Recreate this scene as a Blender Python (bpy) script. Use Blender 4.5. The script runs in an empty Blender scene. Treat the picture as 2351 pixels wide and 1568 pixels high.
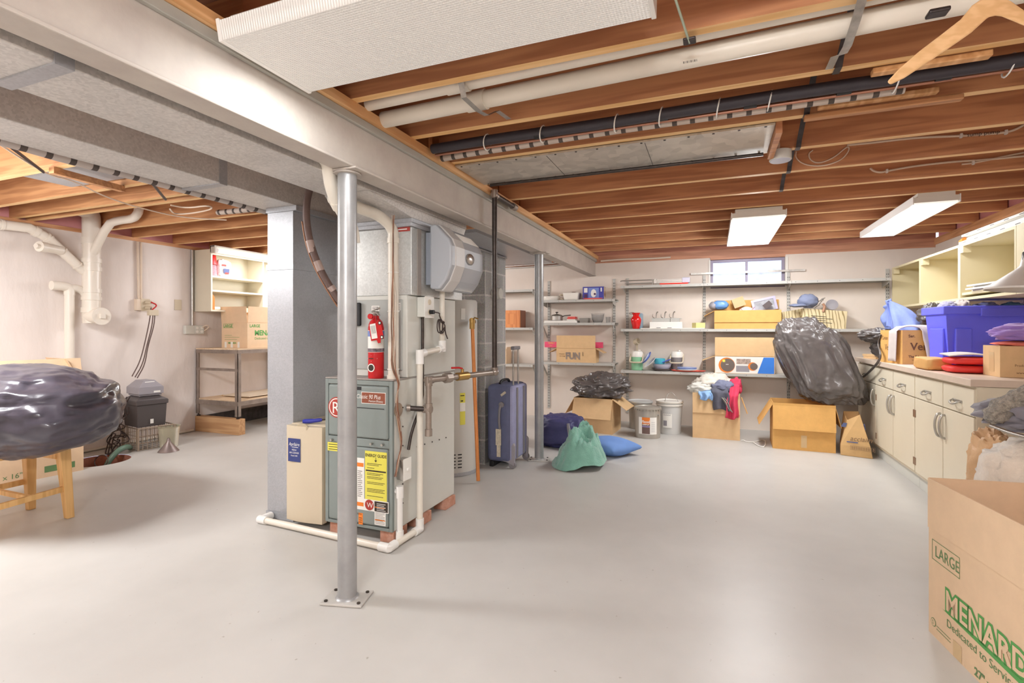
import bpy, bmesh, math, random
from mathutils import Vector as V, Matrix, noise
C = bpy.context.scene.collection
PI = math.pi
random.seed(7)
# ---------------------------------------------------------------- camera model (metres; X right, Y into the room, Z up)
F, CX, HY, H = 1171.0, 1175.5, 756.0, 1.2
YAW = math.atan(462.5 / F)
SA, CA = math.sin(YAW), math.cos(YAW)
def ray(px, py):
    u = (px - CX) / F
    return (-SA + u * CA, CA + u * SA, (HY - py) / F)
def oz(px, py, z=0.0):
    d = ray(px, py); t = (z - H) / d[2]
    return V((d[0] * t, d[1] * t, z))
def ox(px, py, X):
    d = ray(px, py); t = X / d[0]
    return V((X, d[1] * t, H + d[2] * t))
def oy(px, py, Y):
    d = ray(px, py); t = Y / d[1]
    return V((d[0] * t, Y, H + d[2] * t))
cam = bpy.data.cameras.new('camera'); co = bpy.data.objects.new('camera', cam); C.objects.link(co)
cam.sensor_width = 36; cam.lens = 36 * F / 2351; cam.shift_y = -(784 - HY) / 2351; cam.clip_start = .02
co.location = (0, 0, H); co.rotation_euler = (PI / 2, 0, YAW)
sc = bpy.context.scene; sc.camera = co
sc.view_settings.view_transform = 'Standard'; sc.view_settings.look = 'None'
sc.view_settings.gamma = 1; sc.view_settings.use_curve_mapping = False
sc.view_settings.exposure = 1.0
sc.cycles.use_denoising = True; sc.cycles.max_bounces = 8; sc.cycles.diffuse_bounces = 5
sc.cycles.caustics_reflective = False; sc.cycles.caustics_refractive = False
sc.cycles.sample_clamp_indirect = 6
# ---------------------------------------------------------------- mesh builder
class MB:
    def __init__(s): s.bm = bmesh.new(); s.mi = 0
    def face(s, vs):
        try: f = s.bm.faces.new(vs)
        except ValueError: return None
        f.material_index = s.mi; return f
    def poly(s, pts): return s.face([s.bm.verts.new(p) for p in pts])
    def box(s, x0, x1, y0, y1, z0, z1, M=None):
        p = [V((x, y, z)) for z in (z0, z1) for y in (y0, y1) for x in (x0, x1)]
        if M: p = [M @ q for q in p]
        v = [s.bm.verts.new(q) for q in p]
        for a in ((0, 2, 3, 1), (4, 5, 7, 6), (0, 1, 5, 4), (2, 6, 7, 3), (0, 4, 6, 2), (1, 3, 7, 5)): s.face([v[i] for i in a])
        return s
    def prism(s, poly, d, f):           # poly of 2-D points, extruded by d; f(a, b, c) gives the 3-D point
        A = [s.bm.verts.new(f(a, b, 0)) for a, b in poly]; B = [s.bm.verts.new(f(a, b, d)) for a, b in poly]
        n = len(poly); s.face(A[::-1]); s.face(B)
        for i in range(n): s.face([A[i], A[(i + 1) % n], B[(i + 1) % n], B[i]])
        return s
    def ring(s, c, ax, r, n, up=None):
        ax = ax.normalized(); u = (up or (V((0, 0, 1)) if abs(ax.z) < .9 else V((1, 0, 0)))).cross(ax).normalized(); w = ax.cross(u)
        return [s.bm.verts.new(c + r * (math.cos(2 * PI * i / n) * u + math.sin(2 * PI * i / n) * w)) for i in range(n)]
    def bridge(s, A, B):
        n = len(A)
        for i in range(n): s.face([A[i], A[(i + 1) % n], B[(i + 1) % n], B[i]])
    def cyl(s, p0, p1, r0, r1=None, n=18, cap=True):
        p0, p1 = V(p0), V(p1); r1 = r0 if r1 is None else r1
        A = s.ring(p0, p1 - p0, r0, n); B = s.ring(p1, p1 - p0, r1, n); s.bridge(A, B)
        if cap: s.face(A[::-1]); s.face(B)
        return s
    def tube(s, pts, r, n=10, sm=0, cap=True, closed=False):
        pts = [V(p) for p in pts]
        for _ in range(sm):
            q = [pts[0]]
            for a, b in zip(pts, pts[1:]): q += [a.lerp(b, .25), a.lerp(b, .75)]
            pts = q + [pts[-1]]
        rs = r if isinstance(r, (list, tuple)) else None
        rings = []; N = len(pts); up = None
        for i, p in enumerate(pts):
            t = (pts[min(i + 1, N - 1)] - pts[max(i - 1, 0)])
            if t.length < 1e-7: t = V((0, 0, 1))
            t.normalize()
            if up is None: up = V((0, 0, 1)) if abs(t.z) < .9 else V((1, 0, 0))
            up = (up - up.dot(t) * t)
            if up.length < 1e-5: up = t.orthogonal()
            up.normalize(); w = t.cross(up)
            rr = r if rs is None else rs[min(int(i / max(N - 1, 1) * (len(rs) - 1) + .5), len(rs) - 1)]
            rings.append([s.bm.verts.new(p + rr * (math.cos(2 * PI * k / n) * up + math.sin(2 * PI * k / n) * w)) for k in range(n)])
        for a, b in zip(rings, rings[1:]): s.bridge(a, b)
        if closed: s.bridge(rings[-1], rings[0])
        elif cap: s.face(rings[0][::-1]); s.face(rings[-1])
        return s
    def lathe(s, prof, c=(0, 0, 0), n=24, M=None, close=True):
        c = V(c); rings = []
        for r, z in prof:
            R = []
            for i in range(n):
                p = V((r * math.cos(2 * PI * i / n), r * math.sin(2 * PI * i / n), z))
                if M: p = M @ p
                R.append(s.bm.verts.new(c + p))
            rings.append(R)
        for a, b in zip(rings, rings[1:]): s.bridge(a, b)
        if close: s.face(rings[0][::-1]); s.face(rings[-1])
        return s
    def grid(s, fn, nu, nv, th=0):      # fn(u, v) in 0..1 -> point; th gives the sheet a thickness
        def side(o):
            return [[s.bm.verts.new(V(fn(i / nu, j / nv)) + o) for j in range(nv + 1)] for i in range(nu + 1)]
        if th:
            e = 1e-3
            def nrm(u, v):
                a = V(fn(min(u + e, 1), v)) - V(fn(max(u - e, 0), v)); b = V(fn(u, min(v + e, 1))) - V(fn(u, max(v - e, 0)))
                n = a.cross(b); return n.normalized() if n.length > 1e-12 else V((0, 0, 1))
        G = side(V())
        for i in range(nu):
            for j in range(nv): s.face([G[i][j], G[i + 1][j], G[i + 1][j + 1], G[i][j + 1]])
        if th:
            K = [[s.bm.verts.new(G[i][j].co - th * nrm(i / nu, j / nv)) for j in range(nv + 1)] for i in range(nu + 1)]
            for i in range(nu):
                for j in range(nv): s.face([K[i][j], K[i][j + 1], K[i + 1][j + 1], K[i + 1][j]])
            for i in range(nu):
                s.face([G[i][0], K[i][0], K[i + 1][0], G[i + 1][0]]); s.face([G[i][nv], G[i + 1][nv], K[i + 1][nv], K[i][nv]])
            for j in range(nv):
                s.face([G[0][j], G[0][j + 1], K[0][j + 1], K[0][j]]); s.face([G[nu][j], K[nu][j], K[nu][j + 1], G[nu][j + 1]])
        return s
    def blob(s, c, r, seed=0, amp=.15, fr=2.0, nu=48, nv=32, fold=.0, e=1.0, M=None, zmin=None, shape=None, crush=0.0, cs=(3, 3, 3)):
        c = V(c); r = V(r); o = V((seed * 7.3, seed * 3.1, seed * 1.7)); rows = []
        def sg(x): return math.copysign(abs(x) ** e, x)
        for j in range(nv + 1):
            ph = -PI / 2 + PI * j / nv; row = []
            for i in range(nu):
                th = 2 * PI * i / nu
                d = V((sg(math.cos(ph)) * sg(math.cos(th)), sg(math.cos(ph)) * sg(math.sin(th)), sg(math.sin(ph))))
                q = V((math.cos(ph) * math.cos(th), math.cos(ph) * math.sin(th), math.sin(ph)))
                k = 1 + amp * noise.noise(q * fr + o) + amp * .5 * noise.noise(q * fr * 2.3 + o)
                if fold:
                    k += fold * (1 - abs(noise.noise(q * fr * 2.2 + o * 2)) * 2.2) * .5 + fold * .5 * (1 - abs(noise.noise(q * fr * 4.7 - o)) * 2.4)
                if crush:
                    qq = V((q.x * cs[0], q.y * cs[1], q.z * cs[2])) + o + .25 * noise.noise_vector(q * 2 + o)
                    k += crush * (noise.voronoi(qq)[0][0] - .45) + crush * .4 * (noise.voronoi(qq * 2.1)[0][0] - .45)
                p = V((d.x * r.x * k, d.y * r.y * k, d.z * r.z * k))
                if shape: p = shape(p)
                if M: p = M @ p
                p = p + c
                if zmin is not None and p.z < zmin: p.z = zmin + (zmin - p.z) * .02
                row.append(s.bm.verts.new(p))
            rows.append(row)
        for a, b in zip(rows, rows[1:]): s.bridge(a, b)
        bmesh.ops.remove_doubles(s.bm, verts=rows[0] + rows[-1], dist=1e-5)
        return s
    def text(s, body, size, o, xd, yd, lift=.0008, align='LEFT', sx=1.0, shear=0.0, off=0.0):
        cu = bpy.data.curves.new('t', 'FONT'); cu.body = body; cu.size = size; cu.align_x = align; cu.shear = shear; cu.offset = off
        cu.resolution_u = 3; cu.fill_mode = 'FRONT'
        ob = bpy.data.objects.new('t', cu); me = ob.to_mesh()
        o, xd, yd = V(o), V(xd).normalized(), V(yd).normalized(); nd = xd.cross(yd)
        vs = [s.bm.verts.new(o + xd * v.co.x * sx + yd * v.co.y + nd * lift) for v in me.vertices]
        for p in me.polygons: s.face([vs[i] for i in p.vertices])
        ob.to_mesh_clear(); bpy.data.objects.remove(ob); bpy.data.curves.remove(cu)
        return s
    def rect(s, o, xd, yd, w, h, lift=.0006):   # flat patch with its lower left corner at o
        o, xd, yd = V(o), V(xd).normalized(), V(yd).normalized(); nd = xd.cross(yd) * lift
        s.poly([o + nd, o + xd * w + nd, o + xd * w + yd * h + nd, o + yd * h + nd]); return s
    def split(s, name, mats, parent, **k):      # every loose piece becomes a part of its own
        s.bm.verts.index_update(); seen = set(); out = []
        for v in s.bm.verts:
            if v in seen: continue
            st, isl = [v], []; seen.add(v)
            while st:
                q = st.pop(); isl.append(q)
                for e in q.link_edges:
                    w = e.other_vert(q)
                    if w not in seen: seen.add(w); st.append(w)
            m = MB(); mp = {q: m.bm.verts.new(q.co) for q in isl}; fs = {f for q in isl for f in q.link_faces}
            for f in fs:
                g = m.face([mp[q] for q in f.verts])
                if g: g.material_index = f.material_index
            out.append(m.build(name, mats, parent, **k))
        s.bm.free(); return out
    def build(s, name, mats, parent=None, smooth=None, bevel=0, seg=2, local=False, recalc=True, origin=None):
        bm = s.bm
        if recalc: bmesh.ops.recalc_face_normals(bm, faces=bm.faces[:])
        if not isinstance(mats, (list, tuple)): mats = [mats]
        off = V()
        if parent is None:
            if origin is not None: off = V(origin)
            elif len(bm.verts):
                xs = [v.co for v in bm.verts]
                off = V(((min(p.x for p in xs) + max(p.x for p in xs)) / 2, (min(p.y for p in xs) + max(p.y for p in xs)) / 2, min(p.z for p in xs)))
        elif not local:
            r = parent
            while r.parent: r = r.parent
            off = r.location.copy()
        for v in bm.verts: v.co -= off
        me = bpy.data.meshes.new(name); bm.to_mesh(me); bm.free()
        for m in mats: me.materials.append(m)
        if smooth is not None:
            for p in me.polygons: p.use_smooth = True
            if smooth < 179: me.set_sharp_from_angle(angle=math.radians(smooth))
        ob = bpy.data.objects.new(name, me); C.objects.link(ob)
        if parent is None: ob.location = off
        else: ob.parent = parent
        if bevel:
            b = ob.modifiers.new('b', 'BEVEL'); b.width = bevel; b.segments = seg; b.limit_method = 'ANGLE'; b.angle_limit = math.radians(35)
        return ob
def tag(o, label, cat, group=None, kind=None):
    o['label'] = label; o['category'] = cat
    if group: o['group'] = group
    if kind: o['kind'] = kind
    return o
def thing(name, label, cat, loc=(0, 0, 0), rz=0, group=None, kind=None):
    o = bpy.data.objects.new(name, None); o.empty_display_size = .05; C.objects.link(o)
    o.location = loc; o.rotation_euler = (0, 0, rz)
    return tag(o, label, cat, group, kind)
def struct(o): o['kind'] = 'structure'; return o
def box(*a, **k): return MB().box(*a, **k)
# ---------------------------------------------------------------- materials
def S(r, g, b, a=1):
    f = lambda c: (c / 255 / 12.92) if c <= 10 else ((c / 255 + .055) / 1.055) ** 2.4
    return (f(r), f(g), f(b), a)
def mat(name, col, rough=.5, metal=0.0, var=0.0, vs=8.0, bump=0.0, bs=40.0, st=(1, 1, 1), coat=0, sheen=0, trans=0, emit=0, ecol=None, col2=None, det=4.0, ior=1.45, alpha=1, sub=0):
    m = bpy.data.materials.new(name); m.use_nodes = True; nt = m.node_tree; N = nt.nodes; L = nt.links
    b = N['Principled BSDF']; b.inputs['Base Color'].default_value = col; b.inputs['Roughness'].default_value = rough
    b.inputs['Metallic'].default_value = metal; b.inputs['Coat Weight'].default_value = coat; b.inputs['Sheen Weight'].default_value = sheen
    b.inputs['Transmission Weight'].default_value = trans; b.inputs['IOR'].default_value = ior; b.inputs['Alpha'].default_value = alpha
    if emit: b.inputs['Emission Color'].default_value = ecol or col; b.inputs['Emission Strength'].default_value = emit
    if var or bump:
        tc = N.new('ShaderNodeTexCoord'); mp = N.new('ShaderNodeMapping'); mp.inputs['Scale'].default_value = st; L.new(tc.outputs['Object'], mp.inputs['Vector'])
    if var:
        n = N.new('ShaderNodeTexNoise'); n.inputs['Scale'].default_value = vs; n.inputs['Detail'].default_value = det; n.inputs['Roughness'].default_value = .62
        L.new(mp.outputs[0], n.inputs['Vector']); r = N.new('ShaderNodeValToRGB'); r.color_ramp.elements[0].position = .3; r.color_ramp.elements[1].position = .7
        lo = [max(c * (1 - var), 0) for c in col[:3]] + [1]; hi = col2 or ([min(c * (1 + var), 1) for c in col[:3]] + [1])
        r.color_ramp.elements[0].color = lo; r.color_ramp.elements[1].color = hi
        L.new(n.outputs['Fac'], r.inputs['Fac']); L.new(r.outputs['Color'], b.inputs['Base Color'])
    if bump:
        n2 = N.new('ShaderNodeTexNoise'); n2.inputs['Scale'].default_value = bs; n2.inputs['Detail'].default_value = 5
        L.new(mp.outputs[0], n2.inputs['Vector']); bp = N.new('ShaderNodeBump'); bp.inputs['Strength'].default_value = bump; bp.inputs['Distance'].default_value = .02
        L.new(n2.outputs['Fac'], bp.inputs['Height']); L.new(bp.outputs[0], b.inputs['Normal'])
    return m
def wood(name, c1, c2, ax=0, rough=.6, sc=1.0, bump=.05):
    """wood grain running along object axis ax"""
    m = bpy.data.materials.new(name); m.use_nodes = True; nt = m.node_tree; N = nt.nodes; L = nt.links; b = N['Principled BSDF']
    tc = N.new('ShaderNodeTexCoord'); mp = N.new('ShaderNodeMapping'); s = [14 * sc] * 3; s[ax] = .9 * sc; mp.inputs['Scale'].default_value = s
    oi = N.new('ShaderNodeObjectInfo'); va = N.new('ShaderNodeVectorMath'); va.operation = 'ADD'
    mu = N.new('ShaderNodeMath'); mu.operation = 'MULTIPLY'; mu.inputs[1].default_value = 37.0
    L.new(oi.outputs['Random'], mu.inputs[0]); L.new(tc.outputs['Object'], va.inputs[0]); L.new(mu.outputs[0], va.inputs[1]); L.new(va.outputs[0], mp.inputs['Vector'])
    n = N.new('ShaderNodeTexNoise'); n.inputs['Scale'].default_value = 1.0; n.inputs['Detail'].default_value = 3; L.new(mp.outputs[0], n.inputs['Vector'])
    w = N.new('ShaderNodeMath'); w.operation = 'MULTIPLY'; w.inputs[1].default_value = 26.0; L.new(n.outputs['Fac'], w.inputs[0])
    si = N.new('ShaderNodeMath'); si.operation = 'SINE'; L.new(w.outputs[0], si.inputs[0])
    ma = N.new('ShaderNodeMapRange'); ma.inputs['From Min'].default_value = -1; ma.inputs['From Max'].default_value = 1; L.new(si.outputs[0], ma.inputs['Value'])
    n3 = N.new('ShaderNodeTexNoise'); n3.inputs['Scale'].default_value = 2.2; n3.inputs['Detail'].default_value = 2; L.new(tc.outputs['Object'], n3.inputs['Vector'])
    mx0 = N.new('ShaderNodeMath'); mx0.operation = 'ADD'; L.new(ma.outputs[0], mx0.inputs[0]); L.new(n3.outputs['Fac'], mx0.inputs[1])
    hf = N.new('ShaderNodeMath'); hf.operation = 'MULTIPLY'; hf.inputs[1].default_value = .55; L.new(mx0.outputs[0], hf.inputs[0])
    r = N.new('ShaderNodeValToRGB'); r.color_ramp.elements[0].position = .12; r.color_ramp.elements[1].position = .9
    r.color_ramp.elements[0].color = c1; r.color_ramp.elements[1].color = c2; L.new(hf.outputs[0], r.inputs['Fac']); L.new(r.outputs['Color'], b.inputs['Base Color'])
    b.inputs['Roughness'].default_value = rough
    if bump:
        bp = N.new('ShaderNodeBump'); bp.inputs['Strength'].default_value = bump; bp.inputs['Distance'].default_value = .01; L.new(ma.outputs[0], bp.inputs['Height']); L.new(bp.outputs[0], b.inputs['Normal'])
    return m
def plastic(name, col, rough=.25, sc=5.0, st=(1, 1, 1), strength=.5, coat=.3, dist=.03):
    m = mat(name, col, rough, var=.25, vs=5, coat=coat); nt = m.node_tree; N = nt.nodes; L = nt.links; b = N['Principled BSDF']
    tc = N.new('ShaderNodeTexCoord'); mp = N.new('ShaderNodeMapping'); mp.inputs['Scale'].default_value = st; L.new(tc.outputs['Object'], mp.inputs['Vector'])
    n = N.new('ShaderNodeTexNoise'); n.noise_type = 'RIDGED_MULTIFRACTAL'; n.inputs['Scale'].default_value = sc; n.inputs['Detail'].default_value = 4; n.inputs['Distortion'].default_value = .6; L.new(mp.outputs[0], n.inputs['Vector'])
    bp = N.new('ShaderNodeBump'); bp.inputs['Strength'].default_value = strength; bp.inputs['Distance'].default_value = dist; L.new(n.outputs['Fac'], bp.inputs['Height']); L.new(bp.outputs[0], b.inputs['Normal'])
    return m
def galv(name, col, rough=.42, metal=.75, var=.28, sc=60, st=(1, 1, 1)):
    m = bpy.data.materials.new(name); m.use_nodes = True; nt = m.node_tree; N = nt.nodes; L = nt.links; b = N['Principled BSDF']
    tc = N.new('ShaderNodeTexCoord'); mp = N.new('ShaderNodeMapping'); mp.inputs['Scale'].default_value = st; L.new(tc.outputs['Object'], mp.inputs['Vector'])
    v = N.new('ShaderNodeTexVoronoi'); v.inputs['Scale'].default_value = sc; L.new(mp.outputs[0], v.inputs['Vector'])
    n = N.new('ShaderNodeTexNoise'); n.inputs['Scale'].default_value = 3.5; n.inputs['Detail'].default_value = 6; L.new(mp.outputs[0], n.inputs['Vector'])
    sep = N.new('ShaderNodeSeparateColor'); L.new(v.outputs['Color'], sep.inputs[0])
    ad = N.new('ShaderNodeMath'); ad.operation = 'MULTIPLY_ADD'; ad.inputs[1].default_value = .45; L.new(sep.outputs[0], ad.inputs[0]); L.new(n.outputs['Fac'], ad.inputs[2])
    r = N.new('ShaderNodeValToRGB'); r.color_ramp.elements[0].position = .35; r.color_ramp.elements[1].position = 1.0
    r.color_ramp.elements[0].color = [c * (1 - var) for c in col[:3]] + [1]; r.color_ramp.elements[1].color = [min(1, c * (1 + var)) for c in col[:3]] + [1]
    L.new(ad.outputs[0], r.inputs['Fac']); L.new(r.outputs['Color'], b.inputs['Base Color'])
    b.inputs['Metallic'].default_value = metal; b.inputs['Roughness'].default_value = rough
    return m
m_pvc = mat('pvc', S(226, 219, 206), .35, var=.04, vs=3)
m_white = mat('white_paint', S(228, 224, 216), .45)
m_white_plastic = mat('white_plastic', S(236, 234, 230), .35)
m_galv = galv('galvanized', S(172, 173, 177), .38, .25, .10, 130); m_galv_d = galv('galvanized_dull', S(204, 200, 196), .5, .2, .16, 110)
m_joist_r = wood('joist_wood_dark', S(170, 112, 78), S(208, 150, 106), 0)
m_joist_l = wood('joist_wood_pale', S(170, 116, 76), S(208, 154, 106), 0)
m_joist_lit_edge = wood('joist_lit_edge', S(226, 176, 112), S(246, 206, 150), 0, bump=0)
m_plate = wood('plate_wood', S(206, 150, 96), S(236, 190, 138), 1)
m_beam = mat('beam_paint', S(190, 180, 172), .62, var=.06, vs=6, col2=S(200, 192, 182), bump=.05, bs=60)
m_post = mat('post_paint', S(160, 160, 160), .32, metal=.25, var=.12, vs=9)
m_black = mat('black_plastic', S(30, 30, 32), .4); m_iron = mat('black_iron', S(70, 62, 58), .4, metal=.6, var=.3, vs=30)
m_brown = mat('brown_rubber', S(100, 80, 74), .55, var=.15); m_cord = mat('dark_cord', S(70, 58, 54), .5); m_cable = mat('pale_cable', S(226, 208, 188), .5)
m_steel = mat('steel', S(190, 186, 180), .3, metal=.9); m_brass = mat('brass', S(176, 142, 84), .35, metal=.8); m_red = mat('red_paint', S(196, 30, 34), .35)
m_card = mat('cardboard', S(220, 184, 138), .8, var=.05, vs=14, bump=.03, bs=90); m_card_o = mat('cardboard_orange', S(218, 168, 98), .8, var=.06, vs=14, bump=.03, bs=90)
m_card_in = mat('cardboard_inside', S(178, 134, 98), .85, var=.05, vs=14); m_card_edge = mat('cardboard_edge', S(190, 140, 90), .9)
m_card_p = mat('moving_cardboard', S(226, 196, 162), .8, var=.04, vs=12, bump=.03, bs=80); m_tape = mat('packing_tape', S(214, 184, 140), .25)
m_ink = mat('ink', S(62, 52, 44), .8); m_ink_b = mat('ink_brown', S(120, 84, 56), .8); m_green_ink = mat('green_ink', S(92, 160, 86), .8); m_green_dk = mat('dark_green_ink', S(104, 138, 92), .8); m_blue_ink = mat('blue_ink', S(84, 92, 128), .8)
# ================================================================ the setting
LW, RW, FW, NW = -5.70, 2.20, 6.72, -2.6
JZ = 2.17
def floor_mat():
    m = mat('painted_concrete_floor', S(192, 189, 184), .38, var=.05, vs=1.6, col2=S(198, 195, 190), bump=.012, bs=9)
    nt = m.node_tree; N = nt.nodes; L = nt.links; b = N['Principled BSDF']; b.inputs['Specular IOR Level'].default_value = .4
    tc = N.new('ShaderNodeTexCoord'); src = b.inputs['Base Color'].links[0].from_socket
    n = N.new('ShaderNodeTexNoise'); n.inputs['Scale'].default_value = 38; n.inputs['Detail'].default_value = 8; L.new(tc.outputs['Object'], n.inputs['Vector'])
    r = N.new('ShaderNodeValToRGB'); r.color_ramp.elements[0].position = .70; r.color_ramp.elements[1].position = .78; L.new(n.outputs['Fac'], r.inputs['Fac'])
    mx = N.new('ShaderNodeMix'); mx.data_type = 'RGBA'; mx.inputs['B'].default_value = S(150, 142, 132); L.new(r.outputs['Color'], mx.inputs['Factor']); L.new(src, mx.inputs['A']); L.new(mx.outputs['Result'], b.inputs['Base Color'])
    return m
m_floor = floor_mat()
SP, SR = V((-5.22, 2.95, 0)), .235
b = MB(); X0, X1, Y0, Y1 = SP.x - .3, SP.x + .3, SP.y - .3, SP.y + .3
for a in ((LW - .2, X0, NW - .2, FW + .2), (X1, RW + .2, NW - .2, FW + .2), (X0, X1, NW - .2, Y0), (X0, X1, Y1, FW + .2)):
    b.poly([(a[0], a[2], 0), (a[1], a[2], 0), (a[1], a[3], 0), (a[0], a[3], 0)])
n = 48; ri = []; ro = []
for i in range(n):
    t = 2 * PI * i / n; c_, s_ = math.cos(t), math.sin(t); k = .3 / max(abs(c_), abs(s_))
    ri.append(b.bm.verts.new((SP.x + SR * c_, SP.y + SR * s_, 0))); ro.append(b.bm.verts.new((SP.x + k * c_, SP.y + k * s_, 0)))
b.bridge(ri, ro)
fl = struct(b.build('floor', m_floor, recalc=False, origin=(0, 0, 0)))
for p in fl.data.polygons:
    if p.normal.z < 0: p.flip()
m_wall = mat('painted_concrete_wall', S(226, 214, 204), .75, var=.07, vs=1.3, col2=S(230, 218, 206), bump=.25, bs=7, st=(1, 1, .55))
m_wall_l = mat('painted_concrete_wall_warm', S(232, 221, 214), .75, var=.08, vs=1.6, col2=S(240, 231, 226), bump=.3, bs=14, st=(1, 1, .4))
struct(box(LW - .15, LW, NW, FW + .15, 0, 2.135).build('wall_left', m_wall_l))
struct(box(RW, RW + .15, NW, FW + .15, 0, 2.10).build('wall_right', m_wall))
struct(box(LW - .15, RW + .15, NW - .15, NW, 0, 2.42).build('wall_front', m_wall))
wx0, wx1, wz0, wz1 = -.035, .78, 1.70, 2.05
b = MB()
for a in ((LW, wx0, 0, 2.075), (wx1, RW, 0, 2.075), (wx0, wx1, 0, wz0)): b.box(a[0], a[1], FW, FW + .2, a[2], a[3])
struct(b.build('wall_back', m_wall))
# timber on top of the walls, and the pink rim insulation behind the joist ends
m_rim = mat('pink_insulation', S(226, 160, 160), .9, var=.1, vs=3); m_sill = wood('sill_wood', S(170, 118, 92), S(206, 150, 120), 0)
m_sill_y = wood('sill_wood_long', S(190, 134, 92), S(222, 168, 124), 1)
struct(box(LW - .1, LW + .012, NW, FW, 2.135, JZ).build('trim_1', m_sill_y))
struct(box(RW - .012, RW + .1, NW, FW, 2.10, JZ).build('trim_2', m_sill_y))
b = MB(); b.box(LW, wx0, FW - .012, FW + .1, 2.075, JZ + .002); b.box(wx1, RW, FW - .012, FW + .1, 2.075, JZ + .002); b.box(wx0, wx1, FW - .012, FW + .1, 2.05, JZ + .002)
struct(b.build('trim_3', m_sill))
struct(box(LW - .1, LW - .03, NW, FW, JZ, 2.42).build('trim_4', m_rim)); struct(box(RW + .03, RW + .1, NW, FW, JZ, 2.42).build('trim_5', m_rim))
struct(box(LW, RW, FW - .02, FW + .1, JZ + .002, 2.42).build('trim_6', wood('rim_joist', S(150, 96, 76), S(190, 128, 104), 0)))
struct(box(LW - .15, RW + .15, NW - .15, FW + .2, 2.42, 2.46).build('ceiling', wood('subfloor', S(150, 98, 68), S(186, 128, 92), 0)))
# window in the back wall: frame, mullion and frosted panes, daylight outside
bb = MB(); bb.cyl((LW + .012, NW, .016), (LW + .012, 4.2, .016), .014, n=10); struct(bb.build('baseboard_left', m_pvc, smooth=40))
w = struct(thing('window_1', 'x', 'x', (.37, FW, wz0))); del w['label']; del w['category']
m_wfr = mat('window_frame', S(150, 142, 160), .5, metal=.2)
b = MB(); T = .03; y0, y1 = FW + .05, FW + .09
for a in ((wx0, wx0 + T, wz0, wz1), (wx1 - T, wx1, wz0, wz1), (wx0 + T, wx1 - T, wz1 - T, wz1), (wx0 + T, wx1 - T, wz0, wz0 + T), (.36, .385, wz0 + T, wz1 - T)): b.box(a[0], a[1], y0, y1, a[2], a[3])
b.build('window_frame', m_wfr, w)
m_pane = mat('frosted_pane', S(226, 230, 255), .35, trans=.9, var=.25, vs=9, bump=.3, bs=20, emit=.0)
b = MB(); b.box(wx0 + T, .36, FW + .066, FW + .072, wz0 + T, wz1 - T); b.box(.385, wx1 - T, FW + .066, FW + .072, wz0 + T, wz1 - T); b.build('pane', m_pane, w)
b = MB(); b.box(wx0 - .02, wx0, FW - .01, FW + .05, wz0, wz1); b.box(wx1, wx1 + .03, FW - .012, FW + .05, wz0, wz1); b.build('window_jamb', m_white, w)
wd = bpy.data.worlds.new('w'); sc.world = wd; wd.use_nodes = True
wd.node_tree.nodes['Background'].inputs[0].default_value = (.72, .76, 1, 1); wd.node_tree.nodes['Background'].inputs[1].default_value = 1.1
# ---------------------------------------------------------------- joists
def joist(x0, x1, yf, label, mm, th=.042, grp='right'):
    b = MB().box(x0, x1, yf - th, yf, JZ, 2.419)
    b.bm.faces.ensure_lookup_table(); b.bm.faces[0].material_index = 1  # paler underside: light on the joist bottoms painted into the colour
    o = b.build('ceiling_joist', [mm, m_joist_lit_edge]); return tag(o, label, 'joist', 'bare ceiling joists ' + grp + ' of the steel beam', 'thing')
RJ = [(-.93, 'behind the camera'), (-.48, 'x'), (-.03, 'x'), (.42, 'x'), (.89, 'x'),
      (1.33, 'dark ceiling joist above the big ribbed light'), (1.79, 'dark ceiling joist between the big ribbed light and the white pipes'), (2.243, 'dark ceiling joist between the white pipes and the black insulated line'),
      (2.67, 'dark ceiling joist between the black insulated line and the metal panned joist bay'), (3.13, 'dark ceiling joist on the far side of the metal panned joist bay'), (3.575, 'dark ceiling joist carrying the round junction box'),
      (4.03, 'second dark ceiling joist beyond the round junction box'), (4.48, 'ceiling joist at the near ends of both far lights'), (4.92, 'orange lit ceiling joist just above the far lights near ends'),
      (5.37, 'orange lit ceiling joist across the middle of both far lights'), (5.85, 'ceiling joist just beyond the middle of both far lights'), (6.32, 'last full ceiling joist before the window wall')]
for i, (y, l) in enumerate(RJ):
    if i < 5: l = 'dark ceiling joist near the camera before the big ribbed light'
    joist(-1.50, RW + .02, y, l, m_joist_r, grp='right')
LJ = [(-.4, ''), (.05, ''), (.5, ''), (.95, ''), (1.4, ''), (1.87, 'pale ceiling joist nearest the camera on the left side'), (2.28, 'pale ceiling joist just beyond the loose wooden cleat'), (2.57, 'stained ceiling joist above the left wall drain pipes'), (2.685, 'pale ceiling joist doubled beside the stained one'),
      (3.215, 'pale ceiling joist just beyond the white drain stack'), (3.58, 'pale ceiling joist above the wall outlet conduit'), (4.02, 'pale ceiling joist in front of the left wall cabinet'), (4.47, 'pale ceiling joist above the near end of the left strip light'), (4.92, 'pale ceiling joist above the left wall cabinet'), (5.36, 'x'), (5.8, 'x'), (6.25, 'x')]
for i, (y, l) in enumerate(LJ):
    if i < 5: l = 'pale ceiling joist on the left before the frame'
    if l == 'x': l = 'pale ceiling joist in the far left corner behind the ducts'
    joist(LW - .02, -1.51, y, l, m_joist_l, grp='left')
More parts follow.
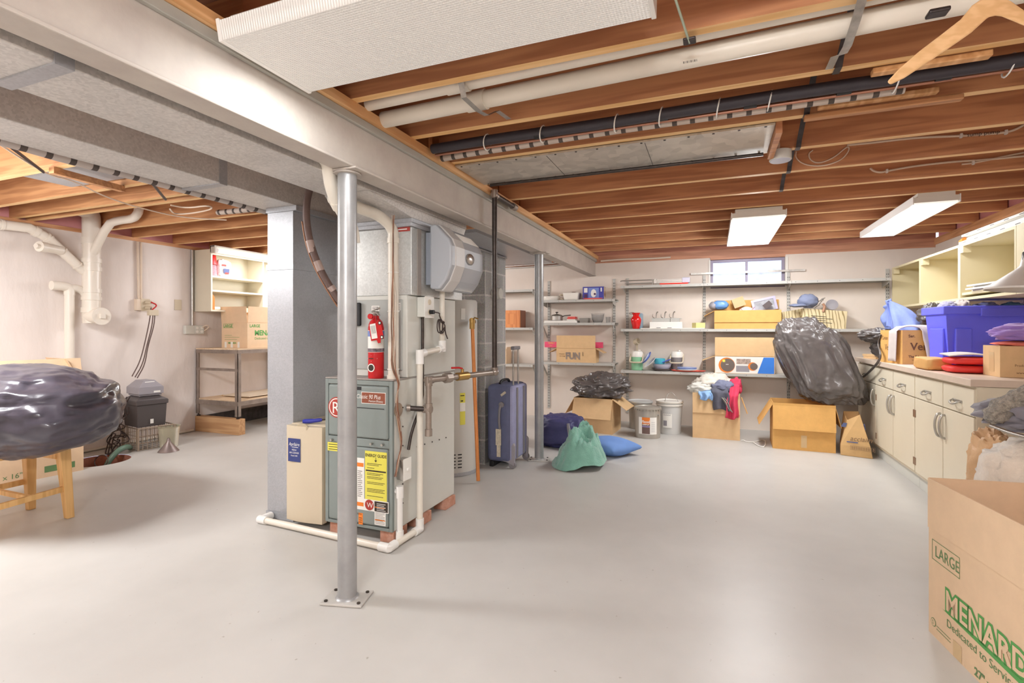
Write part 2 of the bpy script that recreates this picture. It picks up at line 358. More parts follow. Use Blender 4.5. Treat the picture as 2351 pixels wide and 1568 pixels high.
# ---------------------------------------------------------------- steel beam, its plate and two posts
BX = -1.503
t = thing('steel_beam', 'long grey painted steel beam running down the room on round posts', 'beam', (BX, 2.1, 1.905), kind='thing')
b = MB(); y0, y1 = NW + .02, FW - .005
b.box(BX - .054, BX + .054, y0, y1, 1.905, 1.918); b.box(BX - .054, BX + .04, y0, y1, 2.115, 2.128)
b.box(BX - .036, BX + .044, y0, y1, 1.918, 2.115)
b.build('girder', m_beam, t, bevel=.004); b = MB(); b.box(BX + .0445, BX + .064, y0, y1, 2.092, 2.128); b.build('top_flange', mat('shaded_flange_paint', S(172, 170, 162), .6, var=.05), t, bevel=.003)  # flange grey darkened a little, its shade painted into the colour
tag(box(BX - .07, BX + .085, y0, y1, 2.129, 2.1695).build('sill_plate', m_plate), 'pale wooden plate lying along the top of the steel beam', 'board', kind='thing')
def post(x, y, label, hide=False):
    t = thing('steel_post', label, 'post', (x, y, 0), group='round steel posts under the beam', kind='thing')
    b = MB().cyl((x, y, .012), (x, y, 1.892), .0415, n=40); b.build('shaft', m_post, t, smooth=40)
    M = Matrix.Translation((x, y, 0)) @ Matrix.Rotation(.25, 4, 'Z')
    b = MB().box(-.095, .095, -.07, .07, 0.0005, .011, M); b.build('base_plate', mat('plate_grey', S(186, 182, 176), .5, var=.1), t, bevel=.004)
    b = MB()
    for sx in (-.075, .075):
        for sy in (-.05, 0.045): b.cyl(M @ V((sx, sy, .011)), M @ V((sx, sy, .016)), .008, n=8)
    b.split('bolt', m_iron, t)
    b = MB(); b.box(x - .075, x + .085, y - .05, y + .07, 1.896, 1.904); b.lathe([(.062, 1.886), (.055, 1.896)], (x, y, 0), 32); b.build('cap_plate', m_beam, t, bevel=.002)
    b = MB(); b.lathe([(.052, .011), (.044, .02)], (x, y, 0), 24); b.build('weld_bead', m_post, t, smooth=60)
    return t
post(-1.516, 1.842, 'round grey steel post standing in front of the furnace')
post(-1.49, 4.45, 'round grey steel post beside the navy suitcase')
# ---------------------------------------------------------------- fluorescent lights and added fill fixtures
def lamp(x, y, z, sx, sy, power, col=(.97, .985, 1)):
    l = bpy.data.lights.new('lamp', 'AREA'); l.shape = 'RECTANGLE'; l.size = sx; l.size_y = sy; l.energy = power; l.color = col
    o = bpy.data.objects.new('fixture_or_fill_light', l); C.objects.link(o); o.location = (x, y, z); return o  # shared by the visible fixtures and the added fill
def lens_mat(name, ribs, e):
    m = mat(name, S(206, 202, 196), .35, emit=e, ecol=S(255, 246, 236)); nt = m.node_tree; N = nt.nodes; L = nt.links; b = N['Principled BSDF']
    tc = N.new('ShaderNodeTexCoord'); vs = []
    for d in ribs:
        w = N.new('ShaderNodeTexWave'); w.wave_type = 'BANDS'; w.bands_direction = d; w.inputs['Scale'].default_value = 34; L.new(tc.outputs['Object'], w.inputs['Vector']); vs.append(w.outputs['Fac'])
    s = vs[0]
    if len(vs) > 1:
        a = N.new('ShaderNodeMath'); a.operation = 'ADD'; L.new(vs[0], a.inputs[0]); L.new(vs[1], a.inputs[1]); s = a.outputs[0]
    bp = N.new('ShaderNodeBump'); bp.inputs['Strength'].default_value = .6; bp.inputs['Distance'].default_value = .004; L.new(s, bp.inputs['Height']); L.new(bp.outputs[0], b.inputs['Normal'])
    return m
m_lens = lens_mat('ribbed_lens', ('X', 'Y'), .12); m_lens_f = mat('flat_lens', S(236, 236, 232), .5, emit=.3, ecol=S(250, 246, 240)); m_house = mat('fixture_metal', S(212, 206, 196), .45)
def big_light(x0, x1, y0, y1, z, label):
    t = thing('ceiling_light', label, 'light', ((x0 + x1) / 2, (y0 + y1) / 2, z), group='fluorescent ceiling lights')
    b = MB(); b.box(x0 + .02, x1 - .02, y0 + .03, y1 - .03, z + .055, JZ - .001); b.build('housing', m_house, t, bevel=.003)
    b = MB(); b.prism([(y0, z + .055), (y0 + .012, z), (y1 - .012, z), (y1, z + .055)], x1 - x0 - .03, lambda a, c, d: V((x0 + .015 + d, a, c))); b.build('lens', m_lens, t)
    for xa in (x0, x1 - .014):
        b = MB(); b.prism([(y0 - .004, z + .06), (y0 + .008, z - .004), (y1 - .008, z - .004), (y1 + .004, z + .06)], .014, lambda a, c, d: V((xa + d, a, c))); b.build('end_cap', m_white_plastic, t, bevel=.002)
    return t
big_light(-1.41, -.15, 1.115, 1.505, 2.085, 'large white ceiling light with a ribbed lens next to the steel beam')
big_light(-.9, .36, -1.5, -1.1, 2.085, 'added unseen ceiling light with a ribbed lens behind the camera')  # fixture added out of view to brighten the room from behind
big_light(-4.75, -3.5, 1.0, 1.4, 2.085, 'added unseen ceiling light with a ribbed lens before the left frame edge')  # added beyond the frame to light the left wall
def point_light(x, y, z, power, r=.12):  # point light; many are fill for the added fixtures
    l = bpy.data.lights.new('lamp', 'POINT'); l.energy = power; l.color = (.97, .985, 1); l.shadow_soft_size = r
    o = bpy.data.objects.new('fixture_or_fill_light', l); C.objects.link(o); o.location = (x, y, z); return o
big_light(-4.4, -3.15, 5.1, 5.5, 2.085, 'added unseen ceiling light with a ribbed lens in the far left corner behind the ducts')  # hidden fixture added to brighten the left wall and bench
for x in (-4.2, -3.5): point_light(x, 5.3, 1.95, 22, .2)  # fill light of the added corner fixture
lamp(-.78, 1.31, 2.07, 1.1, .3, 9); lamp(-.27, -1.3, 2.07, 1.1, .3, 14); lamp(-4.12, 1.2, 2.07, 1.1, .3, 26)  # first is the near light, the other two are added fill
for x in (-.7, -.27, .16): point_light(x, -1.3, 1.97, 27)  # added fill from behind the camera
for x in (-4.5, -3.75): point_light(x, 1.2, 1.93, 21, .2)  # added fill for the left side, source out of view
for y in (4.75, 5.3, 5.75): point_light(.33, y, 2.04, 7, .06); point_light(1.46, y, 2.02, .6, .06)
def tray_light(x0, x1, y0, y1, z, label):
    t = thing('ceiling_light', label, 'light', ((x0 + x1) / 2, (y0 + y1) / 2, z), group='fluorescent ceiling lights')
    b = MB(); b.box(x0 + .03, x1 - .03, y0 + .004, y1, z + .05, JZ - .001); b.box(x0 + .006, x1 - .006, y0 + .006, y1, z + .012, z + .05); b.build('housing', m_house, t)
    b = MB(); b.box(x0 + .012, x1 - .012, y0 + .012, y1 - .01, z + .002, z + .012); b.build('lens', m_lens_f, t)
    b = MB(); b.box(x0, x0 + .006, y0, y1, z, z + .055); b.box(x1 - .006, x1, y0, y1, z, z + .055); b.box(x0 + .006, x1 - .006, y1 - .008, y1, z, z + .03); b.build('rim', m_white_plastic, t)
    return t
tray_light(.134, .535, 4.50, 5.95, 2.09, 'flat lit ceiling light above the basement window')
tray_light(1.325, 1.60, 4.44, 5.86, 2.09, 'flat lit ceiling light near the right wall cabinets')
lamp(.33, 5.22, 2.08, .34, 1.3, 12); lamp(1.46, 5.15, 2.08, .22, 1.3, 7)
# ================================================================ ducts, furnace and its pipes
def duct(name, label, x0, x1, y0, y1, z0, z1, seams, mm, grp=None):
    t = thing(name, label, 'duct', ((x0 + x1) / 2, (y0 + y1) / 2, z0), group=grp)
    box(x0, x1, y0, y1, z0, z1).build('duct_body', mm, t, bevel=.004)
    for ys in seams:
        b = MB(); e = .006; b.box(x0 - e, x1 + e, ys, ys + .045, z0 - e, z1); b.build('seam_band', m_galv, t)
    return t
duct('supply_duct', 'long galvanized metal duct running close beside the steel beam', -1.89, -1.605, NW + .1, 3.2, 1.90, JZ - .002, (.80,), m_galv_d)
duct('return_duct', 'wide galvanized metal duct with the striped wrapped pipe along its edge', -2.70, -2.42, NW + .1, 3.3, 1.972, JZ - .002, (.2, 1.93), m_galv_d)
t = thing('return_drop_duct', 'tall upright galvanized duct standing on the floor left of the furnace', 'duct', (-2.54, 2.8, 0))
x0, x1, y0, y1 = -2.648, -2.436, 2.455, 3.12
box(x0, x1, y0, y1, .045, 1.94).build('duct_body', m_galv, t, bevel=.002)
b = MB(); e = .006; b.box(x0 - e, x1 + e, y0 - e, y1 + e, .003, .045); b.build('foot_flange', m_galv, t)
b = MB(); b.box(x0 - e, x1 + e, y0 - e, y1 + e, 1.575, 1.61); b.build('seam_band', m_galv, t)
b = MB(); b.box(x0 - e, x1 + .03, y0 - e, y1 + e, 1.94, 1.971); b.build('collar', m_galv, t)
# panned joist bay and spare board blocks
b = MB(); b.box(-1.415, .27, 2.672, 3.086, 2.158, 2.168)
t = tag(b.build('joist_bay_panel', galv('galvanized_pale', S(196, 190, 180), .45, .5, .2, 18)), 'flat sheet metal panel closing one ceiling joist bay', 'panel')
b = MB()
for k in range(15):
    for yy in (2.685, 3.07): b.cyl((-1.38 + k * .115, yy, 2.158), (-1.38 + k * .115, yy, 2.1555), .006, n=8)
b.build('screw_row', m_iron, t); 
b = MB(); b.box(-.86, -.857, 2.69, 3.07, 2.1572, 2.158); b.box(-.33, -.327, 2.69, 3.07, 2.1572, 2.158); b.build('seam', m_iron, t)
b = MB(); b.box(.272, .30, 2.68, 3.08, 2.12, 2.40); b.build('end_block', m_joist_r, t)
# ---- furnace cabinet on bricks
m_fgreen = mat('furnace_green', S(134, 143, 140), .4, var=.04, vs=4); m_fside = mat('furnace_grey', S(210, 210, 203), .45, var=.04, vs=3); m_ftop = mat('furnace_top', S(158, 150, 144), .5, var=.1, vs=8)
m_dark = mat('dark_gap', S(44, 44, 46), .7); m_yel = mat('yellow_label', S(228, 220, 92), .7); m_lab = mat('white_label', S(236, 234, 228), .6); m_or = mat('orange_label', S(232, 130, 50), .7); m_redl = mat('red_label', S(170, 60, 50), .6); m_navy = mat('navy_label', S(56, 66, 122), .6)
fx0, fx1, fy0, fy1, fz0, fz1 = -2.135, -1.665, 2.40, 3.13, .065, .912
t = thing('furnace', 'grey green gas furnace with yellow and white labels on its doors', 'furnace', ((fx0 + fx1) / 2, (fy0 + fy1) / 2, 0))
box(fx0, fx1, fy0 + .02, fy1, fz0, fz1 - .002).build('cabinet', m_fside, t, bevel=.004)
b = MB(); b.box(fx0 - .004, fx1 + .004, fy0 + .004, fy1, fz1 - .002, fz1 + .006); b.build('top_panel', m_ftop, t, bevel=.002)
b = MB()
for a in ((fx0, fx0 + .022, fz0, fz1 - .004), (fx1 - .022, fx1, fz0, fz1 - .004), (fx0 + .022, fx1 - .022, fz0, fz0 + .018), (fx0 + .022, fx1 - .022, fz1 - .03, fz1 - .004), (fx0 + .022, fx1 - .022, .530, .575)): b.box(a[0], a[1], fy0, fy0 + .02, a[2], a[3])
b.build('front_frame', m_fgreen, t, bevel=.002)
Xd, Zd = V((1, 0, 0)), V((0, 0, 1))
def door(z0, z1, lines):
    b = MB(); b.box(fx0 + .026, fx1 - .026, fy0 - .006, fy0 + .018, z0, z1)
    d = b.build('access_door', m_fgreen, t, bevel=.012, seg=3)
    if lines:
        b = MB(); b.box(fx0 + .05, fx1 - .05, fy0 - .0075, fy0 - .006, z0 + (z1 - z0) * .57, z0 + (z1 - z0) * .57 + .004); b.build('crease', m_dark, d)
    return d
up = door(.580, fz1 - .034, True); lo = door(fz0 + .022, .526, False)
yl = fy0 - .0062
b = MB(); o = V((-1.87, yl, .778)); b.mi = 1; b.rect(o, Xd, Zd, .165, .066); b.mi = 0; b.rect(o + V((.003, 0, .003)), Xd, Zd, .159, .060, .001)
b.mi = 1; b.text('Classic 90 Plus', .034, o + V((-.035, 0, .028)), Xd, Zd, .0016, sx=.82, shear=.2); b.text('Premium Efficiency', .017, o + V((.05, 0, .010)), Xd, Zd, .0016, sx=.75, shear=.2)
b.build('nameplate', [mat('copper_plate', S(150, 88, 68), .4, metal=.3), m_lab], up)
b = MB(); c = V((-2.045, yl, .745)); Mx = Matrix.Rotation(PI / 2, 4, 'X')
b.lathe([(.060, 0), (.060, .003)], c, 40, Mx); b.mi = 1; b.lathe([(.053, .003), (.053, .0035)], c, 40, Mx); b.mi = 0; b.lathe([(.047, .0035), (.047, .004)], c, 40, Mx); b.mi = 1; b.text('R', .095, c + V((-.033, -.004, -.034)), Xd, Zd, .0006)
b.build('round_badge', [m_redl, m_lab], up)
b = MB(); b.rect(V((-1.92, yl, .852)), Xd, Zd, .05, .02); b.build('finger_slot', m_dark, up)
b = MB()
for xk in (-2.08, -1.80, -1.725): b.cyl((xk, fy0, .552), (xk, fy0 - .018, .552), .007, n=12)
b.split('door_screw', m_steel, t, smooth=40)
# labels on the lower door
b = MB(); b.rect(V((-2.112, yl, .488)), Xd, Zd, .105, .05)
for k in range(3): b.mi = 1; b.rect(V((-2.104, yl, .524 - k * .014)), Xd, Zd, .085 - .02 * (k % 2), .004, .001)
b.build('yellow_notice', [m_yel, m_ink], lo)
b = MB(); o = V((-1.845, yl, .235)); b.rect(o, Xd, Zd, .148, .275)
b.mi = 1; b.rect(o + V((.006, 0, .16)), Xd, Zd, .136, .008, .001); b.text('ENERGY GUIDE', .0235, o + V((.074, 0, .243)), Xd, Zd, .001, 'CENTER', sx=.88, off=.0006)
b.poly([o + V((.074, -.002, .214)), o + V((.083, -.002, .226)), o + V((.065, -.002, .226))]); b.rect(o + V((.0725, 0, .224)), Xd, Zd, .003, .016, .0011)
for k, (zz, ww) in enumerate(((.203, .10), (.195, .08), (.178, .05), (.148, .11), (.140, .09), (.128, .11), (.12, .1), (.098, .12), (.09, .11), (.06, .12), (.052, .11), (.044, .12), (.02, .11))): b.rect(o + V((.014, 0, zz)), Xd, Zd, ww, .0028, .001)
b.build('energy_label', [m_yel, m_ink], lo)
b = MB(); o = V((-1.90, yl, .17)); b.rect(o, Xd, Zd, .215, .065, .0004); b.rect(o + V((0, 0, .065)), Xd, Zd, .05, .23, .0004)
b.mi = 1; b.rect(o + V((.12, 0, .004)), Xd, Zd, .09, .056, .0008); b.mi = 2
b.lathe([(.030, .0012), (.030, .0016)], o + V((.085, 0, .034)), 28, Mx); b.mi = 3
for zz in (.02, .245): b.rect(o + V((0, 0, zz)), Xd, Zd, .045, .022, .0009)
b.mi = 1
for k in range(14): b.rect(o + V((.004, 0, .075 + k * .011)), Xd, Zd, .032 if k % 3 else .024, .003, .0009)
b.mi = 0; b.text('W', .04, o + V((.069, -.001, .02)), Xd, Zd, .0012)
for k in range(5): b.rect(o + V((.135, 0, .010 + k * .009)), Xd, Zd, .06 - .01 * (k % 2), .003, .0012)
b.build('instruction_label', [m_lab, m_ink, m_redl, m_or], lo)
b = MB(); o = V((-1.89, yl, .085)); b.rect(o, Xd, Zd, .03, .066); b.mi = 1; b.text('WARNING', .013, o + V((-.04, 0, .055)), Xd, Zd, .001)
for k in range(3): b.rect(o + V((.004, 0, .012 + .012 * k)), Xd, Zd, .02, .003, .001)
b.build('warning_label', [m_or, m_ink], lo)
b = MB(); o = V((-1.78, yl, .098)); b.rect(o, Xd, Zd, .075, .105); b.mi = 1; b.rect(o + V((.003, 0, .097)), Xd, Zd, .069, .005, .001); b.rect(o + V((.003, 0, .026)), Xd, Zd, .069, .005, .001); b.mi = 2
for k in range(11): b.rect(o + V((.005, 0, .008 + k * .0078)), Xd, Zd, .064 - .012 * (k % 4 == 2), .002, .0008)
b.build('notice_label', [m_lab, m_or, m_ink], lo)
b = MB(); Yd = V((0, 1, 0))
for k in range(7): b.cyl((fx1, 2.47 + k * .09, .50 - .004 * k), (fx1 + .004, 2.47 + k * .09, .50 - .004 * k), .004, n=8)
for k in range(6): b.cyl((fx1, 2.50, .2 + .11 * k), (fx1 + .004, 2.50, .2 + .11 * k), .004, n=8)
b.build('side_screw', m_iron, t); b = MB(); b.lathe([(.04, 0), (.04, .004), (.034, .006)], (fx1, 2.455, .742), 28, Matrix.Rotation(PI / 2, 4, 'Y')); b.build('knockout_plug', mat('knockout', S(158, 140, 122), .5), t, smooth=40)
m_brick = mat('brick', S(190, 128, 100), .9, var=.15, vs=20, col2=S(206, 160, 140), bump=.2)
for i, (bx, by, l) in enumerate(((-2.11, 2.41, 'pale red brick under the furnace front corner beside the air cleaner'), (-1.755, 2.41, 'red brick under the furnace front corner by the white pipe elbow'), (-1.74, 2.66, 'red brick under the furnace side near the pipe riser'), (-1.74, 2.98, 'red brick under the rear corner of the furnace side'))):
    tag(box(bx, bx + .09, by, by + (.06 if i == 0 else .14), 0, .064).build('brick', m_brick, bevel=.003), l, 'brick', 'bricks under the furnace')
# ---- coil cabinet and plenum
cx0, cx1, cy0, cy1 = -2.10, -1.657, 2.535, 3.13
t = thing('coil_cabinet', 'light grey metal coil cabinet standing on top of the furnace', 'cabinet', ((cx0 + cx1) / 2, 2.83, fz1 + .006))
box(cx0, cx1, cy0, cy1, fz1 + .0065, 1.40).build('cabinet', m_fside, t, bevel=.005)
b = MB(); b.box(cx0 + .03, cx1 - .03, cy0 - .008, cy0, .96, 1.375); b.build('front_panel', mat('coil_front', S(172, 174, 170), .45), t, bevel=.006)
b = MB(); yy = cy0 - .0085; b.rect(V((-1.90, yy, 1.28)), Xd, Zd, .055, .06); b.rect(V((-1.745, yy, 1.31)), Xd, Zd, .05, .045); b.mi = 1
for k in range(6): b.rect(V((-1.895, yy, 1.288 + .0085 * k)), Xd, Zd, .044 - .01 * (k % 3 == 1), .0028, .001)
for k in range(4): b.rect(V((-1.74, yy, 1.316 + .009 * k)), Xd, Zd, .04, .0022, .001)
b.split('data_label', [m_lab, m_ink], t) if 0 else b.build('data_label', [m_lab, m_ink], t)
b = MB(); b.box(cx0 - .01, cx0 + .13, cy0 - .03, cy0 - .009, 1.22, 1.36); b.build('black_bracket', m_black, t, bevel=.008)
px0, px1, py0, py1 = -2.10, -1.640, 2.555, 3.20
t = thing('plenum', 'shiny galvanized plenum box between the coil cabinet and the duct', 'plenum', ((px0 + px1) / 2, 2.87, 1.401))
box(px0, px1, py0, py1, 1.401, 1.80).build('plenum_body', galv('galvanized_bright', S(196, 197, 194), .36, .45, .12, 110), t, bevel=.003)
b = MB(); b.box(px0 - .02, px1 + .012, py0 - .022, py1, 1.80, 1.823); b.box(px0 - .02, px1 + .012, py0 - .01, py1, 1.823, 1.85); b.build('drive_cleat', m_galv, t, bevel=.003)
b = MB(); A = [(px0, 2.1), (px1 + .01, 2.1), (px1 + .01, py1), (px0, py1)]
b.bm.faces.new([b.bm.verts.new(p) for p in ((px0 - .02, py0 - .01, 1.85), (px1 + .01, py0 - .01, 1.85), (px1 + .01, py1, 1.85), (px0 - .02, py1, 1.85))][::-1])
b.bm.verts.ensure_lookup_table(); lo4 = [b.bm.verts[i] for i in range(4)]; hi4 = [b.bm.verts.new(p) for p in ((-1.892, 2.12, 1.899), (-1.612, 2.12, 1.899), (-1.612, py1, 1.899), (-1.892, py1, 1.899))]
b.bridge(lo4, hi4); b.face(hi4); b.build('transition', m_galv_d, t)
b = MB(); b.box(px1 - .004, px1 + .004, py0 + .06, py0 + .10, 1.402, 1.80); b.build('corner_flange', m_ftop, t)
b = MB(); b.rect(V((px1 - .11, py0 - .0005, 1.775)), Xd, Zd, .10, .028); b.mi = 1; b.rect(V((px1 - .1, py0 - .0005, 1.785)), Xd, Zd, .07, .006, .001); b.build('red_sticker', [m_redl, m_lab], t)
# ---- humidifier on the plenum side
t = thing('humidifier', 'grey humidifier with vent slots and an oval badge on the plenum side', 'humidifier', (-1.55, 2.97, 1.44))
m_hum = mat('humidifier_grey', S(176, 180, 186), .4); m_hum_l = mat('humidifier_light', S(204, 202, 200), .4)
hx, hy0, hy1 = px1 + .0065, 2.70, 3.13
b = MB(); b.box(hx, hx + .035, hy0, hy1, 1.47, 1.79); b.build('back_frame', mat('humidifier_back', S(140, 146, 156), .45), t, bevel=.004)
pr = [(hx + .036, 1.445), (hx + .036, 1.83), (hx + .075, 1.835), (hx + .165, 1.745), (hx + .185, 1.70), (hx + .185, 1.585), (hx + .15, 1.50), (hx + .10, 1.44)]
b = MB(); b.prism(pr, hy1 - hy0 + .02, lambda a, c, d: V((a, hy0 - .012 + d, c))); b.build('cover', m_hum, t, bevel=.012, seg=3)
pr2 = [(a + (.004 if i > 1 else 0), c) for i, (a, c) in enumerate(pr)]
b = MB(); b.prism([(hx + .04, 1.838), (hx + .077, 1.843), (hx + .171, 1.749), (hx + .19, 1.70), (hx + .19, 1.585), (hx + .155, 1.496), (hx + .102, 1.432), (hx + .04, 1.437)], .13, lambda a, c, d: V((a, hy0 + .03 + d, c))); b.build('cover_band', m_hum_l, t, bevel=.01, seg=2)
b = MB()
for k in range(9):
    f_ = k / 8
    for (a0, a1, yo) in (((hx + .105, 1.806), (hx + .160, 1.752), 0), ((hx + .107, 1.452), (hx + .15, 1.512), 0)):
        xq = a0[0] + (a1[0] - a0[0]) * f_; zq = a0[1] + (a1[1] - a0[1]) * f_; b.box(xq - .002, xq + .004, hy0 + .18, hy1 - .02, zq - .0015, zq + .0025)
b.build('vent_slot', m_lab, t)
b = MB(); M = Matrix.Rotation(PI / 2, 4, 'Y'); b.lathe([(.05, 0), (.05, .006), (.042, .012), (.0, .014)], (hx + .186, 2.93, 1.645), 36, M @ Matrix.Diagonal((.72, 1, 1, 1)), close=False); b.build('oval_badge', m_steel, t, smooth=50)
# ---- air cleaner beside the furnace
t = thing('air_cleaner', 'cream air cleaner box with a navy label left of the furnace', 'air cleaner', (-2.28, 2.62, 0))
ax0, ax1, ay0 = -2.432, -2.14, 2.40
m_cream = mat('cream_paint', S(206, 192, 168), .5)
box(ax0, ax1, ay0 + .04, 3.0, .06, .62).build('housing', m_cream, t, bevel=.003)
b = MB(); pts = []
for k in range(13):
    a = k / 12; pts.append((ax0 + (ax1 - .02 - ax0) * a, ay0 - .018 * math.sin(PI * a) * (1 - .5 * a)))
b.prism(pts + [(ax1 - .02, ay0 + .04), (ax0, ay0 + .04)], .575, lambda a, c, d: V((a, c, .04 + d))); b.build('front_cover', m_cream, t, smooth=25)
b = MB(); b.lathe([(.045, 0), (.045, .004)], (-2.30, ay0 - .008, .61), 28, Matrix.Rotation(PI / 2, 4, 'X') @ Matrix.Diagonal((1, .5, 1, 1))); b.build('finger_recess', mat('recess', S(180, 166, 140), .6), t)
b = MB(); o = V((-2.405, ay0 - .016, .40)); b.rect(o, Xd, Zd, .096, .14); b.mi = 1; b.text('Aprilaire', .029, o + V((.048, 0, .096)), Xd, Zd, .001, 'CENTER', sx=.8, shear=.2)
b.rect(o + V((.03, 0, .086)), Xd, Zd, .05, .003, .001)
for k, s_ in enumerate(('MEDIA', 'AIR CLEANER', 'Model 2400')): b.text(s_, .0145 - .002 * (k == 2), o + V((.048, 0, .066 - .017 * k)), Xd, Zd, .001, 'CENTER', sx=.85)
b.build('navy_label', [m_navy, m_lab], t)
# blue screwdriver/brush on the air cleaner
m_blue = mat('blue_plastic', S(60, 66, 170), .35)
t = thing('utility_knife', 'small blue handled tool lying on the air cleaner top', 'tool', (-2.29, 2.47, .621)); 
b = MB(); b.tube([(-2.335, 2.43, .637), (-2.29, 2.46, .637), (-2.25, 2.50, .641)], [.011, .014, .012, .009], 10, 1); b.build('handle', m_blue, t, smooth=60)
b = MB(); b.tube([(-2.25, 2.50, .641), (-2.21, 2.54, .643), (-2.16, 2.58, .644)], .004, 6); b.build('shaft', m_iron, t, smooth=60)
# ---- fire extinguisher on the furnace
ep = V((-1.815, 2.455, fz1 + .0065)); t = thing('fire_extinguisher', 'red fire extinguisher standing on the furnace top', 'fire extinguisher', ep)
b = MB(); b.lathe([(.043, 0), (.045, .006), (.045, .29), (.036, .325), (.018, .345), (.018, .36)], ep, 32); b.build('cylinder', m_red, t, smooth=45)
b = MB(); b.lathe([(.0457, .150), (.0457, .275)], ep, 32, close=False); b.mi = 1
for k in range(3): b.lathe([(.0462, .152 + .0), (.0462, .172)], ep, 32, close=False) if k == 0 else None
b.mi = 2; b.lathe([(.0462, .24), (.0462, .272)], ep, 32, close=False); b.build('wrap_label', [m_lab, mat('label_print', S(120, 110, 116), .6, var=.6, vs=60), mat('label_blue', S(120, 140, 196), .6)], t, smooth=60, recalc=False)
b = MB(); f0 = ep + V((0, -.0462, .115)); b.poly([f0 + V((-.034, .014, 0)), f0 + V((0, 0, -.017)), f0 + V((.034, .014, 0)), f0 + V((0, 0, .017))])
b.lathe([(.024, 0), (.024, .001)], ep + V((0, -.0455, .062)), 28, Matrix.Rotation(PI / 2, 4, 'X')); b.mi = 1; b.lathe([(.018, .001), (.018, .0015)], ep + V((0, -.0455, .062)), 28, Matrix.Rotation(PI / 2, 4, 'X')); b.rect(f0 + V((-.016, 0, -.003)), Xd, Zd, .032, .005, .001); b.build('emblem', [m_lab, m_ink], t)
b = MB(); b.box(ep.x - .012, ep.x + .012, ep.y - .012, ep.y + .012, ep.z + .36, ep.z + .385); b.tube([ep + V((-.02, -.01, .385)), ep + V((.03, -.03, .40)), ep + V((.06, -.05, .40))], .006, 6); b.tube([ep + V((-.02, -.01, .378)), ep + V((.03, -.03, .375)), ep + V((.055, -.045, .36))], .006, 6); b.build('valve_head', m_steel, t, smooth=40)
b = MB(); b.lathe([(.016, 0), (.016, .012)], ep + V((-.012, -.03, .355)), 20, Matrix.Rotation(PI / 2, 4, 'X')); b.build('gauge', m_red, t, smooth=40)
b = MB(); o = ep + V((.012, -.055, .195)); tx, tz = V((.97, .15, .18)).normalized(), V((-.18, 0, .98)); pts = [(0, .02), (.0, .12), (.045, .12), (.05, .135), (.075, .12), (.08, .02), (.06, .02), (.055, 0), (.04, 0), (.035, .02)]
b.prism(pts, .0015, lambda a, c, d: o + tx * a + tz * c + V((0, -1, 0)) * d); b.mi = 1; b.rect(o + tx * .006 + tz * .03, tx, tz, .036, .085, .0024)
for q in (.03, .112): b.mi = 2; b.lathe([(.011, .002), (.011, .004)], o + tx * .07 + tz * q, 16, Matrix.Rotation(PI / 2, 4, 'X')); b.mi = 1; b.lathe([(.006, .004), (.006, .005)], o + tx * .07 + tz * q, 12, Matrix.Rotation(PI / 2, 4, 'X'))
b.mi = 2
for k in range(4): b.rect(o + tx * (.012 + .007 * k) + tz * .06, tx, tz, .002, .045, .003)
b.build('hang_tag', [m_red, m_lab, m_ink], t)
b = MB(); b.tube([ep + V((.01, -.02, .375)), ep + V((.035, -.045, .36)), ep + V((.045, -.055, .325))], .0012, 5); b.build('tag_string', m_ink, t)
# ---- white PVC vent pipes
vp = V((-1.70, 2.46, fz1 + .006))
t = thing('vent_pipe', 'white plastic vent pipe rising from the furnace top to the beam', 'pipe', vp)
b = MB(); b.cyl(vp + V((0, 0, .002)), (vp.x, vp.y, 1.70), .030, n=28); b.build('riser', m_pvc, t, smooth=40)
b = MB(); b.cyl(vp, vp + V((0, 0, .022)), .036, n=28); b.cyl((vp.x, vp.y, 1.69), (vp.x, vp.y, 1.72), .035, n=28); b.split('coupling', m_pvc, t, smooth=40)
b = MB(); b.tube([(vp.x, vp.y, 1.70), (vp.x, vp.y, 1.775), (vp.x - .03, vp.y - .09, 1.835), (vp.x - .05, vp.y - .20, 1.845), (vp.x - .075, vp.y - .42, 1.858)], .031, 20, 2); b.build('elbow', m_pvc, t, smooth=50)
q0, q1, q2 = ox(754, 380, -1.5795), oy(762, 440, 1.86), oy(792, 498, 1.98)
t = thing('vent_elbow_pipe', 'white plastic elbow pipe curving down behind the near steel post', 'pipe', q2)
b = MB(); b.tube([q0 + V((0, -.02, .02)), q0, q1, q2, q2 + V((.02, .03, -.05)), q2 + V((.02, .04, -.12))], .030, 20, 2); b.build('pipe_run', m_pvc, t, smooth=60)
b = MB(); d = (q2 - q1).normalized(); b.cyl(q1 + d * .05, q1 + d * .09, .035, n=24); b.build('coupling', m_pvc, t, smooth=40)
# condensate drain
t = thing('condensate_pipe', 'thin white drain pipe along the floor and up the furnace side', 'pipe', (-1.64, 2.31, 0)); r = .0185
ca, cb, cc = V((-2.60, 2.365, .024)), V((-1.622, 2.305, .024)), V((-1.612, 2.60, .024)); top = V((cc.x, cc.y, 1.055))
b = MB(); b.cyl(ca, cb, r); b.cyl(cb, cc, r); b.cyl(cc, top, r); b.build('pipe_run', m_pvc, t, smooth=40)
b = MB(); d = (cb - ca).normalized(); b.cyl(cb - d * .06, cb + d * .005, .024); b.cyl(cb, cb + V((0, .06, 0)), .024); b.lathe([(.0, -.024), (.02, -.014), (.024, 0), (.02, .014), (0, .024)], cb, 16, close=False); b.cyl(cc + V((0, -.06, 0)), cc + V((0, .006, 0)), .024); b.cyl(cc, cc + V((0, 0, .06)), .024); b.cyl(ca - d * .02, ca + d * .045, .024); b.tube([ca, ca + V((0, .04, 0)), ca + V((.0, .075, 0))], .024, 14)
b.split('elbow', m_white_plastic, t, smooth=40)
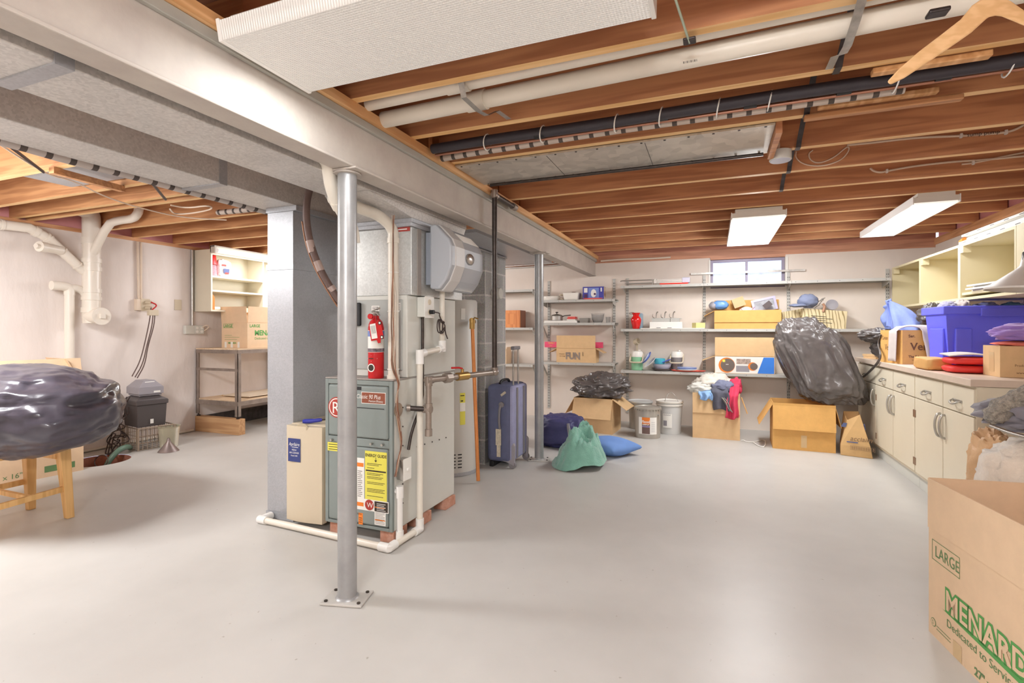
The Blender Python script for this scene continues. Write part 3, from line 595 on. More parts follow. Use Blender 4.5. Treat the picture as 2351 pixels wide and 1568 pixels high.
b = MB(); h1 = top + V((0, .0, 0)); h2 = V((-1.608, 2.86, 1.078)); h3 = V((h2.x, h2.y, 1.44))
b.cyl(h1, h2, .0175); b.cyl(h2, h3, .0165); b.build('upper_run', m_pvc, t, smooth=40)
b = MB(); b.cyl(h1 + V((0, 0, -.06)), h1 + V((0, 0, .024)), .024); b.cyl(h1, h1 + (h2 - h1).normalized() * .05, .024); b.cyl(h2 - (h2 - h1).normalized() * .05, h2 + V((0, .01, 0)), .0235); b.cyl(h2 + V((0, 0, -.02)), h2 + V((0, 0, .05)), .0235); b.split('upper_elbow', m_white_plastic, t, smooth=40)
b = MB(); s0 = V((-1.637, 2.43, .05)); b.cyl(s0, s0 + V((0, 0, .26)), .0165); b.cyl(s0 + V((0, 0, .205)), s0 + V((0, 0, .27)), .021); b.cyl(s0 + V((-.026, 0, .238)), s0 + V((0, 0, .238)), .014); b.cyl(s0 + V((0, 0, -.026)), s0 + V((0, 0, .02)), .022); b.build('stub', m_white_plastic, t, smooth=40)
# brown insulated refrigerant line
t = thing('insulated_line', 'brown insulated refrigerant line looping down past the near steel post', 'pipe', oy(775, 690, 2.34))
pts = [oy(712, 430, 2.28), oy(704, 462, 2.28), oy(703, 505, 2.28), oy(712, 560, 2.28), oy(735, 620, 2.30), oy(772, 682, 2.34), oy(797, 716, 2.40)]
b = MB(); b.tube(pts, .020, 14, 2); b.build('insulation', m_brown, t, smooth=60)
b = MB(); m_wrap = mat('clear_tape', S(166, 146, 138), .3)
for a_, c_ in ((oy(711, 553, 2.28), oy(718, 580, 2.285)), (oy(728, 600, 2.29), oy(737, 622, 2.30)), (oy(759, 658, 2.325), oy(766, 668, 2.335))): b.cyl(a_, c_, .0218, n=16)
b.split('tape_band', m_wrap, t, smooth=40)
b = MB(); b.tube([p + V((-.026, -.004, -.008)) for p in pts[2:6]] + [oy(776, 705, 2.34)], .005, 8, 2); b.build('thin_line', mat('copper_tube', S(150, 110, 86), .4, metal=.5), t, smooth=60)
# control wires tied to the vent pipe
t = thing('control_wires', 'bundle of thin brown wires tied down the vent pipe and furnace side', 'wire', (-1.655, 2.43, .36))
for k in range(5):
    rnd = random.Random(k); j = lambda s_: rnd.uniform(-s_, s_)
    z = [1.84, 1.70, 1.52, 1.40, 1.22, 1.10, .985, .90, .84, .76, .66, .55, .46, .38]
    pts = [V((-1.672 + j(.008) + (.012 if 2 < i < 7 else 0) * (k - 2) * .5, 2.416 + j(.004), zz)) if zz > .95 else V((-1.645 + j(.003), 2.43 + j(.014) + .03 * math.sin(i * 1.3), zz)) for i, zz in enumerate(z)]
    b = MB(); b.tube(pts, .0032, 6, 2); b.build('wire', mat('wire_%d' % k, [S(140, 96, 74), S(110, 80, 64), S(176, 150, 128), S(150, 104, 80), S(200, 186, 170)][k], .5), t, smooth=60)
b = MB()
for zz in (1.52, 1.30, .97): b.lathe([(.034, 0), (.034, .006)], (vp.x, vp.y, zz), 24, close=False)
b.build('cable_tie', m_lab, t)
# electrical boxes on the furnace side
t = thing('switch_box', 'white metal switch box low on the furnace side', 'switch', (-1.63, 2.475, .345))
b = MB(); b.box(-1.663, -1.618, 2.44, 2.51, .35, .465); b.build('box', m_steel, t, bevel=.003); b = MB(); b.box(-1.618, -1.615, 2.435, 2.515, .345, .47); b.build('cover_plate', m_lab, t, bevel=.002); b = MB(); b.box(-1.615, -1.606, 2.468, 2.482, .40, .412); b.build('toggle', m_white_plastic, t)
sb = ox(967, 697, -1.655); t = thing('outlet_box', 'grey metal outlet box with a plugged cord on the coil cabinet side', 'outlet', (-1.63, sb.y, 1.269))
b = MB(); b.box(-1.656, -1.60, sb.y - .045, sb.y + .045, 1.274, 1.394); b.build('box', m_fside, t, bevel=.004); b = MB(); b.box(-1.60, -1.597, sb.y - .05, sb.y + .055, 1.269, 1.397); b.build('cover_plate', m_lab, t); b = MB()
for zz in (1.304, 1.364): b.lathe([(.017, 0), (.017, .003)], (-1.597, sb.y, zz), 18, Matrix.Rotation(PI / 2, 4, 'Y'))
b.build('socket', m_cream, t); b = MB(); b.cyl((-1.645, sb.y, 1.273), (-1.645, sb.y, .80), .009); b.tube([(-1.645, sb.y, .80), (-1.646, sb.y - .03, .72), (-1.647, sb.y - .12, .60), (-1.648, sb.y - .15, .5)], .009, 8, 2); b.build('conduit', m_iron, t, smooth=50)
t = thing('coiled_cable', 'black power cord coiled below the coil cabinet outlet', 'cord', (-1.585, sb.y + .07, 1.15))
b = MB(); b.cyl((-1.592, sb.y, 1.304), (-1.565, sb.y, 1.304), .013); b.build('plug', m_black, t, smooth=50); b = MB()
o = V((-1.572, sb.y + .10, 1.22)); pts = [V((-1.565, sb.y, 1.304)), V((-1.56, sb.y + .06, 1.30)), V((-1.58, sb.y + .09, 1.28))] + [o + V((.01 * math.sin(a * .7), .035 * math.cos(a), .04 * math.sin(a) + .01 * math.cos(2.1 * a))) for a in [i * .55 for i in range(36)]] + [o + V((0, .05, -.04)), o + V((0, .08, -.08))]
b.tube(pts, .004, 6, 1); b.build('cord', m_cord, t, smooth=60)
# ---- black iron gas line
t = thing('gas_pipe', 'dark iron gas pipe dropping from the joists and running to the furnace', 'pipe', (-1.56, 2.75, .55)); r = .0145
g0 = V((-1.392, 3.20, 2.118)); g1 = V((-1.392, 3.20, .905)); gv = ox(984, 886, -1.54); g2 = V((-1.54, gv.y, .905)); g3 = V((-1.54, gv.y, .60)); g4 = V((-1.54, gv.y, .735))
b = MB(); b.cyl(g0, g1, .0175); b.cyl(g0, g0 + V((.0, .36, .0)), .019); b.build('drop', m_iron, t, smooth=40)
m_gp = mat('grey_pipe', S(150, 138, 128), .4, metal=.5, var=.2)
b = MB(); b.cyl(g1, g2, .018); b.cyl(g2, g3, .017); b.build('branch', m_gp, t, smooth=40)
b = MB(); b.cyl(g4, V((fx1 + .006, gv.y - .045, .742)), .015); b.build('furnace_stub', m_iron, t, smooth=40)
b = MB()
for p, d in ((g0, V((0, 0, 1))), (g0, V((0, 1, 0))), (g1, V((0, 0, 1))), (g1, (g2 - g1).normalized()), (g2, V((0, 0, -1))), (g2, (g1 - g2).normalized()), (g4, V((0, 0, 1))), (g4, V((-1, 0, 0)))): b.cyl(p - d * .018, p + d * .034, .0225, n=16)
b.cyl(g3 - V((0, 0, .02)), g3 + V((0, 0, .02)), .022, n=8); dd = (g1 - g2).normalized(); b.cyl(g2 + dd * .14, g2 + dd * .19, .031, n=8); b.cyl(g0 + V((0, .33, 0)), g0 + V((0, .39, 0)), .026, n=16); b.cyl((fx1 + .006, gv.y - .045, .742), (fx1 + .025, gv.y - .035, .742), .02, n=16)
b.split('fitting', m_gp, t, smooth=40)
b = MB(); vq = g2 + dd * .30; b.cyl(vq - dd * .05, vq + dd * .05, .026, n=12); b.cyl(vq, vq + V((0, 0, .045)), .010); b.build('valve_body', m_brass, t, smooth=40); b = MB(); b.tube([vq + V((0, 0, .048)), vq + V((0, 0, .055)) - dd * .03, vq + V((0, 0, .058)) - dd * .10], .006, 6); b.build('valve_handle', m_red, t)
# ---- water heater, copper drain and chimney
wc = V((-2.075, 3.86, 0)); t = thing('water_heater', 'tall white water heater behind the furnace with slots at its base', 'water heater', wc)
m_heater = mat('heater_enamel', S(206, 204, 198), .38); R_ = .215
b = MB(); b.lathe([(R_, .03), (R_, 1.43), (R_ - .01, 1.445), (.05, 1.455)], wc, 48); b.build('tank_jacket', m_heater, t, smooth=40); b = MB(); b.lathe([(R_ + .004, .002), (R_ + .004, .03)], wc, 48); b.build('base_ring', m_galv, t, smooth=40)
b = MB()
def onh(a, z, k=R_ + .001): return wc + V((k * math.cos(a), k * math.sin(a), z))
a0 = math.atan2(-wc.y, -wc.x)
for k in range(5):
    for s_ in (-.12, .12):
        for j in range(5): b.poly([onh(a0 + .18 + s_ - .08 + .032 * j, .07 + .026 * k), onh(a0 + .18 + s_ - .08 + .032 * (j + 1), .07 + .026 * k), onh(a0 + .18 + s_ - .08 + .032 * (j + 1), .079 + .026 * k), onh(a0 + .18 + s_ - .08 + .032 * j, .079 + .026 * k)])
b.build('vent_slot', m_dark, t)
b = MB()
def hpatch(b, a, w, z0, z1, k=R_ + .0012):
    for j in range(6): b.poly([onh(a + w * j / 6, z0, k), onh(a + w * (j + 1) / 6, z0, k), onh(a + w * (j + 1) / 6, z1, k), onh(a + w * j / 6, z1, k)])
hpatch(b, a0 + .30, .22, .42, .68); b.mi = 1; hpatch(b, a0 + .30, .22, .53, .60, R_ + .0016); hpatch(b, a0 + .34, .18, 1.28, 1.37); b.mi = 2; hpatch(b, a0 + .32, .16, .655, .662, R_ + .002); hpatch(b, a0 + .33, .1, .61, .62, R_ + .002)
b.build('energy_label', [m_yel, m_lab, m_ink], t)
ct = thing('copper_drain_pipe', 'orange copper discharge pipe leaning down the water heater front', 'pipe', (-1.90, 3.63, 0)); k0 = oy(1084, 738, 3.70); k1 = oy(1098, 1075, 3.60); k1.z = .02
b = MB(); b.cyl(k1, k0, .015, n=14); b.build('tube', mat('copper', S(206, 132, 74), .4, metal=.35, var=.12), ct, smooth=40); b = MB(); b.cyl(k0 + V((-.03, .09, .0)), k0 + V((0, -.01, .01)), .02); b.cyl(k0 + V((0, 0, -.06)), k0 + V((0, 0, .02)), .022); b.tube([k0, k0 + V((.03, -.02, .03)), k0 + V((.06, -.01, .02))], .006, 6); b.build('relief_valve', m_brass, ct, smooth=40)
def block_mat():
    m = bpy.data.materials.new('concrete_block'); m.use_nodes = True; nt = m.node_tree; N = nt.nodes; L = nt.links; b = N['Principled BSDF']; b.inputs['Roughness'].default_value = .95
    tc = N.new('ShaderNodeTexCoord'); sx = N.new('ShaderNodeSeparateXYZ'); L.new(tc.outputs['Object'], sx.inputs[0]); ad = N.new('ShaderNodeMath'); ad.operation = 'ADD'; L.new(sx.outputs[0], ad.inputs[0]); L.new(sx.outputs[1], ad.inputs[1])
    cb = N.new('ShaderNodeCombineXYZ'); L.new(ad.outputs[0], cb.inputs[0]); L.new(sx.outputs[2], cb.inputs[1])
    br = N.new('ShaderNodeTexBrick'); br.inputs['Scale'].default_value = 1; br.inputs['Brick Width'].default_value = .42; br.inputs['Row Height'].default_value = .215; br.inputs['Mortar Size'].default_value = .009; br.inputs['Mortar Smooth'].default_value = .4
    br.inputs['Color1'].default_value = S(152, 148, 140); br.inputs['Color2'].default_value = S(172, 166, 156); br.inputs['Mortar'].default_value = S(196, 186, 172); L.new(cb.outputs[0], br.inputs['Vector'])
    n = N.new('ShaderNodeTexNoise'); n.inputs['Scale'].default_value = 90; n.inputs['Detail'].default_value = 3; L.new(tc.outputs['Object'], n.inputs['Vector'])
    mx = N.new('ShaderNodeMix'); mx.data_type = 'RGBA'; mx.blend_type = 'OVERLAY'; mx.inputs['Factor'].default_value = .6; L.new(br.outputs['Color'], mx.inputs['A']); L.new(n.outputs['Color'], mx.inputs['B'])
    hs = N.new('ShaderNodeHueSaturation'); hs.inputs['Saturation'].default_value = .35; L.new(mx.outputs['Result'], hs.inputs['Color']); L.new(hs.outputs['Color'], b.inputs['Base Color'])
    bp = N.new('ShaderNodeBump'); bp.inputs['Strength'].default_value = .5; bp.inputs['Distance'].default_value = .01; L.new(n.outputs['Fac'], bp.inputs['Height']); L.new(bp.outputs[0], b.inputs['Normal'])
    return m
t = thing('chimney', 'grey concrete block chimney behind the water heater', 'chimney', (-2.13, 4.37, 0))
box(-2.40, -1.885, 4.12, 4.60, 0, 1.885).build('block_stack', block_mat(), t)
b = MB(); cpt = ox(1133, 674, -1.885); b.lathe([(.052, 0), (.052, .07), (.048, .075)], cpt, 28, Matrix.Rotation(PI / 2, 4, 'Y')); b.build('flue_cap', m_fside, t, smooth=40)
b = MB(); b.box(-2.41, -1.875, 4.0, 4.62, 1.886, 1.899); b.build('metal_cover', m_galv, t)
tag(box(-2.45, -1.60, 3.35, 5.2, 1.905, 1.93).build('galvanized_sheet', m_galv), 'flat galvanized sheet metal over the chimney beside the beam', 'panel')
# ================================================================ left side of the basement
def carton(label, A, ang, w, d, h, flaps, mm, z0=0.0, group=None, name='cardboard_box', th=.005, closed=False):
    t = thing(name, label, 'box', (A[0], A[1], z0), ang, group)
    b = MB(); b.box(0, w, 0, d, 0, th)
    b.box(0, w, 0, th, th, h); b.box(0, w, d - th, d, th, h); b.box(0, th, th, d - th, th, h); b.box(w - th, w, th, d - th, th, h)
    if closed: b.box(0, w, 0, d, h, h + th)
    b.build('body', mm, t, local=True)
    for side, a, fl in flaps:
        a = math.radians(a); M = {'front': Matrix.Translation((0, 0, h)) @ Matrix.Rotation(a, 4, 'X'), 'back': Matrix.Translation((w, d, h)) @ Matrix.Rotation(PI, 4, 'Z') @ Matrix.Rotation(a, 4, 'X'),
             'left': Matrix.Translation((0, d, h)) @ Matrix.Rotation(-PI / 2, 4, 'Z') @ Matrix.Rotation(a, 4, 'X'), 'right': Matrix.Translation((w, 0, h)) @ Matrix.Rotation(PI / 2, 4, 'Z') @ Matrix.Rotation(a, 4, 'X')}[side]
        L_ = w if side in ('front', 'back') else d
        b = MB(); o_ = .0045 if a > 2.6 else 0
        b.box(.002, L_ - .002, -th * .9 - o_, -o_, .001, fl, M); b.build('flap', mm, t, local=True)
    return t
FX, FZ = V((1, 0, 0)), V((0, 0, 1))
def front(u, z): return V((u, 0, z))
# ---- drain stack on the left wall
t = thing('drain_stack', 'white plastic drain stack with branches on the left wall', 'pipe', (-5.58, 3.08, 1.26)); m_pv2 = mat('pvc_bright', S(234, 226, 214), .3)
sx, sy = -5.58, 3.085
b = MB(); b.cyl((sx, sy, 1.30), (sx, sy, 2.26), .073, n=28); b.build('riser', m_pv2, t, smooth=40)
b = MB()
for z0, z1 in ((2.02, 2.08), (1.84, 1.88), (1.76, 1.80), (1.55, 1.59), (1.48, 1.51), (1.36, 1.41)): b.cyl((sx, sy, z0), (sx, sy, z1), .081, n=28)
b.split('coupling', m_pv2, t, smooth=40)
b = MB(); b.tube([(sx, sy, 2.22), (sx, sy, 2.30), (sx + .01, sy - .05, 2.34), (sx + .02, sy - .16, 2.35)], .074, 20, 2); b.build('top_elbow', m_pv2, t, smooth=50)
b = MB(); p = [oy(319, 478, 3.08), oy(317, 490, 3.08), oy(306, 502, 3.08), oy(272, 506, 3.09), oy(248, 514, 3.09), ox(212, 585, -5.55)]; b.tube(p, .037, 16, 1); b.build('upper_branch', m_pv2, t, smooth=50)
b = MB(); e0, e1 = V((sx, sy, 1.325)), V((sx + .12, sy + .01, 1.325)); b.cyl((sx, sy, 1.26), (sx, sy, 1.32), .07, n=24); b.cyl(e0, e1, .074, n=28); b.cyl(e1, e1 + V((.02, 0, 0)), .083, n=28); b.box(e1.x + .02, e1.x + .045, e1.y - .022, e1.y + .022, 1.303, 1.347); b.build('cleanout', m_pv2, t, smooth=40)
b = MB(); p = [(-5.6, 1.2, 2.09), (-5.6, 2.42, 2.086), ox(66, 523, -5.6), ox(109, 546, -5.6), ox(190, 621, -5.6), (sx, sy, 1.72)]; b.tube(p, .042, 18, 0); b.build('diagonal_branch', m_pv2, t, smooth=50)
b = MB(); q = [V(x) for x in p]
for i, f0, f1 in ((1, -.01, .09), (2, .25, .5), (2, .9, 1.0), (3, 0, .05), (3, .38, .42), (3, .82, .86)):
    a, c = q[i], q[i + 1]; b.cyl(a.lerp(c, f0), a.lerp(c, f1), .047, n=20)
b.split('branch_coupling', m_pv2, t, smooth=40)
b = MB(); c0 = ox(140, 575, -5.58); c1 = ox(97, 567, -5.52); b.cyl(c0, c1, .04, n=18); d = (c1 - c0).normalized(); b.cyl(c1 - d * .03, c1 + d * .03, .046, n=18); b.cyl(c1 + d * .03, c1 + d * .06, .022, n=8); b.build('branch_cleanout', m_pv2, t, smooth=40)
lx, ly = -5.6, 2.915
b = MB(); b.cyl((lx, ly, .002), (lx, ly, 1.55), .038, n=22); b.build('standpipe', m_pv2, t, smooth=40)
b = MB(); b.tube([(lx, ly, 1.52), (lx, ly, 1.58), (lx, ly - .03, 1.60), (lx, ly - .14, 1.60)], .042, 18, 1); b.build('standpipe_elbow', m_pv2, t, smooth=50)
b = MB(); b.tube([(lx, ly, 1.585), (lx, ly + .06, 1.59), (lx, ly + .12, 1.56), (sx - .02, sy - .03, 1.50)], .036, 16, 1); b.build('side_branch', m_pv2, t, smooth=50)
# ---- outlet, conduit, cords
t = thing('wall_outlet', 'wall outlet with plugs and a small adapter above the sump pump', 'outlet', ox(321, 698, LW)); oc = ox(321, 700, LW)
b = MB(); b.box(LW + .001, LW + .05, oc.y - .06, oc.y + .02, oc.z - .06, oc.z + .06); b.build('box', m_cable, t, bevel=.004)
b = MB(); b.box(LW + .05, LW + .055, oc.y - .02, oc.y + .07, oc.z - .065, oc.z + .065); b.build('cover_plate', m_cream, t)
b = MB()
for dy in (-.03, 0.0): b.tube([(LW + .02, oc.y + dy * 1.2, 2.13), (LW + .02, oc.y + dy, 1.8), (LW + .022, oc.y + dy * .8, oc.z + .05)], .011, 8)
b.build('conduit', m_cable, t, smooth=50)
for dz, nm in ((.028, 'plug'), (-.03, 'plug')):
    b = MB(); b.cyl((LW + .056, oc.y + .03, oc.z + dz), (LW + .10, oc.y + .05, oc.z + dz), .019, n=12); b.build(nm, m_cream, t, smooth=40)
b = MB(); ad = ox(351, 718, LW + .12); b.box(ad.x - .02, ad.x + .02, ad.y - .05, ad.y + .05, ad.z - .03, ad.z + .03); b.build('adapter', m_cream, t, bevel=.004)
b = MB(); b.tube([(LW + .10, oc.y + .05, oc.z + .03), (LW + .12, oc.y + .11, oc.z + .0), ad + V((0, -.01, .03))], .007, 8, 2); b.build('red_lead', m_red, t, smooth=60)
t = thing('outlet_cables', 'long grey cords hanging from the wall outlet to the pump charger', 'cord', ox(308, 862, -5.56))
for k, (x, y) in enumerate(((303, 864), (310, 866), (315, 868))):
    a0 = ad + V((0, -.02 + .02 * k, -.03)) if k else V((LW + .10, oc.y + .05, oc.z - .03))
    e = ox(x, y, -5.50); b = MB(); b.tube([a0, a0 + V((0, -.01, -.12)), a0.lerp(e, .5) + V((.01, .03 - .01 * k, 0)), a0.lerp(e, .8) + V((0, .04, 0)), e], .0055, 7, 2); b.build('cord', m_brown, t, smooth=60)
wp = ox(408, 700, LW); tag(box(LW + .001, LW + .008, wp.y - .04, wp.y + .04, wp.z - .06, wp.z + .06).build('wall_plate', m_cream, bevel=.002), 'cream wall plate high on the left wall', 'outlet')
cq = ox(441, 757, LW); t = thing('quad_outlet', 'grey four socket outlet box below a metal conduit by the workbench', 'outlet', (LW + .02, cq.y, cq.z - .05))
b = MB(); b.cyl((LW + .018, cq.y - .01, cq.z + .05), (LW + .018, cq.y - .01, 2.13), .014, n=14); b.build('conduit', m_steel, t, smooth=40)
b = MB(); b.box(LW + .001, LW + .045, cq.y - .11, cq.y + .0, cq.z - .05, cq.z + .05); b.box(LW + .001, LW + .045, cq.y, cq.y + .12, cq.z - .05, cq.z + .05); b.build('box', m_fside, t, bevel=.004)
b = MB()
for dy in (.03, .09):
    for dz in (-.022, .022): b.lathe([(.016, 0), (.016, .003)], (LW + .045, cq.y + dy, cq.z + dz), 14, Matrix.Rotation(PI / 2, 4, 'Y'))
b.build('socket', m_lab, t); b = MB(); b.tube([(LW + .05, cq.y + .09, cq.z + .03), (LW + .10, cq.y + .11, cq.z + .06), (LW + .09, cq.y + .15, cq.z + .03), (LW + .05, cq.y + .12, cq.z - .01)], .005, 7, 2); b.build('short_cord', m_cable, t, smooth=60)
# ---- upper cabinet, strip light and what is inside
m_cab = mat('cabinet_cream', S(224, 216, 196), .45, var=.03, vs=3)
kx0, kx1, ky0, ky1, kz0, kz1, T = LW + .002, -5.41, 4.212, 5.75, 1.41, 2.13, .018
t = thing('wall_cabinet', 'open cream wall cabinet with shelves above the metal workbench', 'cabinet', (-5.55, 4.98, kz0))
b = MB(); b.box(kx0, kx1, ky0, ky0 + T, kz0, kz1); b.box(kx0, kx1, ky1 - T, ky1, kz0, kz1); b.box(kx0, kx1, ky0 + T, ky1 - T, kz0, kz0 + T); b.box(kx0, kx1, ky0 + T, ky1 - T, kz1 - T, kz1); b.box(kx0, kx0 + .006, ky0 + T, ky1 - T, kz0 + T, kz1 - T); b.box(kx1 - .02, kx1 - .001, ky0 + T, ky1 - T, kz1 - .06, kz1 - T); b.box(kx0, kx1 - .01, 4.95, 4.95 + T, kz0 + T, kz1 - T)
b.build('carcass', m_cab, t)
for z in (1.826, 1.66): box(kx0 + .006, kx1 - .004, ky0 + T, 4.95, z - .02, z).build('shelf', m_cab, t)
t = thing('strip_light', 'lit fluorescent strip light along the top of the left wall cabinet', 'light', (-5.39, 5.0, 2.13), group='fluorescent strip lights')
b = MB(); b.box(kx1 + .002, kx1 + .07, 4.20, 5.6, 2.155, 2.168); b.box(kx1 + .002, kx1 + .012, 4.20, 5.6, 2.09, 2.155); b.box(kx1 + .002, kx1 + .075, 4.20, 4.215, 2.08, 2.165); b.build('reflector', m_house, t)
m_tube = mat('lit_tube', S(250, 250, 248), .4, emit=.9, ecol=(1, .97, .93, 1)); b = MB(); b.cyl((kx1 + .045, 4.26, 2.115), (kx1 + .045, 5.58, 2.115), .019, n=16); b.build('tube', m_tube, t, smooth=40)
b = MB(); b.cyl((kx1 + .045, 4.215, 2.115), (kx1 + .045, 4.26, 2.115), .022, n=12); b.box(kx1 + .02, kx1 + .07, 4.216, 4.24, 2.08, 2.14); b.build('socket', m_white_plastic, t)
lamp(kx1 + .22, 4.9, 2.09, .1, 1.3, 8)
m_cup = mat('red_cup', S(226, 44, 44), .35); m_sleeve = mat('cup_sleeve', S(226, 150, 160), .35, var=.15, vs=40)
t = thing('cup_stack', 'stack of red plastic cups in a clear sleeve on the cabinet shelf', 'cups', (-5.50, 4.29, 1.827)); c0 = (-5.50, 4.30, 1.827)
b = MB(); b.lathe([(.052, 0)] + [(.052 - .004 * (k % 2) - .0005 * k, .006 * k + .002) for k in range(22)], c0, 28); b.build('sleeved_cups', m_sleeve, t, smooth=30); b = MB(); b.lathe([(.050, .135), (.036, .245), (.034, .248)], c0, 28); b.build('top_cup', m_cup, t, smooth=40)
t = thing('plastic_cup_bag', 'clear bag of cups with red and blue print beside the red cups', 'bag', (-5.50, 4.44, 1.827)); b = MB(); b.blob((-5.50, 4.445, 1.925), (.05, .085, .11), 3, .12, 3, 32, 20, .1, .6, zmin=1.828); b.build('bag', mat('printed_bag', S(226, 216, 214), .25, var=.3, vs=26), t, smooth=60)
b = MB(); b.rect((-5.446, 4.40, 1.872), (0, 1, 0), FZ, .08, .055, .004); b.mi = 1; b.rect((-5.445, 4.42, 1.862), (0, 1, 0), FZ, .05, .02, .006); b.rect((-5.448, 4.38, 1.955), (0, 1, 0), FZ, .06, .022, .004); b.build('print_panel', [m_blue_ink, m_redl], t)
t = thing('orange_bottle', 'orange carton standing in the bottom of the left cabinet', 'carton', (-5.46, 4.25, 1.429)); b = MB(); b.prism([(4.233, 1.4285), (4.27, 1.4285), (4.27, 1.57), (4.252, 1.60), (4.233, 1.61)], .08, lambda a, c, d: V((-5.50 + d, a, c))); b.build('carton', mat('orange', S(226, 132, 52), .5), t, bevel=.004)
t = thing('small_white_jar', 'small white jar lying in the bottom of the left cabinet', 'jar', (-5.45, 4.31, 1.429)); b = MB(); b.cyl((-5.46, 4.285, 1.447), (-5.46, 4.36, 1.447), .018, n=16); b.build('jar', m_lab, t, smooth=40)
# ---- workbench of angle iron
m_ang = mat('angle_iron', S(150, 136, 126), .5, metal=.4, var=.2, vs=12); m_plyw = wood('bench_board', S(206, 176, 142), S(228, 204, 174), 1, bump=0)
bx0, bx1, by0, by1, bz = LW + .01, -5.015, 4.235, 6.1, .972
t = thing('workbench', 'metal framed workbench with a lower shelf standing on a wooden block', 'workbench', (-5.35, 5.1, .18))
def lshape(b, x, y, z0, z1, sx, sy, w=.045, th=.006): b.box(min(x, x + sx * w), max(x, x + sx * w), min(y, y + sy * th), max(y, y + sy * th), z0, z1); b.box(min(x, x + sx * th), max(x, x + sx * th), min(y, y + sy * w), max(y, y + sy * w), z0, z1)
for (x, y, a, c, z) in ((bx0, by0, 1, 1, .21), (bx1, by0, -1, 1, .205), (bx0, by1, 1, -1, .21), (bx1, by1, -1, -1, .205), (bx1, 5.28, -1, 1, .205), (bx0, 5.28, 1, 1, .21)):
    b = MB(); lshape(b, x, y, z, bz - .008, a, c); b.build('leg', m_ang, t)
    b = MB(); b.cyl((x + a * .02, y + c * .02, .182), (x + a * .02, y + c * .02, z + .02), .007, n=8); b.cyl((x + a * .02, y + c * .02, .181), (x + a * .02, y + c * .02, .19), .02, n=10); b.build('levelling_foot', m_iron, t)
for z, w in ((bz - .05, .042), (.72, .03), (.325, .05)): box(bx0, bx1, by0 - .003, by0 + .002, z, z + w).build('end_rail', m_ang, t)
for z, w in ((bz - .05, .042), (.325, .05)): box(bx1 - .002, bx1 + .003, by0, by1, z, z + w).build('long_rail', m_ang, t)
box(bx0, bx1, by0, by1, bz - .008, bz + .006).build('top_board', m_plyw, t); box(bx0, bx1 - .006, by0 + .004, by1, .372, .385).build('shelf_board', m_plyw, t)
for k, (a, c) in enumerate(((-5.60, 4.50), (-5.52, 4.46))):
    tag(box(a, a + .42, c, c + 1.3, .386 + .012 * k, .396 + .012 * k).build('panel_sheet', m_card if not k else mat('pale_sheet', S(226, 210, 188), .6)), ('tan' if not k else 'pale') + ' flat board lying on the lower workbench shelf' + (', the upper one' if k else ', the lower one'), 'board')
m_block = wood('block_wood', S(180, 134, 92), S(206, 164, 120), 0, bump=0)
for k in range(2): tag(box(bx0, -4.985, 4.226 + .042 * k, 4.266 + .042 * k, .001, .178).build('wooden_block', wood('block_wood%d' % k, S(180, 134, 92), S(206, 164, 120), 0, bump=0)), ('front' if not k else 'rear') + ' board of the doubled wooden block under the workbench leg', 'board')
tag(box(-5.60, -5.02, 6.0, 6.08, .001, .178).build('wooden_block', m_block), 'wooden block under the far legs of the workbench', 'board')
tag(box(-5.60, -5.02, 5.26, 5.34, .001, .178).build('wooden_block', m_block), 'wooden block under the middle legs of the workbench', 'board')
tag(box(LW + .002, LW + .03, 4.34, 6.4, .001, .168).build('kick_board', mat('black_board', S(70, 64, 62), .6, var=.4, vs=20)), 'dusty black board on edge behind the workbench feet', 'board')
# moving box on the workbench
A = ox(568, 801, -5.07); ang = 0
B = None
for k in range(200):
    q = ray(509, 800); s_ = (A.y + .002 * k) / q[1]; B = V((q[0] * s_, q[1] * s_, 0))
    if (B.xy - A.xy).length > .0 and B.x > LW + .05 and (B.xy - A.xy).length >= .40: break
wv = (A.xy - B.xy); ang = math.atan2(wv.y, wv.x); W_ = wv.length
t = carton('brown moving box with LARGE in green on the metal workbench', B, ang, W_, .62, .30, [('front', 4, .19), ('right', 3, .19), ('left', 0, .19), ('back', 0, .19)], m_card_p, bz + .0065, name='moving_box', group='brown moving boxes')
b = MB(); b.text('LARGE', .05, front(.03, .245), FX, FZ, .0012, off=.001); b.rect(front(.025, .238), FX, FZ, .17, .003, .001); b.rect(front(.025, .285), FX, FZ, .17, .003, .001)
for k, (u, w_) in enumerate(((.05, .12), (.05, .24), (.05, .2))): b.rect(front(u, .15 - .025 * k), FX, FZ, w_, .003, .001)
b.text('MENARDS', .028, front(.11, .05), FX, FZ, .0012, off=.001); b.build('green_print', m_green_ink, t, local=True); b = MB(); RX, RN = V((0, 1, 0)), V((W_, 0, 0))
b.text('LARGE', .05, RN + V((0, .03, .245)), RX, FZ, .0012, off=.001); b.text('MENARDS', .085, RN + V((0, .10, .15)), RX, FZ, .0012, off=.003); b.text('Dedicated to Service', .04, RN + V((0, .10, .10)), RX, FZ, .0012); b.build('green_print', m_green_ink, t, local=True)
b = MB()
for u in (.05, .15, .26): b.rect(front(u, .003), FX, FZ, .035, .07, .0015)
b.build('tape_strip', m_lab, t, local=True)
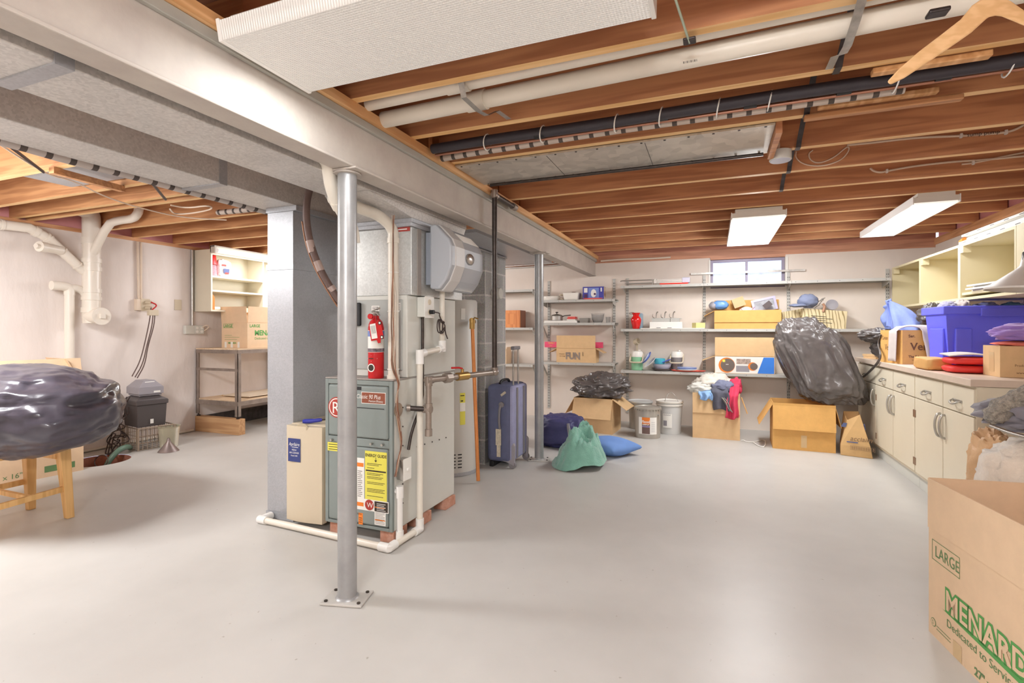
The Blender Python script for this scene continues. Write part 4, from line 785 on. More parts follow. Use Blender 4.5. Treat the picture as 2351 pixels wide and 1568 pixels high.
# ---- sump pump backup
m_crate = mat('crate_wire', S(176, 158, 140), .45, metal=.4)
ct_ = V((-5.266, 3.316, 0)); ca_ = math.atan2(3.44 - 3.316, -5.62 + 5.266) ; t = thing('wire_crate', 'wire milk crate carrying the black battery box', 'crate', ct_, math.atan2(.32, .06)); cw, cd, chh = .33, .34, .215
b = MB(); r_ = .0032
for z in (.006, .07, .14, chh): b.tube([(0, 0, z), (cw, 0, z), (cw, cd, z), (0, cd, z)], r_ if z < .2 else .006, 6, closed=True)
for k in range(9):
    u = k / 8
    for (a, c) in (((cw * u, 0), 0), ((cw * u, cd), 0), ((0, cd * u), 0), ((cw, cd * u), 0)): b.cyl((a[0], a[1], .004), (a[0], a[1], chh), r_, n=6)
    b.cyl((cw * u, 0, .006), (cw * u, cd, .006), r_, n=6)
b.build('wire_grid', m_crate, t, local=True)
for (x, y) in ((0, 0), (cw, 0), (0, cd), (cw, cd)): box(x - .008, x + .008, y - .008, y + .008, .002, chh).build('corner_post', m_crate, t, local=True)
m_bat = mat('battery_box_black', S(84, 78, 78), .4); bt = Matrix.Translation(ct_) @ Matrix.Rotation(math.atan2(.32, .06), 4, 'Z')
zc = chh + .0065; t = thing('battery_box', 'black battery box with a strap handle sitting on the wire crate', 'battery box', ct_ + V((-.16, .17, zc)), math.atan2(.32, .06))
def slab(b, w0, d0, w1, d1, z0, z1): 
    A = [b.bm.verts.new(p) for p in ((-w0, -d0, z0), (w0, -d0, z0), (w0, d0, z0), (-w0, d0, z0))]; B = [b.bm.verts.new(p) for p in ((-w1, -d1, z1), (w1, -d1, z1), (w1, d1, z1), (-w1, d1, z1))]
    b.face(A[::-1]); b.face(B); b.bridge(A, B)
b = MB(); slab(b, .125, .15, .135, .16, 0, .225); b.build('tub', m_bat, t, local=True, bevel=.008)
b = MB(); slab(b, .145, .17, .145, .17, .22, .262); slab(b, .145, .17, .085, .11, .262, .305); b.build('lid', m_bat, t, local=True, bevel=.006)
b = MB(); b.box(.136, .165, -.07, .07, .185, .20); b.box(.134, .15, -.08, -.06, .13, .19); b.box(.134, .15, .06, .08, .13, .19); b.build('handle', m_bat, t, local=True, bevel=.003)
b = MB(); b.rect(V((-.02, -.158, .03)), FX, FZ, .03, .045, .004); b.build('sticker', m_lab, t, local=True)
zc2 = zc + .3065; t = thing('pump_charger', 'grey sloped charger unit sitting on top of the battery box', 'charger', ct_ + V((-.16, .17, zc2)), math.atan2(.32, .06)); m_chg = mat('charger_grey', S(150, 146, 152), .4)
b = MB(); slab(b, .10, .125, .10, .125, 0, .018); slab(b, .112, .14, .112, .14, .018, .085); slab(b, .112, .14, .05, .09, .085, .155); b.build('casing', m_chg, t, local=True, bevel=.004)
b = MB(); b.poly([(-.07, -.133, .094), (.07, -.133, .094), (.05, -.108, .128), (-.05, -.108, .128)]); b.mi = 1; b.rect(V((.02, -.140, .03)), FX, FZ, .06, .018, .002); b.mi = 1; b.poly([(-.045, -.105, .135), (.045, -.105, .135), (.035, -.09, .153), (-.035, -.09, .153)]); b.build('warning_sticker', [m_or, m_lab], t, local=True)
t = thing('pump_wires', 'tangle of dark cords hanging beside the wire crate', 'cord', (-5.42, 3.27, 0))
for k in range(7):
    rnd = random.Random(40 + k); j = lambda s_: rnd.uniform(-s_, s_); st_ = ct_ + V((-.20 + j(.05), .02 + j(.04), .52 - .05 * (k % 4)))
    pts = [st_, st_ + V((.06 + j(.03), -.06 + j(.03), -.08))] + [V((-5.46 + j(.14), 3.24 + j(.06), .36 - .048 * i + j(.05))) for i in range(7)] + [V((-5.40 + j(.1), 3.16 + j(.05), .012)), V((-5.30 + j(.1), 3.10, .008))]
    b = MB(); b.tube(pts, .0055, 6, 2); b.build('wire', m_cord, t, smooth=60)
t = thing('sump_hose', 'green corrugated hose going down into the sump pit', 'hose', (-5.2, 3.0, -.2)); b = MB(); b.tube([(-5.36, 3.30, .03), (-5.27, 3.22, .07), (-5.22, 3.10, .06), (-5.24, 3.00, -.08), (-5.25, 2.95, -.45)], .024, 12, 2); b.build('hose', mat('green_hose', S(104, 132, 116), .35), t, smooth=60)
t = thing('hose_clamp_ring', 'dark wire loop hanging at the sump pit edge', 'wire', (-5.12, 2.9, -.02)); b = MB(); b.tube([V((-5.14, 2.92, .0)) + V((.09 * math.cos(a), .02 * math.sin(a), .05 * math.sin(a) + .01)) for a in [i * 2 * PI / 24 for i in range(24)]], .004, 6, closed=True); b.build('loop', m_cord, t, smooth=60)
t = thing('sump_pit', 'round rusty sump pit sunk into the floor near the drain pipes', 'sump pit', (SP.x, SP.y, -.5)); b = MB(); b.lathe([(SR, -.001), (SR, -.5), (.001, -.5)], (SP.x, SP.y, 0), 48, close=False); b.build('pit_wall', mat('rusty_pit', S(168, 112, 92), .85, var=.35, vs=9, bump=.2), t, smooth=60, recalc=False)
m_trans = mat('cloudy_plastic', S(226, 218, 190), .35, trans=.55); bp_ = fl_ = oz(372, 1024)
t = thing('plastic_pail', 'cloudy plastic pail standing in front of the wire crate', 'pail', bp_ + V((.0, .06, 0))); c0 = bp_ + V((.09, .01, .001)); b = MB(); b.lathe([(.0, 0), (.078, 0), (.095, .21), (.101, .212), (.101, .206), (.092, .20), (.075, .004), (0, .004)], c0, 32, close=False); b.build('pail_body', m_trans, t, smooth=40)
fp = oz(372, 1038); t = thing('metal_funnel', 'small dark metal funnel standing upside down on the floor', 'funnel', fp); b = MB(); b.lathe([(.092, .001), (.089, .004), (.018, .095), (.010, .13), (.008, .13), (.015, .093), (.085, .003)], fp + V((.02, .05, 0)), 32, close=False); b.build('cone', mat('funnel_metal', S(136, 122, 118), .4, metal=.4, var=.2), t, smooth=40)
# ---- chair with a black vinyl bean bag, open moving box behind
m_pine = wood('pine', S(206, 158, 94), S(230, 186, 124), 2, bump=.02)
cc_ = V((-4.02, 1.78, 0)); t = thing('wooden_chair', 'blond wooden chair under the black vinyl bean bag', 'chair', cc_)
LG = [V((-3.815, 1.985, 0)), V((-4.235, 1.985, 0)), V((-3.765, 1.57, 0)), V((-4.235, 1.57, 0))]
for i, p in enumerate(LG):
    b = MB(); tp = p + V((-.03 if i in (0, 2) else .02, -.02 if i < 2 else .02, .44)); w0, w1 = .02, .03
    A = [b.bm.verts.new(p + V((a * w0, c * w0, .001))) for a, c in ((-1, -1), (1, -1), (1, 1), (-1, 1))]; Bq = [b.bm.verts.new(tp + V((a * w1, c * w1, 0))) for a, c in ((-1, -1), (1, -1), (1, 1), (-1, 1))]
    b.face(A[::-1]); b.face(Bq); b.bridge(A, Bq); b.build('leg', m_pine, t, bevel=.003)
def bar(b, p, q, w, h):
    d = (q - p).normalized(); s_ = d.cross(V((0, 0, 1))).normalized() * w / 2; u = V((0, 0, h / 2)); A = [b.bm.verts.new(p + a * s_ + c * u) for a, c in ((-1, -1), (1, -1), (1, 1), (-1, 1))]; Bq = [b.bm.verts.new(q + a * s_ + c * u) for a, c in ((-1, -1), (1, -1), (1, 1), (-1, 1))]; b.face(A[::-1]); b.face(Bq); b.bridge(A, Bq)
for i, j, z in ((0, 2, .19), (1, 3, .19)):
    b = MB(); bar(b, LG[i] + V((-.015, 0, z)), LG[j] + V((-.005, 0, z)), .022, .035); b.build('stretcher', m_pine, t, bevel=.003)
b = MB(); bar(b, V((-3.80, 1.78, .19)), V((-4.23, 1.78, .19)), .022, .03); b.build('cross_stretcher', m_pine, t, bevel=.003)
b = MB(); b.box(-4.25, -3.82, 1.555, 1.99, .44, .465); b.build('seat', m_pine, t, bevel=.008); b = MB(); b.box(-4.21, -3.86, 1.61, 1.625, .38, .44); b.box(-4.21, -3.86, 1.935, 1.95, .38, .44); b.build('apron', m_pine, t)
m_vinyl = plastic('black_vinyl', S(74, 70, 80), .3, 3.2, (1, 1, 1.6), .45, .3, .05)
t = thing('bean_bag', 'big black vinyl bean bag slumped on the wooden chair', 'bean bag', (-4.05, 1.85, .466)); M = Matrix.Rotation(.06, 4, 'Y')
def bshape(p):
    if p.z < 0: k = 1 - .18 * (p.z / .245) ** 2; p = V((p.x * k, p.y * k, p.z))
    return p
b = MB(); b.blob((-4.06, 1.87, .69), (.60, .40, .265), 11, .07, 1.7, 120, 84, .03, .8, M, None, bshape, .11, (1.6, 1.6, 3.2))
for v in b.bm.verts:
    if v.co.z < .4665 and -4.27 < v.co.x < -3.80 and 1.535 < v.co.y < 2.01: v.co.z = .4665
    elif v.co.z < .40: v.co.z = .40 + (v.co.z - .40) * .3
b.build('cover', m_vinyl, t, smooth=180)
def on_bag(u, v):
    return None
b = MB(); 
for k, (s0, s1) in enumerate(((-.9, .55), (.1, 1.3))):
    pts = []
    for i in range(14):
        a = s0 + (s1 - s0) * i / 13; d = V((math.cos(a) * .8, -math.sin(a) * .3 - .75 + .3 * k, math.sin(a) * .7 + .15)).normalized(); q = d
        r3 = V((.615 * d.x, .40 * d.y, .245 * d.z)); pts.append(V((-4.06, 1.87, .69)) + M @ (r3 * 1.04))
    b.tube(pts, .006, 6, 1)
b.build('seam', mat('vinyl_seam', S(90, 84, 96), .4), t, smooth=60)
e0, e1 = oz(0, 1100), oz(123, 1075); e1 = V((e1.x, e1.y, 0)); dirv = (e1.xy - e0.xy).normalized(); A = V((-5.08, 2.05, 0))
t = carton('brown moving box with open flaps behind the black bean bag', A, math.radians(83), .66, .40, .70, [('front', -12, .26), ('right', -25, .28), ('left', 30, .24), ('back', -30, .28)], m_card_p, name='moving_box', group='brown moving boxes')
b = MB(); b.text('27" x 16"', .055, front(.06, .04), FX, FZ, .0012); b.rect(front(.40, .04), FX, FZ, .2, .05, .0008); b.build('green_print', m_green_dk, t, local=True)
# ---- wrapped pipes, wires and cleat under the left joists
def stripe_mat(name, ax, sc_, c1, c2):
    m = mat(name, c1, .6); nt = m.node_tree; N = nt.nodes; L = nt.links; b = N['Principled BSDF']; tc = N.new('ShaderNodeTexCoord'); sp = N.new('ShaderNodeSeparateXYZ'); L.new(tc.outputs['Object'], sp.inputs[0])
    mu = N.new('ShaderNodeMath'); mu.operation = 'MULTIPLY'; mu.inputs[1].default_value = sc_; L.new(sp.outputs[ax], mu.inputs[0]); fr = N.new('ShaderNodeMath'); fr.operation = 'FRACT'; L.new(mu.outputs[0], fr.inputs[0]); gt = N.new('ShaderNodeMath'); gt.operation = 'GREATER_THAN'; gt.inputs[1].default_value = .72; L.new(fr.outputs[0], gt.inputs[0])
    mx = N.new('ShaderNodeMix'); mx.data_type = 'RGBA'; mx.inputs['A'].default_value = c1; mx.inputs['B'].default_value = c2; L.new(gt.outputs[0], mx.inputs['Factor']); L.new(mx.outputs['Result'], b.inputs['Base Color']); return m
m_str = stripe_mat('wrapped_stripes', 1, 11, S(190, 180, 174), S(84, 74, 70)); m_strx = stripe_mat('wrapped_stripes_x', 0, 13, S(190, 176, 164), S(78, 68, 62))
b = MB(); b.tube([(-2.737, -1.5, 1.985)] + [(-2.737 + .003 * math.sin(k * 2.1), .2 + .25 * k, 1.978 + .004 * math.cos(k * 3)) for k in range(12)] + [(-2.737, 3.3, 1.98)], .023, 12, 1); tag(b.build('ceiling_wrapped_pipe', m_str, smooth=60), 'grey and black striped wrapped pipe along the duct edge', 'pipe')
b = MB(); b.tube([(-3.75, 2.98, 2.15), (-3.55, 2.99, 2.148), (-3.1, 3.0, 2.15), (-2.75, 3.02, 2.15)], .022, 12, 1); tag(b.build('ceiling_wrapped_pipe', m_strx, smooth=60), 'short striped wrapped pipe between the left joists near the ducts', 'pipe')
p0, p1 = oz(118, 390, 2.15), oz(282, 434, 2.15); b = MB(); M = Matrix.Translation(p0) @ Matrix.Rotation(math.atan2((p1 - p0).y, (p1 - p0).x), 4, 'Z'); b.box(0, (p1 - p0).length, -.02, .02, -.02, .018, M); tag(b.build('ceiling_cleat', m_joist_l), 'short loose wooden cleat nailed under the left joists', 'board')
pts = [oz(x, y, 2.14) for x, y in ((0, 332), (50, 365), (112, 402), (170, 415), (240, 452), (330, 480), (420, 500), (520, 505))]
b = MB(); b.tube(pts, .005, 6, 2); tag(b.build('ceiling_wire', m_cable, smooth=60), 'long pale wire sagging under the left joists', 'wire')
b = MB(); b.tube([oz(x, y, 2.15) for x, y in ((392, 471), (430, 478), (480, 471), (490, 480), (440, 490), (400, 492), (390, 480))], .006, 6, 2); tag(b.build('ceiling_wire', m_cable, smooth=60), 'loop of white wire under the left joists near the wrapped pipe', 'wire')
for (a, c, l) in (((28, 340), (100, 395), 'dark strap under the left joists at the frame edge'), ((352, 424), (380, 458), 'short dark strap between left joists below the duct')):
    b = MB(); b.tube([oz(*a, 2.15), oz(*c, 2.14)], .009, 6); tag(b.build('ceiling_strap', m_cord), l, 'strap')
b = MB(); b.box(-4.2, -3.2, 1.90, 2.2, 2.20, 2.21); tag(b.build('joist_bay_panel', m_galv), 'sheet metal panel in the left joist bay by the cleat', 'panel')
# ================================================================ pipes, cables and hanger under the right joists
def xs(px, Y): return oy(px, 700, Y).x
t = thing('ceiling_drain_pipe', 'thick white plastic pipe hung under the joists, the lower of two', 'pipe', (0, 2.02, 2.1)); pr_ = .036; pc = oz(870, 275, 2.135)
b = MB(); b.cyl((-1.42, 1.98, 2.17), (RW - .02, 1.775 + .06, 2.17), pr_, n=24); b.build('pipe_run', m_pvc, t, smooth=40)
b = MB()
for x in (-.98, .95): b.cyl((x, 1.923 - .04 * x, 2.17), (x + .09, 1.919 - .04 * x, 2.17), .041, n=24)
b.split('coupling', m_pvc, t, smooth=40)
b = MB(); bc = oz(1583, 145, 2.134)
for k in range(12): b.rect(V((bc.x - .02 + .004 * k, bc.y - .005, 2.1335)), (1, 0, 0), (0, -1, 0), .0012 + .001 * (k % 3 == 0), .016, .0003)
b.build('printed_mark', m_ink, t)
t = thing('ceiling_vent_pipe', 'thinner white plastic pipe tucked beside the dark joist above the thick pipe', 'pipe', (0, 1.86, 2.14))
b = MB(); b.cyl((-1.42, 1.86, 2.19), (RW - .02, 1.82, 2.23), .026, n=22); b.build('pipe_run', m_pvc, t, smooth=40)
b = MB(); b.cyl((-1.02, 1.856, 2.195), (-.92, 1.855, 2.196), .031, n=22); b.split('coupling', m_pvc, t, smooth=40)
m_strap = mat('strap_metal', S(176, 172, 166), .35, metal=.7, var=.2, vs=30); m_strap_d = mat('strap_dark', S(70, 64, 64), .4, metal=.6, var=.3, vs=20)
b = MB(); sp0 = -.93
def ribbon(b, pts, wv, th=.002):
    pts = [V(p) for p in pts]; wv = V(wv); A = [(b.bm.verts.new(p - wv), b.bm.verts.new(p + wv)) for p in pts]
    for (a, c), (d, e) in zip(A, A[1:]): b.face([a, c, e, d])
    return b
ribbon(b, [(sp0, 1.80, 2.185), (sp0, 1.83, 2.128), (sp0 + .02, 1.92, 2.108), (sp0 + .03, 1.985, 2.112), (sp0 + .05, 2.05, 2.155), (sp0 + .05, 2.19, 2.172)], (.012, 0, 0)); tag(b.build('ceiling_strap', m_strap), 'perforated metal strap under the two white pipes near the beam', 'strap')
b = MB(); sp0 = .40; ribbon(b, [(sp0, 1.70, 2.168), (sp0, 1.82, 2.13), (sp0, 1.92, 2.109), (sp0, 1.98, 2.115), (sp0, 2.10, 2.166), (sp0, 2.20, 2.168)], (.013, 0, 0)); tag(b.build('ceiling_strap', m_strap), 'dark metal strap under the white pipes toward the right wall', 'strap')
for i, (y0, y1, x, l) in enumerate(((2.20, 2.245, .44, 'between the white pipes and the black line'), (2.60, 2.67, .40, 'beside the striped wrap on the black line'), (3.09, 3.13, .43, 'near the end of the panned joist bay'), (3.53, 3.575, .44, 'at the round junction box'), (3.98, 4.03, .45, 'beyond the round junction box'))):
    b = MB(); ribbon(b, [(x, y1 - .42, 2.40), (x - .01, y1 - .075, 2.19), (x - .01, y1 - .05, 2.167), (x - .01, y1 + .004, 2.1665), (x - .01, y1 + .008, 2.22)], (.012, 0, 0)); tag(b.build('joist_bridging', m_strap_d), 'dark steel bridging strap ' + l, 'strap')
# black insulated line with copper and striped wrap
t = thing('ceiling_insulated_line', 'black insulated pipe bundle with white ties running between the joists', 'pipe', (0, 2.38, 2.12)); kx = [-1.40, -1.0, -.6, -.15, .3, .7, 1.1, 1.6, 2.15]
b = MB(); b.tube([(x, 2.385 - .004 * i, 2.165 + .004 * math.sin(i * 2)) for i, x in enumerate(kx)], .025, 14, 2); b.build('insulation', mat('black_foam', S(58, 54, 60), .5), t, smooth=60)
b = MB(); b.tube([(x, 2.415 - .004 * i, 2.142) for i, x in enumerate(kx)], .007, 8, 1); b.tube([(x, 2.428 - .004 * i, 2.15) for i, x in enumerate(kx)], .006, 8, 1); b.build('copper_line', mat('copper_dull', S(172, 122, 100), .4, metal=.5), t, smooth=60)
b = MB(); b.tube([(-1.40, 2.49, 2.15), (-1.2, 2.46, 2.146), (-.95, 2.45, 2.144), (-.6, 2.445, 2.15), (-.2, 2.44, 2.15), (.3, 2.44, 2.15), (.7, 2.44, 2.15)], .020, 12, 2); b.build('striped_wrap', m_strx, t, smooth=60)
b = MB()
for x in (-1.08, -.78, -.42, -.22, .02, .22, .66, 1.0): b.tube([V((x, 2.39, 2.16)) + V((.008 * math.sin(a), .045 * math.cos(a), .038 * math.sin(a))) for a in [i * PI / 8 for i in range(16)]], .003, 5, closed=True)
b.build('cable_tie', m_lab, t, smooth=60)
b = MB()
for x in (-.82, -.24, .12, .46, .78): b.cyl((x, 2.383, 2.165), (x + .05, 2.382, 2.165), .0275, n=14)
b.split('black_tape', m_black, t, smooth=40)
for (x0, x1, y, z0, l, mm) in ((.55, .90, 2.268, 2.148, 'pale wood strip beside the joist behind the hanging hanger', m_plate), (.43, .86, 2.60, 2.172, 'pale wood block between joists under the black line', m_plate), (.38, .95, 2.625, 2.14, 'longer wood block against the joist beyond the black line', m_joist_l)):
    tag(box(x0, x1, y - .02, y + .018, z0, z0 + .022).build('ceiling_block', mm, bevel=.004), l, 'board')
# round junction box and cables
jb = oz(1790, 374, 2.118); jb = V((jb.x, 3.553 - .3, 0)); jx = oy(1790, 370, 3.14).x
t = thing('ceiling_junction_box', 'round white metal junction box fixed under a dark joist', 'junction box', (jx, 3.12, 2.12)); b = MB(); b.lathe([(.052, 2.115), (.055, 2.118), (.055, 2.166), (.04, 2.168)], (jx, 3.11, 0), 28); b.build('box', m_fside, t, smooth=40); b = MB(); b.lathe([(.050, 2.1125), (.052, 2.1148)], (jx, 3.11, 0), 28); b.build('cover', mat('box_cover', S(196, 198, 214), .4), t, smooth=40)
def cable(pts, r, label, mm=None, clips=(), txt=None, name='ceiling_cable', loops=None):
    t = thing(name, label, 'cable', pts[len(pts) // 2]); b = MB(); b.tube(pts, r, 7, 2); b.build('cable_run', mm or m_cable, t, smooth=60)
    if clips:
        for p in clips:
            b = MB(); b.box(p.x - .006, p.x + .006, p.y - .012, p.y + .012, p.z - .012, p.z + .012); b.build('staple', m_lab, t, bevel=.002)
    if txt: b = MB(); b.text(txt[0], txt[1], txt[2], (1, 0, 0), FZ, .0005); b.build('handwriting', m_ink, t)
Y1 = 3.085
def jy(x, y, Y): return oy(x, y, Y - .046)
cable([jy(x, y, 3.13) for x, y in ((1718, 288), (1724, 298), (1742, 303), (1770, 302), (1782, 312), (1788, 330), (1787, 350))], .007, 'white cable looping down to the round junction box', clips=(jy(1742, 303, 3.13), jy(1774, 302, 3.13)))
cable([jy(x, y, 3.575) for x, y in ((1945, 333), (2000, 328), (2080, 318), (2140, 314), (2205, 312), (2260, 308), (2310, 304), (2335, 296), (2351, 286), (2370, 276))], .007, 'white cable marked sump pump stapled along a dark joist', clips=(jy(2206, 312, 3.575), jy(2309, 304, 3.575)), txt=('sump pump', .03, jy(2220, 314, 3.56)))
cable([jy(x, y, 3.575) for x, y in ((1828, 348), (1826, 362), (1842, 376), (1872, 382), (1905, 378), (1935, 365), (1950, 345), (1948, 336), (1940, 340), (1915, 362), (1880, 376), (1860, 368), (1856, 352), (1866, 345))], .004, 'loops of thin white cable hanging beside the junction box')
cable([jy(x, y, 4.03) for x, y in ((1998, 386), (2006, 393), (2022, 396), (2035, 393), (2080, 384), (2140, 376), (2200, 370), (2260, 367), (2351, 358), (2380, 356))], .007, 'white cable stapled along the joist left of the far right light', clips=(jy(2036, 393, 4.03),))
cable([jy(x, y, 4.03) for x, y in ((2208, 377), (2235, 374), (2270, 367), (2310, 358), (2351, 350))], .006, 'short white cable branching to the right wall above the cabinets', clips=(jy(2234, 374, 4.03),))
cable([V((x, 3.055, 2.144)) for x in (-1.36, -1.0, -.5, 0, .25)], .010, 'dark pipe lying along the edge of the panned joist bay', m_iron, name='edge_pipe')
b = MB(); b.tube([(-1.38, FW - .04, 2.10), (-1.1, FW - .035, 2.11), (-.8, FW - .035, 2.10), (-.5, FW - .03, 2.105)], .012, 8, 1); tag(b.build('wall_cable', m_cable, smooth=60), 'white cable lying along the top of the back wall by the beam', 'cable')
for k, z in enumerate((2.095, 2.065)):
    b = MB(); b.tube([(-3.2, FW - .03, z), (-2.4, FW - .03, z), (-1.62, FW - .03, z + .02)], .011, 8, 1); tag(b.build('wall_conduit', m_steel, smooth=60), ('upper' if not k else 'lower') + ' thin metal conduit along the top of the back wall left of the beam', 'conduit')
t = thing('ceiling_rod', 'thin metal rod ending in a brown clip below the joist', 'rod', oz(1583, 98, 2.14)); b = MB(); b.tube([oz(1545, -20, 2.15), oz(1583, 98, 2.145)], .004, 8); b.build('rod', mat('green_zinc', S(186, 204, 186), .35, metal=.5), t, smooth=60); c = oz(1583, 98, 2.14); b = MB(); b.box(c.x - .02, c.x + .02, c.y - .02, c.y + .02, 2.142, 2.15); b.build('clip', m_strap_d, t, bevel=.004)
c = oz(2153, 2, 2.14); tag(box(c.x - .025, c.x + .025, c.y - .02, c.y + .02, 2.10, 2.112).build('ceiling_clip', m_strap_d, bevel=.004), 'brown metal clip on the thick white pipe near the hanger', 'clip')
# wooden hanger on a nail
def hp(px, py, t_=1.1): d = ray(px, py); return V((d[0] * t_, d[1] * t_, H + d[2] * t_))
t = thing('wooden_hanger', 'wooden clothes hanger hanging near the top right', 'hanger', hp(2275, 10)); b = MB()
L_ = [(2036, 188), (2062, 160), (2110, 118), (2160, 80), (2205, 45), (2232, 12), (2262, -8), (2290, -10), (2320, 2), (2360, 30), (2420, 70), (2520, 130)]
Bm = [(2044, 195), (2075, 180), (2125, 147), (2180, 110), (2230, 75), (2268, 40), (2285, 36), (2300, 38), (2330, 50), (2372, 68), (2430, 98), (2526, 142)]
dn = V(ray(2275, 60)); dn.normalize(); top = [hp(*p) for p in L_]; bot = [hp(*p) for p in Bm]; th = .014
V0 = [[b.bm.verts.new(p) for p in (a, c, c + dn * th, a + dn * th)] for a, c in zip(top, bot)]
for r0, r1 in zip(V0, V0[1:]): b.bridge(r0, r1)
b.face(V0[0]); b.face(V0[-1]); b.build('hanger_body', wood('hanger_wood', S(214, 170, 118), S(232, 192, 142), 0, bump=0, sc=2), t, bevel=.003, smooth=50)
b = MB(); h0 = hp(2282, -6) + dn * .007; b.tube([h0, h0 + V((0, 0, .06)), h0 + V((.02, 0, .10)), h0 + V((.0, 0, .135)), h0 + V((-.025, 0, .12))], .0025, 6, 2); b.build('hook', m_steel, t, smooth=60)
b = MB(); b.cyl(h0 + V((-.004, .06, .142)), h0 + V((-.004, -.10, .142)), .003, n=8); b.cyl(h0 + V((-.004, -.09, .142)), h0 + V((-.004, -.09, .29)), .003, n=8); tag(b.build('hook_nail', m_iron), 'bent nail in the joist holding the wooden hanger', 'nail')
# ================================================================ wall shelving on the back wall
m_shelf = mat('shelf_grey', S(186, 184, 178), .45, var=.04, vs=5); m_slot = mat('slot_dark', S(84, 80, 78), .8); SY = 6.45
for i, x in enumerate((-2.105, -1.21, -1.04, -.105, .813, 1.774)):
    b = MB(); z0, z1 = .12, 1.862; b.box(x - .017, x + .017, FW - .014, FW - .001, z0, z1); b.mi = 1
    for k in range(int((z1 - z0 - .03) / .036)):
        for s_ in (-.008, .008): b.rect(V((x + s_ - .003, FW - .014, z0 + .02 + .036 * k)), FX, FZ, .006, .016, .0006)
    tag(b.build('shelf_standard', [m_shelf, m_slot]), 'slotted metal shelf standard, ' + ['behind the far steel post', 'at the right end of the short shelves', 'at the left end of the long shelves', 'left of the basement window', 'right of the basement window', 'beside the upper wall cabinet'][i], 'shelf standard', 'slotted shelf standards on the back wall')
def shelf(x0, x1, z, label, brs, deep=False):
    t = thing('wall_shelf', label, 'shelf', ((x0 + x1) / 2, 6.58, z - .03), group='grey metal shelves on the back wall')
    b = MB(); b.box(x0, x1, SY, FW - .016, z - .004, z); b.box(x0, x1, SY, SY + .004, z - .032, z - .004); b.box(x0, x1, SY + .004, SY + .02, z - .032, z - .029); b.box(x0, x1, FW - .02, FW - .016, z - .03, z - .004); b.mi = 1
    for k in range(5): q = x0 + .04 + (x1 - x0 - .08) * k / 4; b.cyl((q, SY - .0005, z - .016), (q, SY + .001, z - .016), .004, n=8)
    b.build('board', [m_shelf, m_slot], t)
    for x in brs:
        b = MB(); b.prism([(FW - .016, z - .006), (SY + .03, z - .006), (SY + .03, z - .05), (SY + .06, z - .062), (FW - .016, z - .09)] if not deep else [(FW - .016, z - .006), (SY + .03, z - .006), (SY + .03, z - .035), (FW - .016, z - .21), (FW - .016, z - .17), (SY + .08, z - .035)], .004, lambda a, c, d: V((x + d, a, c))); b.build('bracket', m_shelf, t)
for nm, z, dp in (('top', 1.745, False), ('middle', 1.205, False), ('lowest', .687, True)):
    shelf(-1.082, -.107, z, nm + ' long shelf section left of the window', (-1.055, ), dp); shelf(-.105, .811, z, nm + ' long shelf section under the window', (-.118, ), dp); shelf(.813, 1.735, z, nm + ' long shelf section right of the window', (.80, 1.72), dp)
for nm, z, dp in (('top', 1.585, False), ('middle', 1.285, True), ('lowest', .768, True)): shelf(-2.16, -1.155, z, nm + ' short shelf between the far steel post and the long shelves', (-2.13, -1.19), dp)
for nm, z, dp in (('top', 1.738, False), ('middle', 1.223, True), ('lowest', .725, True)): shelf(-3.25, -2.25, z, nm + ' shelf behind the chimney', (-2.27, -3.2), dp)
m_glass = mat('clear_glass', S(236, 236, 236), .08, trans=.9); m_alu = mat('dull_aluminium', S(170, 166, 160), .35, metal=.7); m_wht = mat('white_ware', S(236, 232, 224), .35); m_pink = mat('pink_red', S(226, 98, 92), .5)
def simple(name, label, cat, b, mm, **k): return tag(b.build(name, mm, **k), label, cat)
# short shelf unit, top
z = 1.5855; x = xs(1264, 6.55); t = thing('casserole_dish', 'white flat oval casserole dish beside the far steel post', 'dish', (x, 6.56, z)); b = MB(); b.lathe([(.105, 0), (.12, .02), (.12, .05), (.126, .055), (.115, .055), (.10, .01)], (0, 0, 0), 32, Matrix.Translation((x, 6.56, z)) @ Matrix.Diagonal((1, .7, 1, 1))); b.build('dish', m_wht, t, smooth=40)
x = xs(1313, 6.55); t = thing('slow_cooker_pot', 'white square pot with handles in the middle of the short top shelf', 'pot', (x, 6.56, z)); b = MB(); slabw = [(.085, .0), (.105, .09)]; A = [b.bm.verts.new((x + a, 6.56 + c, z)) for a, c in ((-.09, -.07), (.09, -.07), (.09, .07), (-.09, .07))]; B_ = [b.bm.verts.new((x + a, 6.56 + c, z + .095)) for a, c in ((-.108, -.085), (.108, -.085), (.108, .085), (-.108, .085))]; b.face(A[::-1]); b.face(B_); b.bridge(A, B_); b.build('pot', m_wht, t, bevel=.012, seg=3, smooth=40)
b = MB(); b.tube([(x - .10, 6.52, z + .075), (x - .16, 6.52, z + .075), (x - .16, 6.60, z + .07), (x - .10, 6.60, z + .07)], .005, 6, 1); b.tube([(x - .11, 6.50, z + .01), (x - .15, 6.50, z + .02), (x - .15, 6.58, z + .02)], .005, 6, 1); b.build('handle', m_cream, t, smooth=60); b = MB(); b.lathe([(.0, .10), (.03, .10), (.026, .108), (0, .11)], (x + .02, 6.57, z), 16, close=False); b.build('lid_knob', m_ang, t, smooth=40)
A = oy(1336, 683, 6.46); B_ = oy(1384, 682, 6.46); t = thing('appliance_box', 'blue appliance carton with a white kitchen gadget printed on it', 'box', (A.x, 6.505, z), math.radians(4)); w_ = B_.x - A.x; b = MB(); b.box(0, w_, 0, .20, 0, .165); b.build('carton', mat('purple_box', S(92, 74, 120), .5), t, local=True)
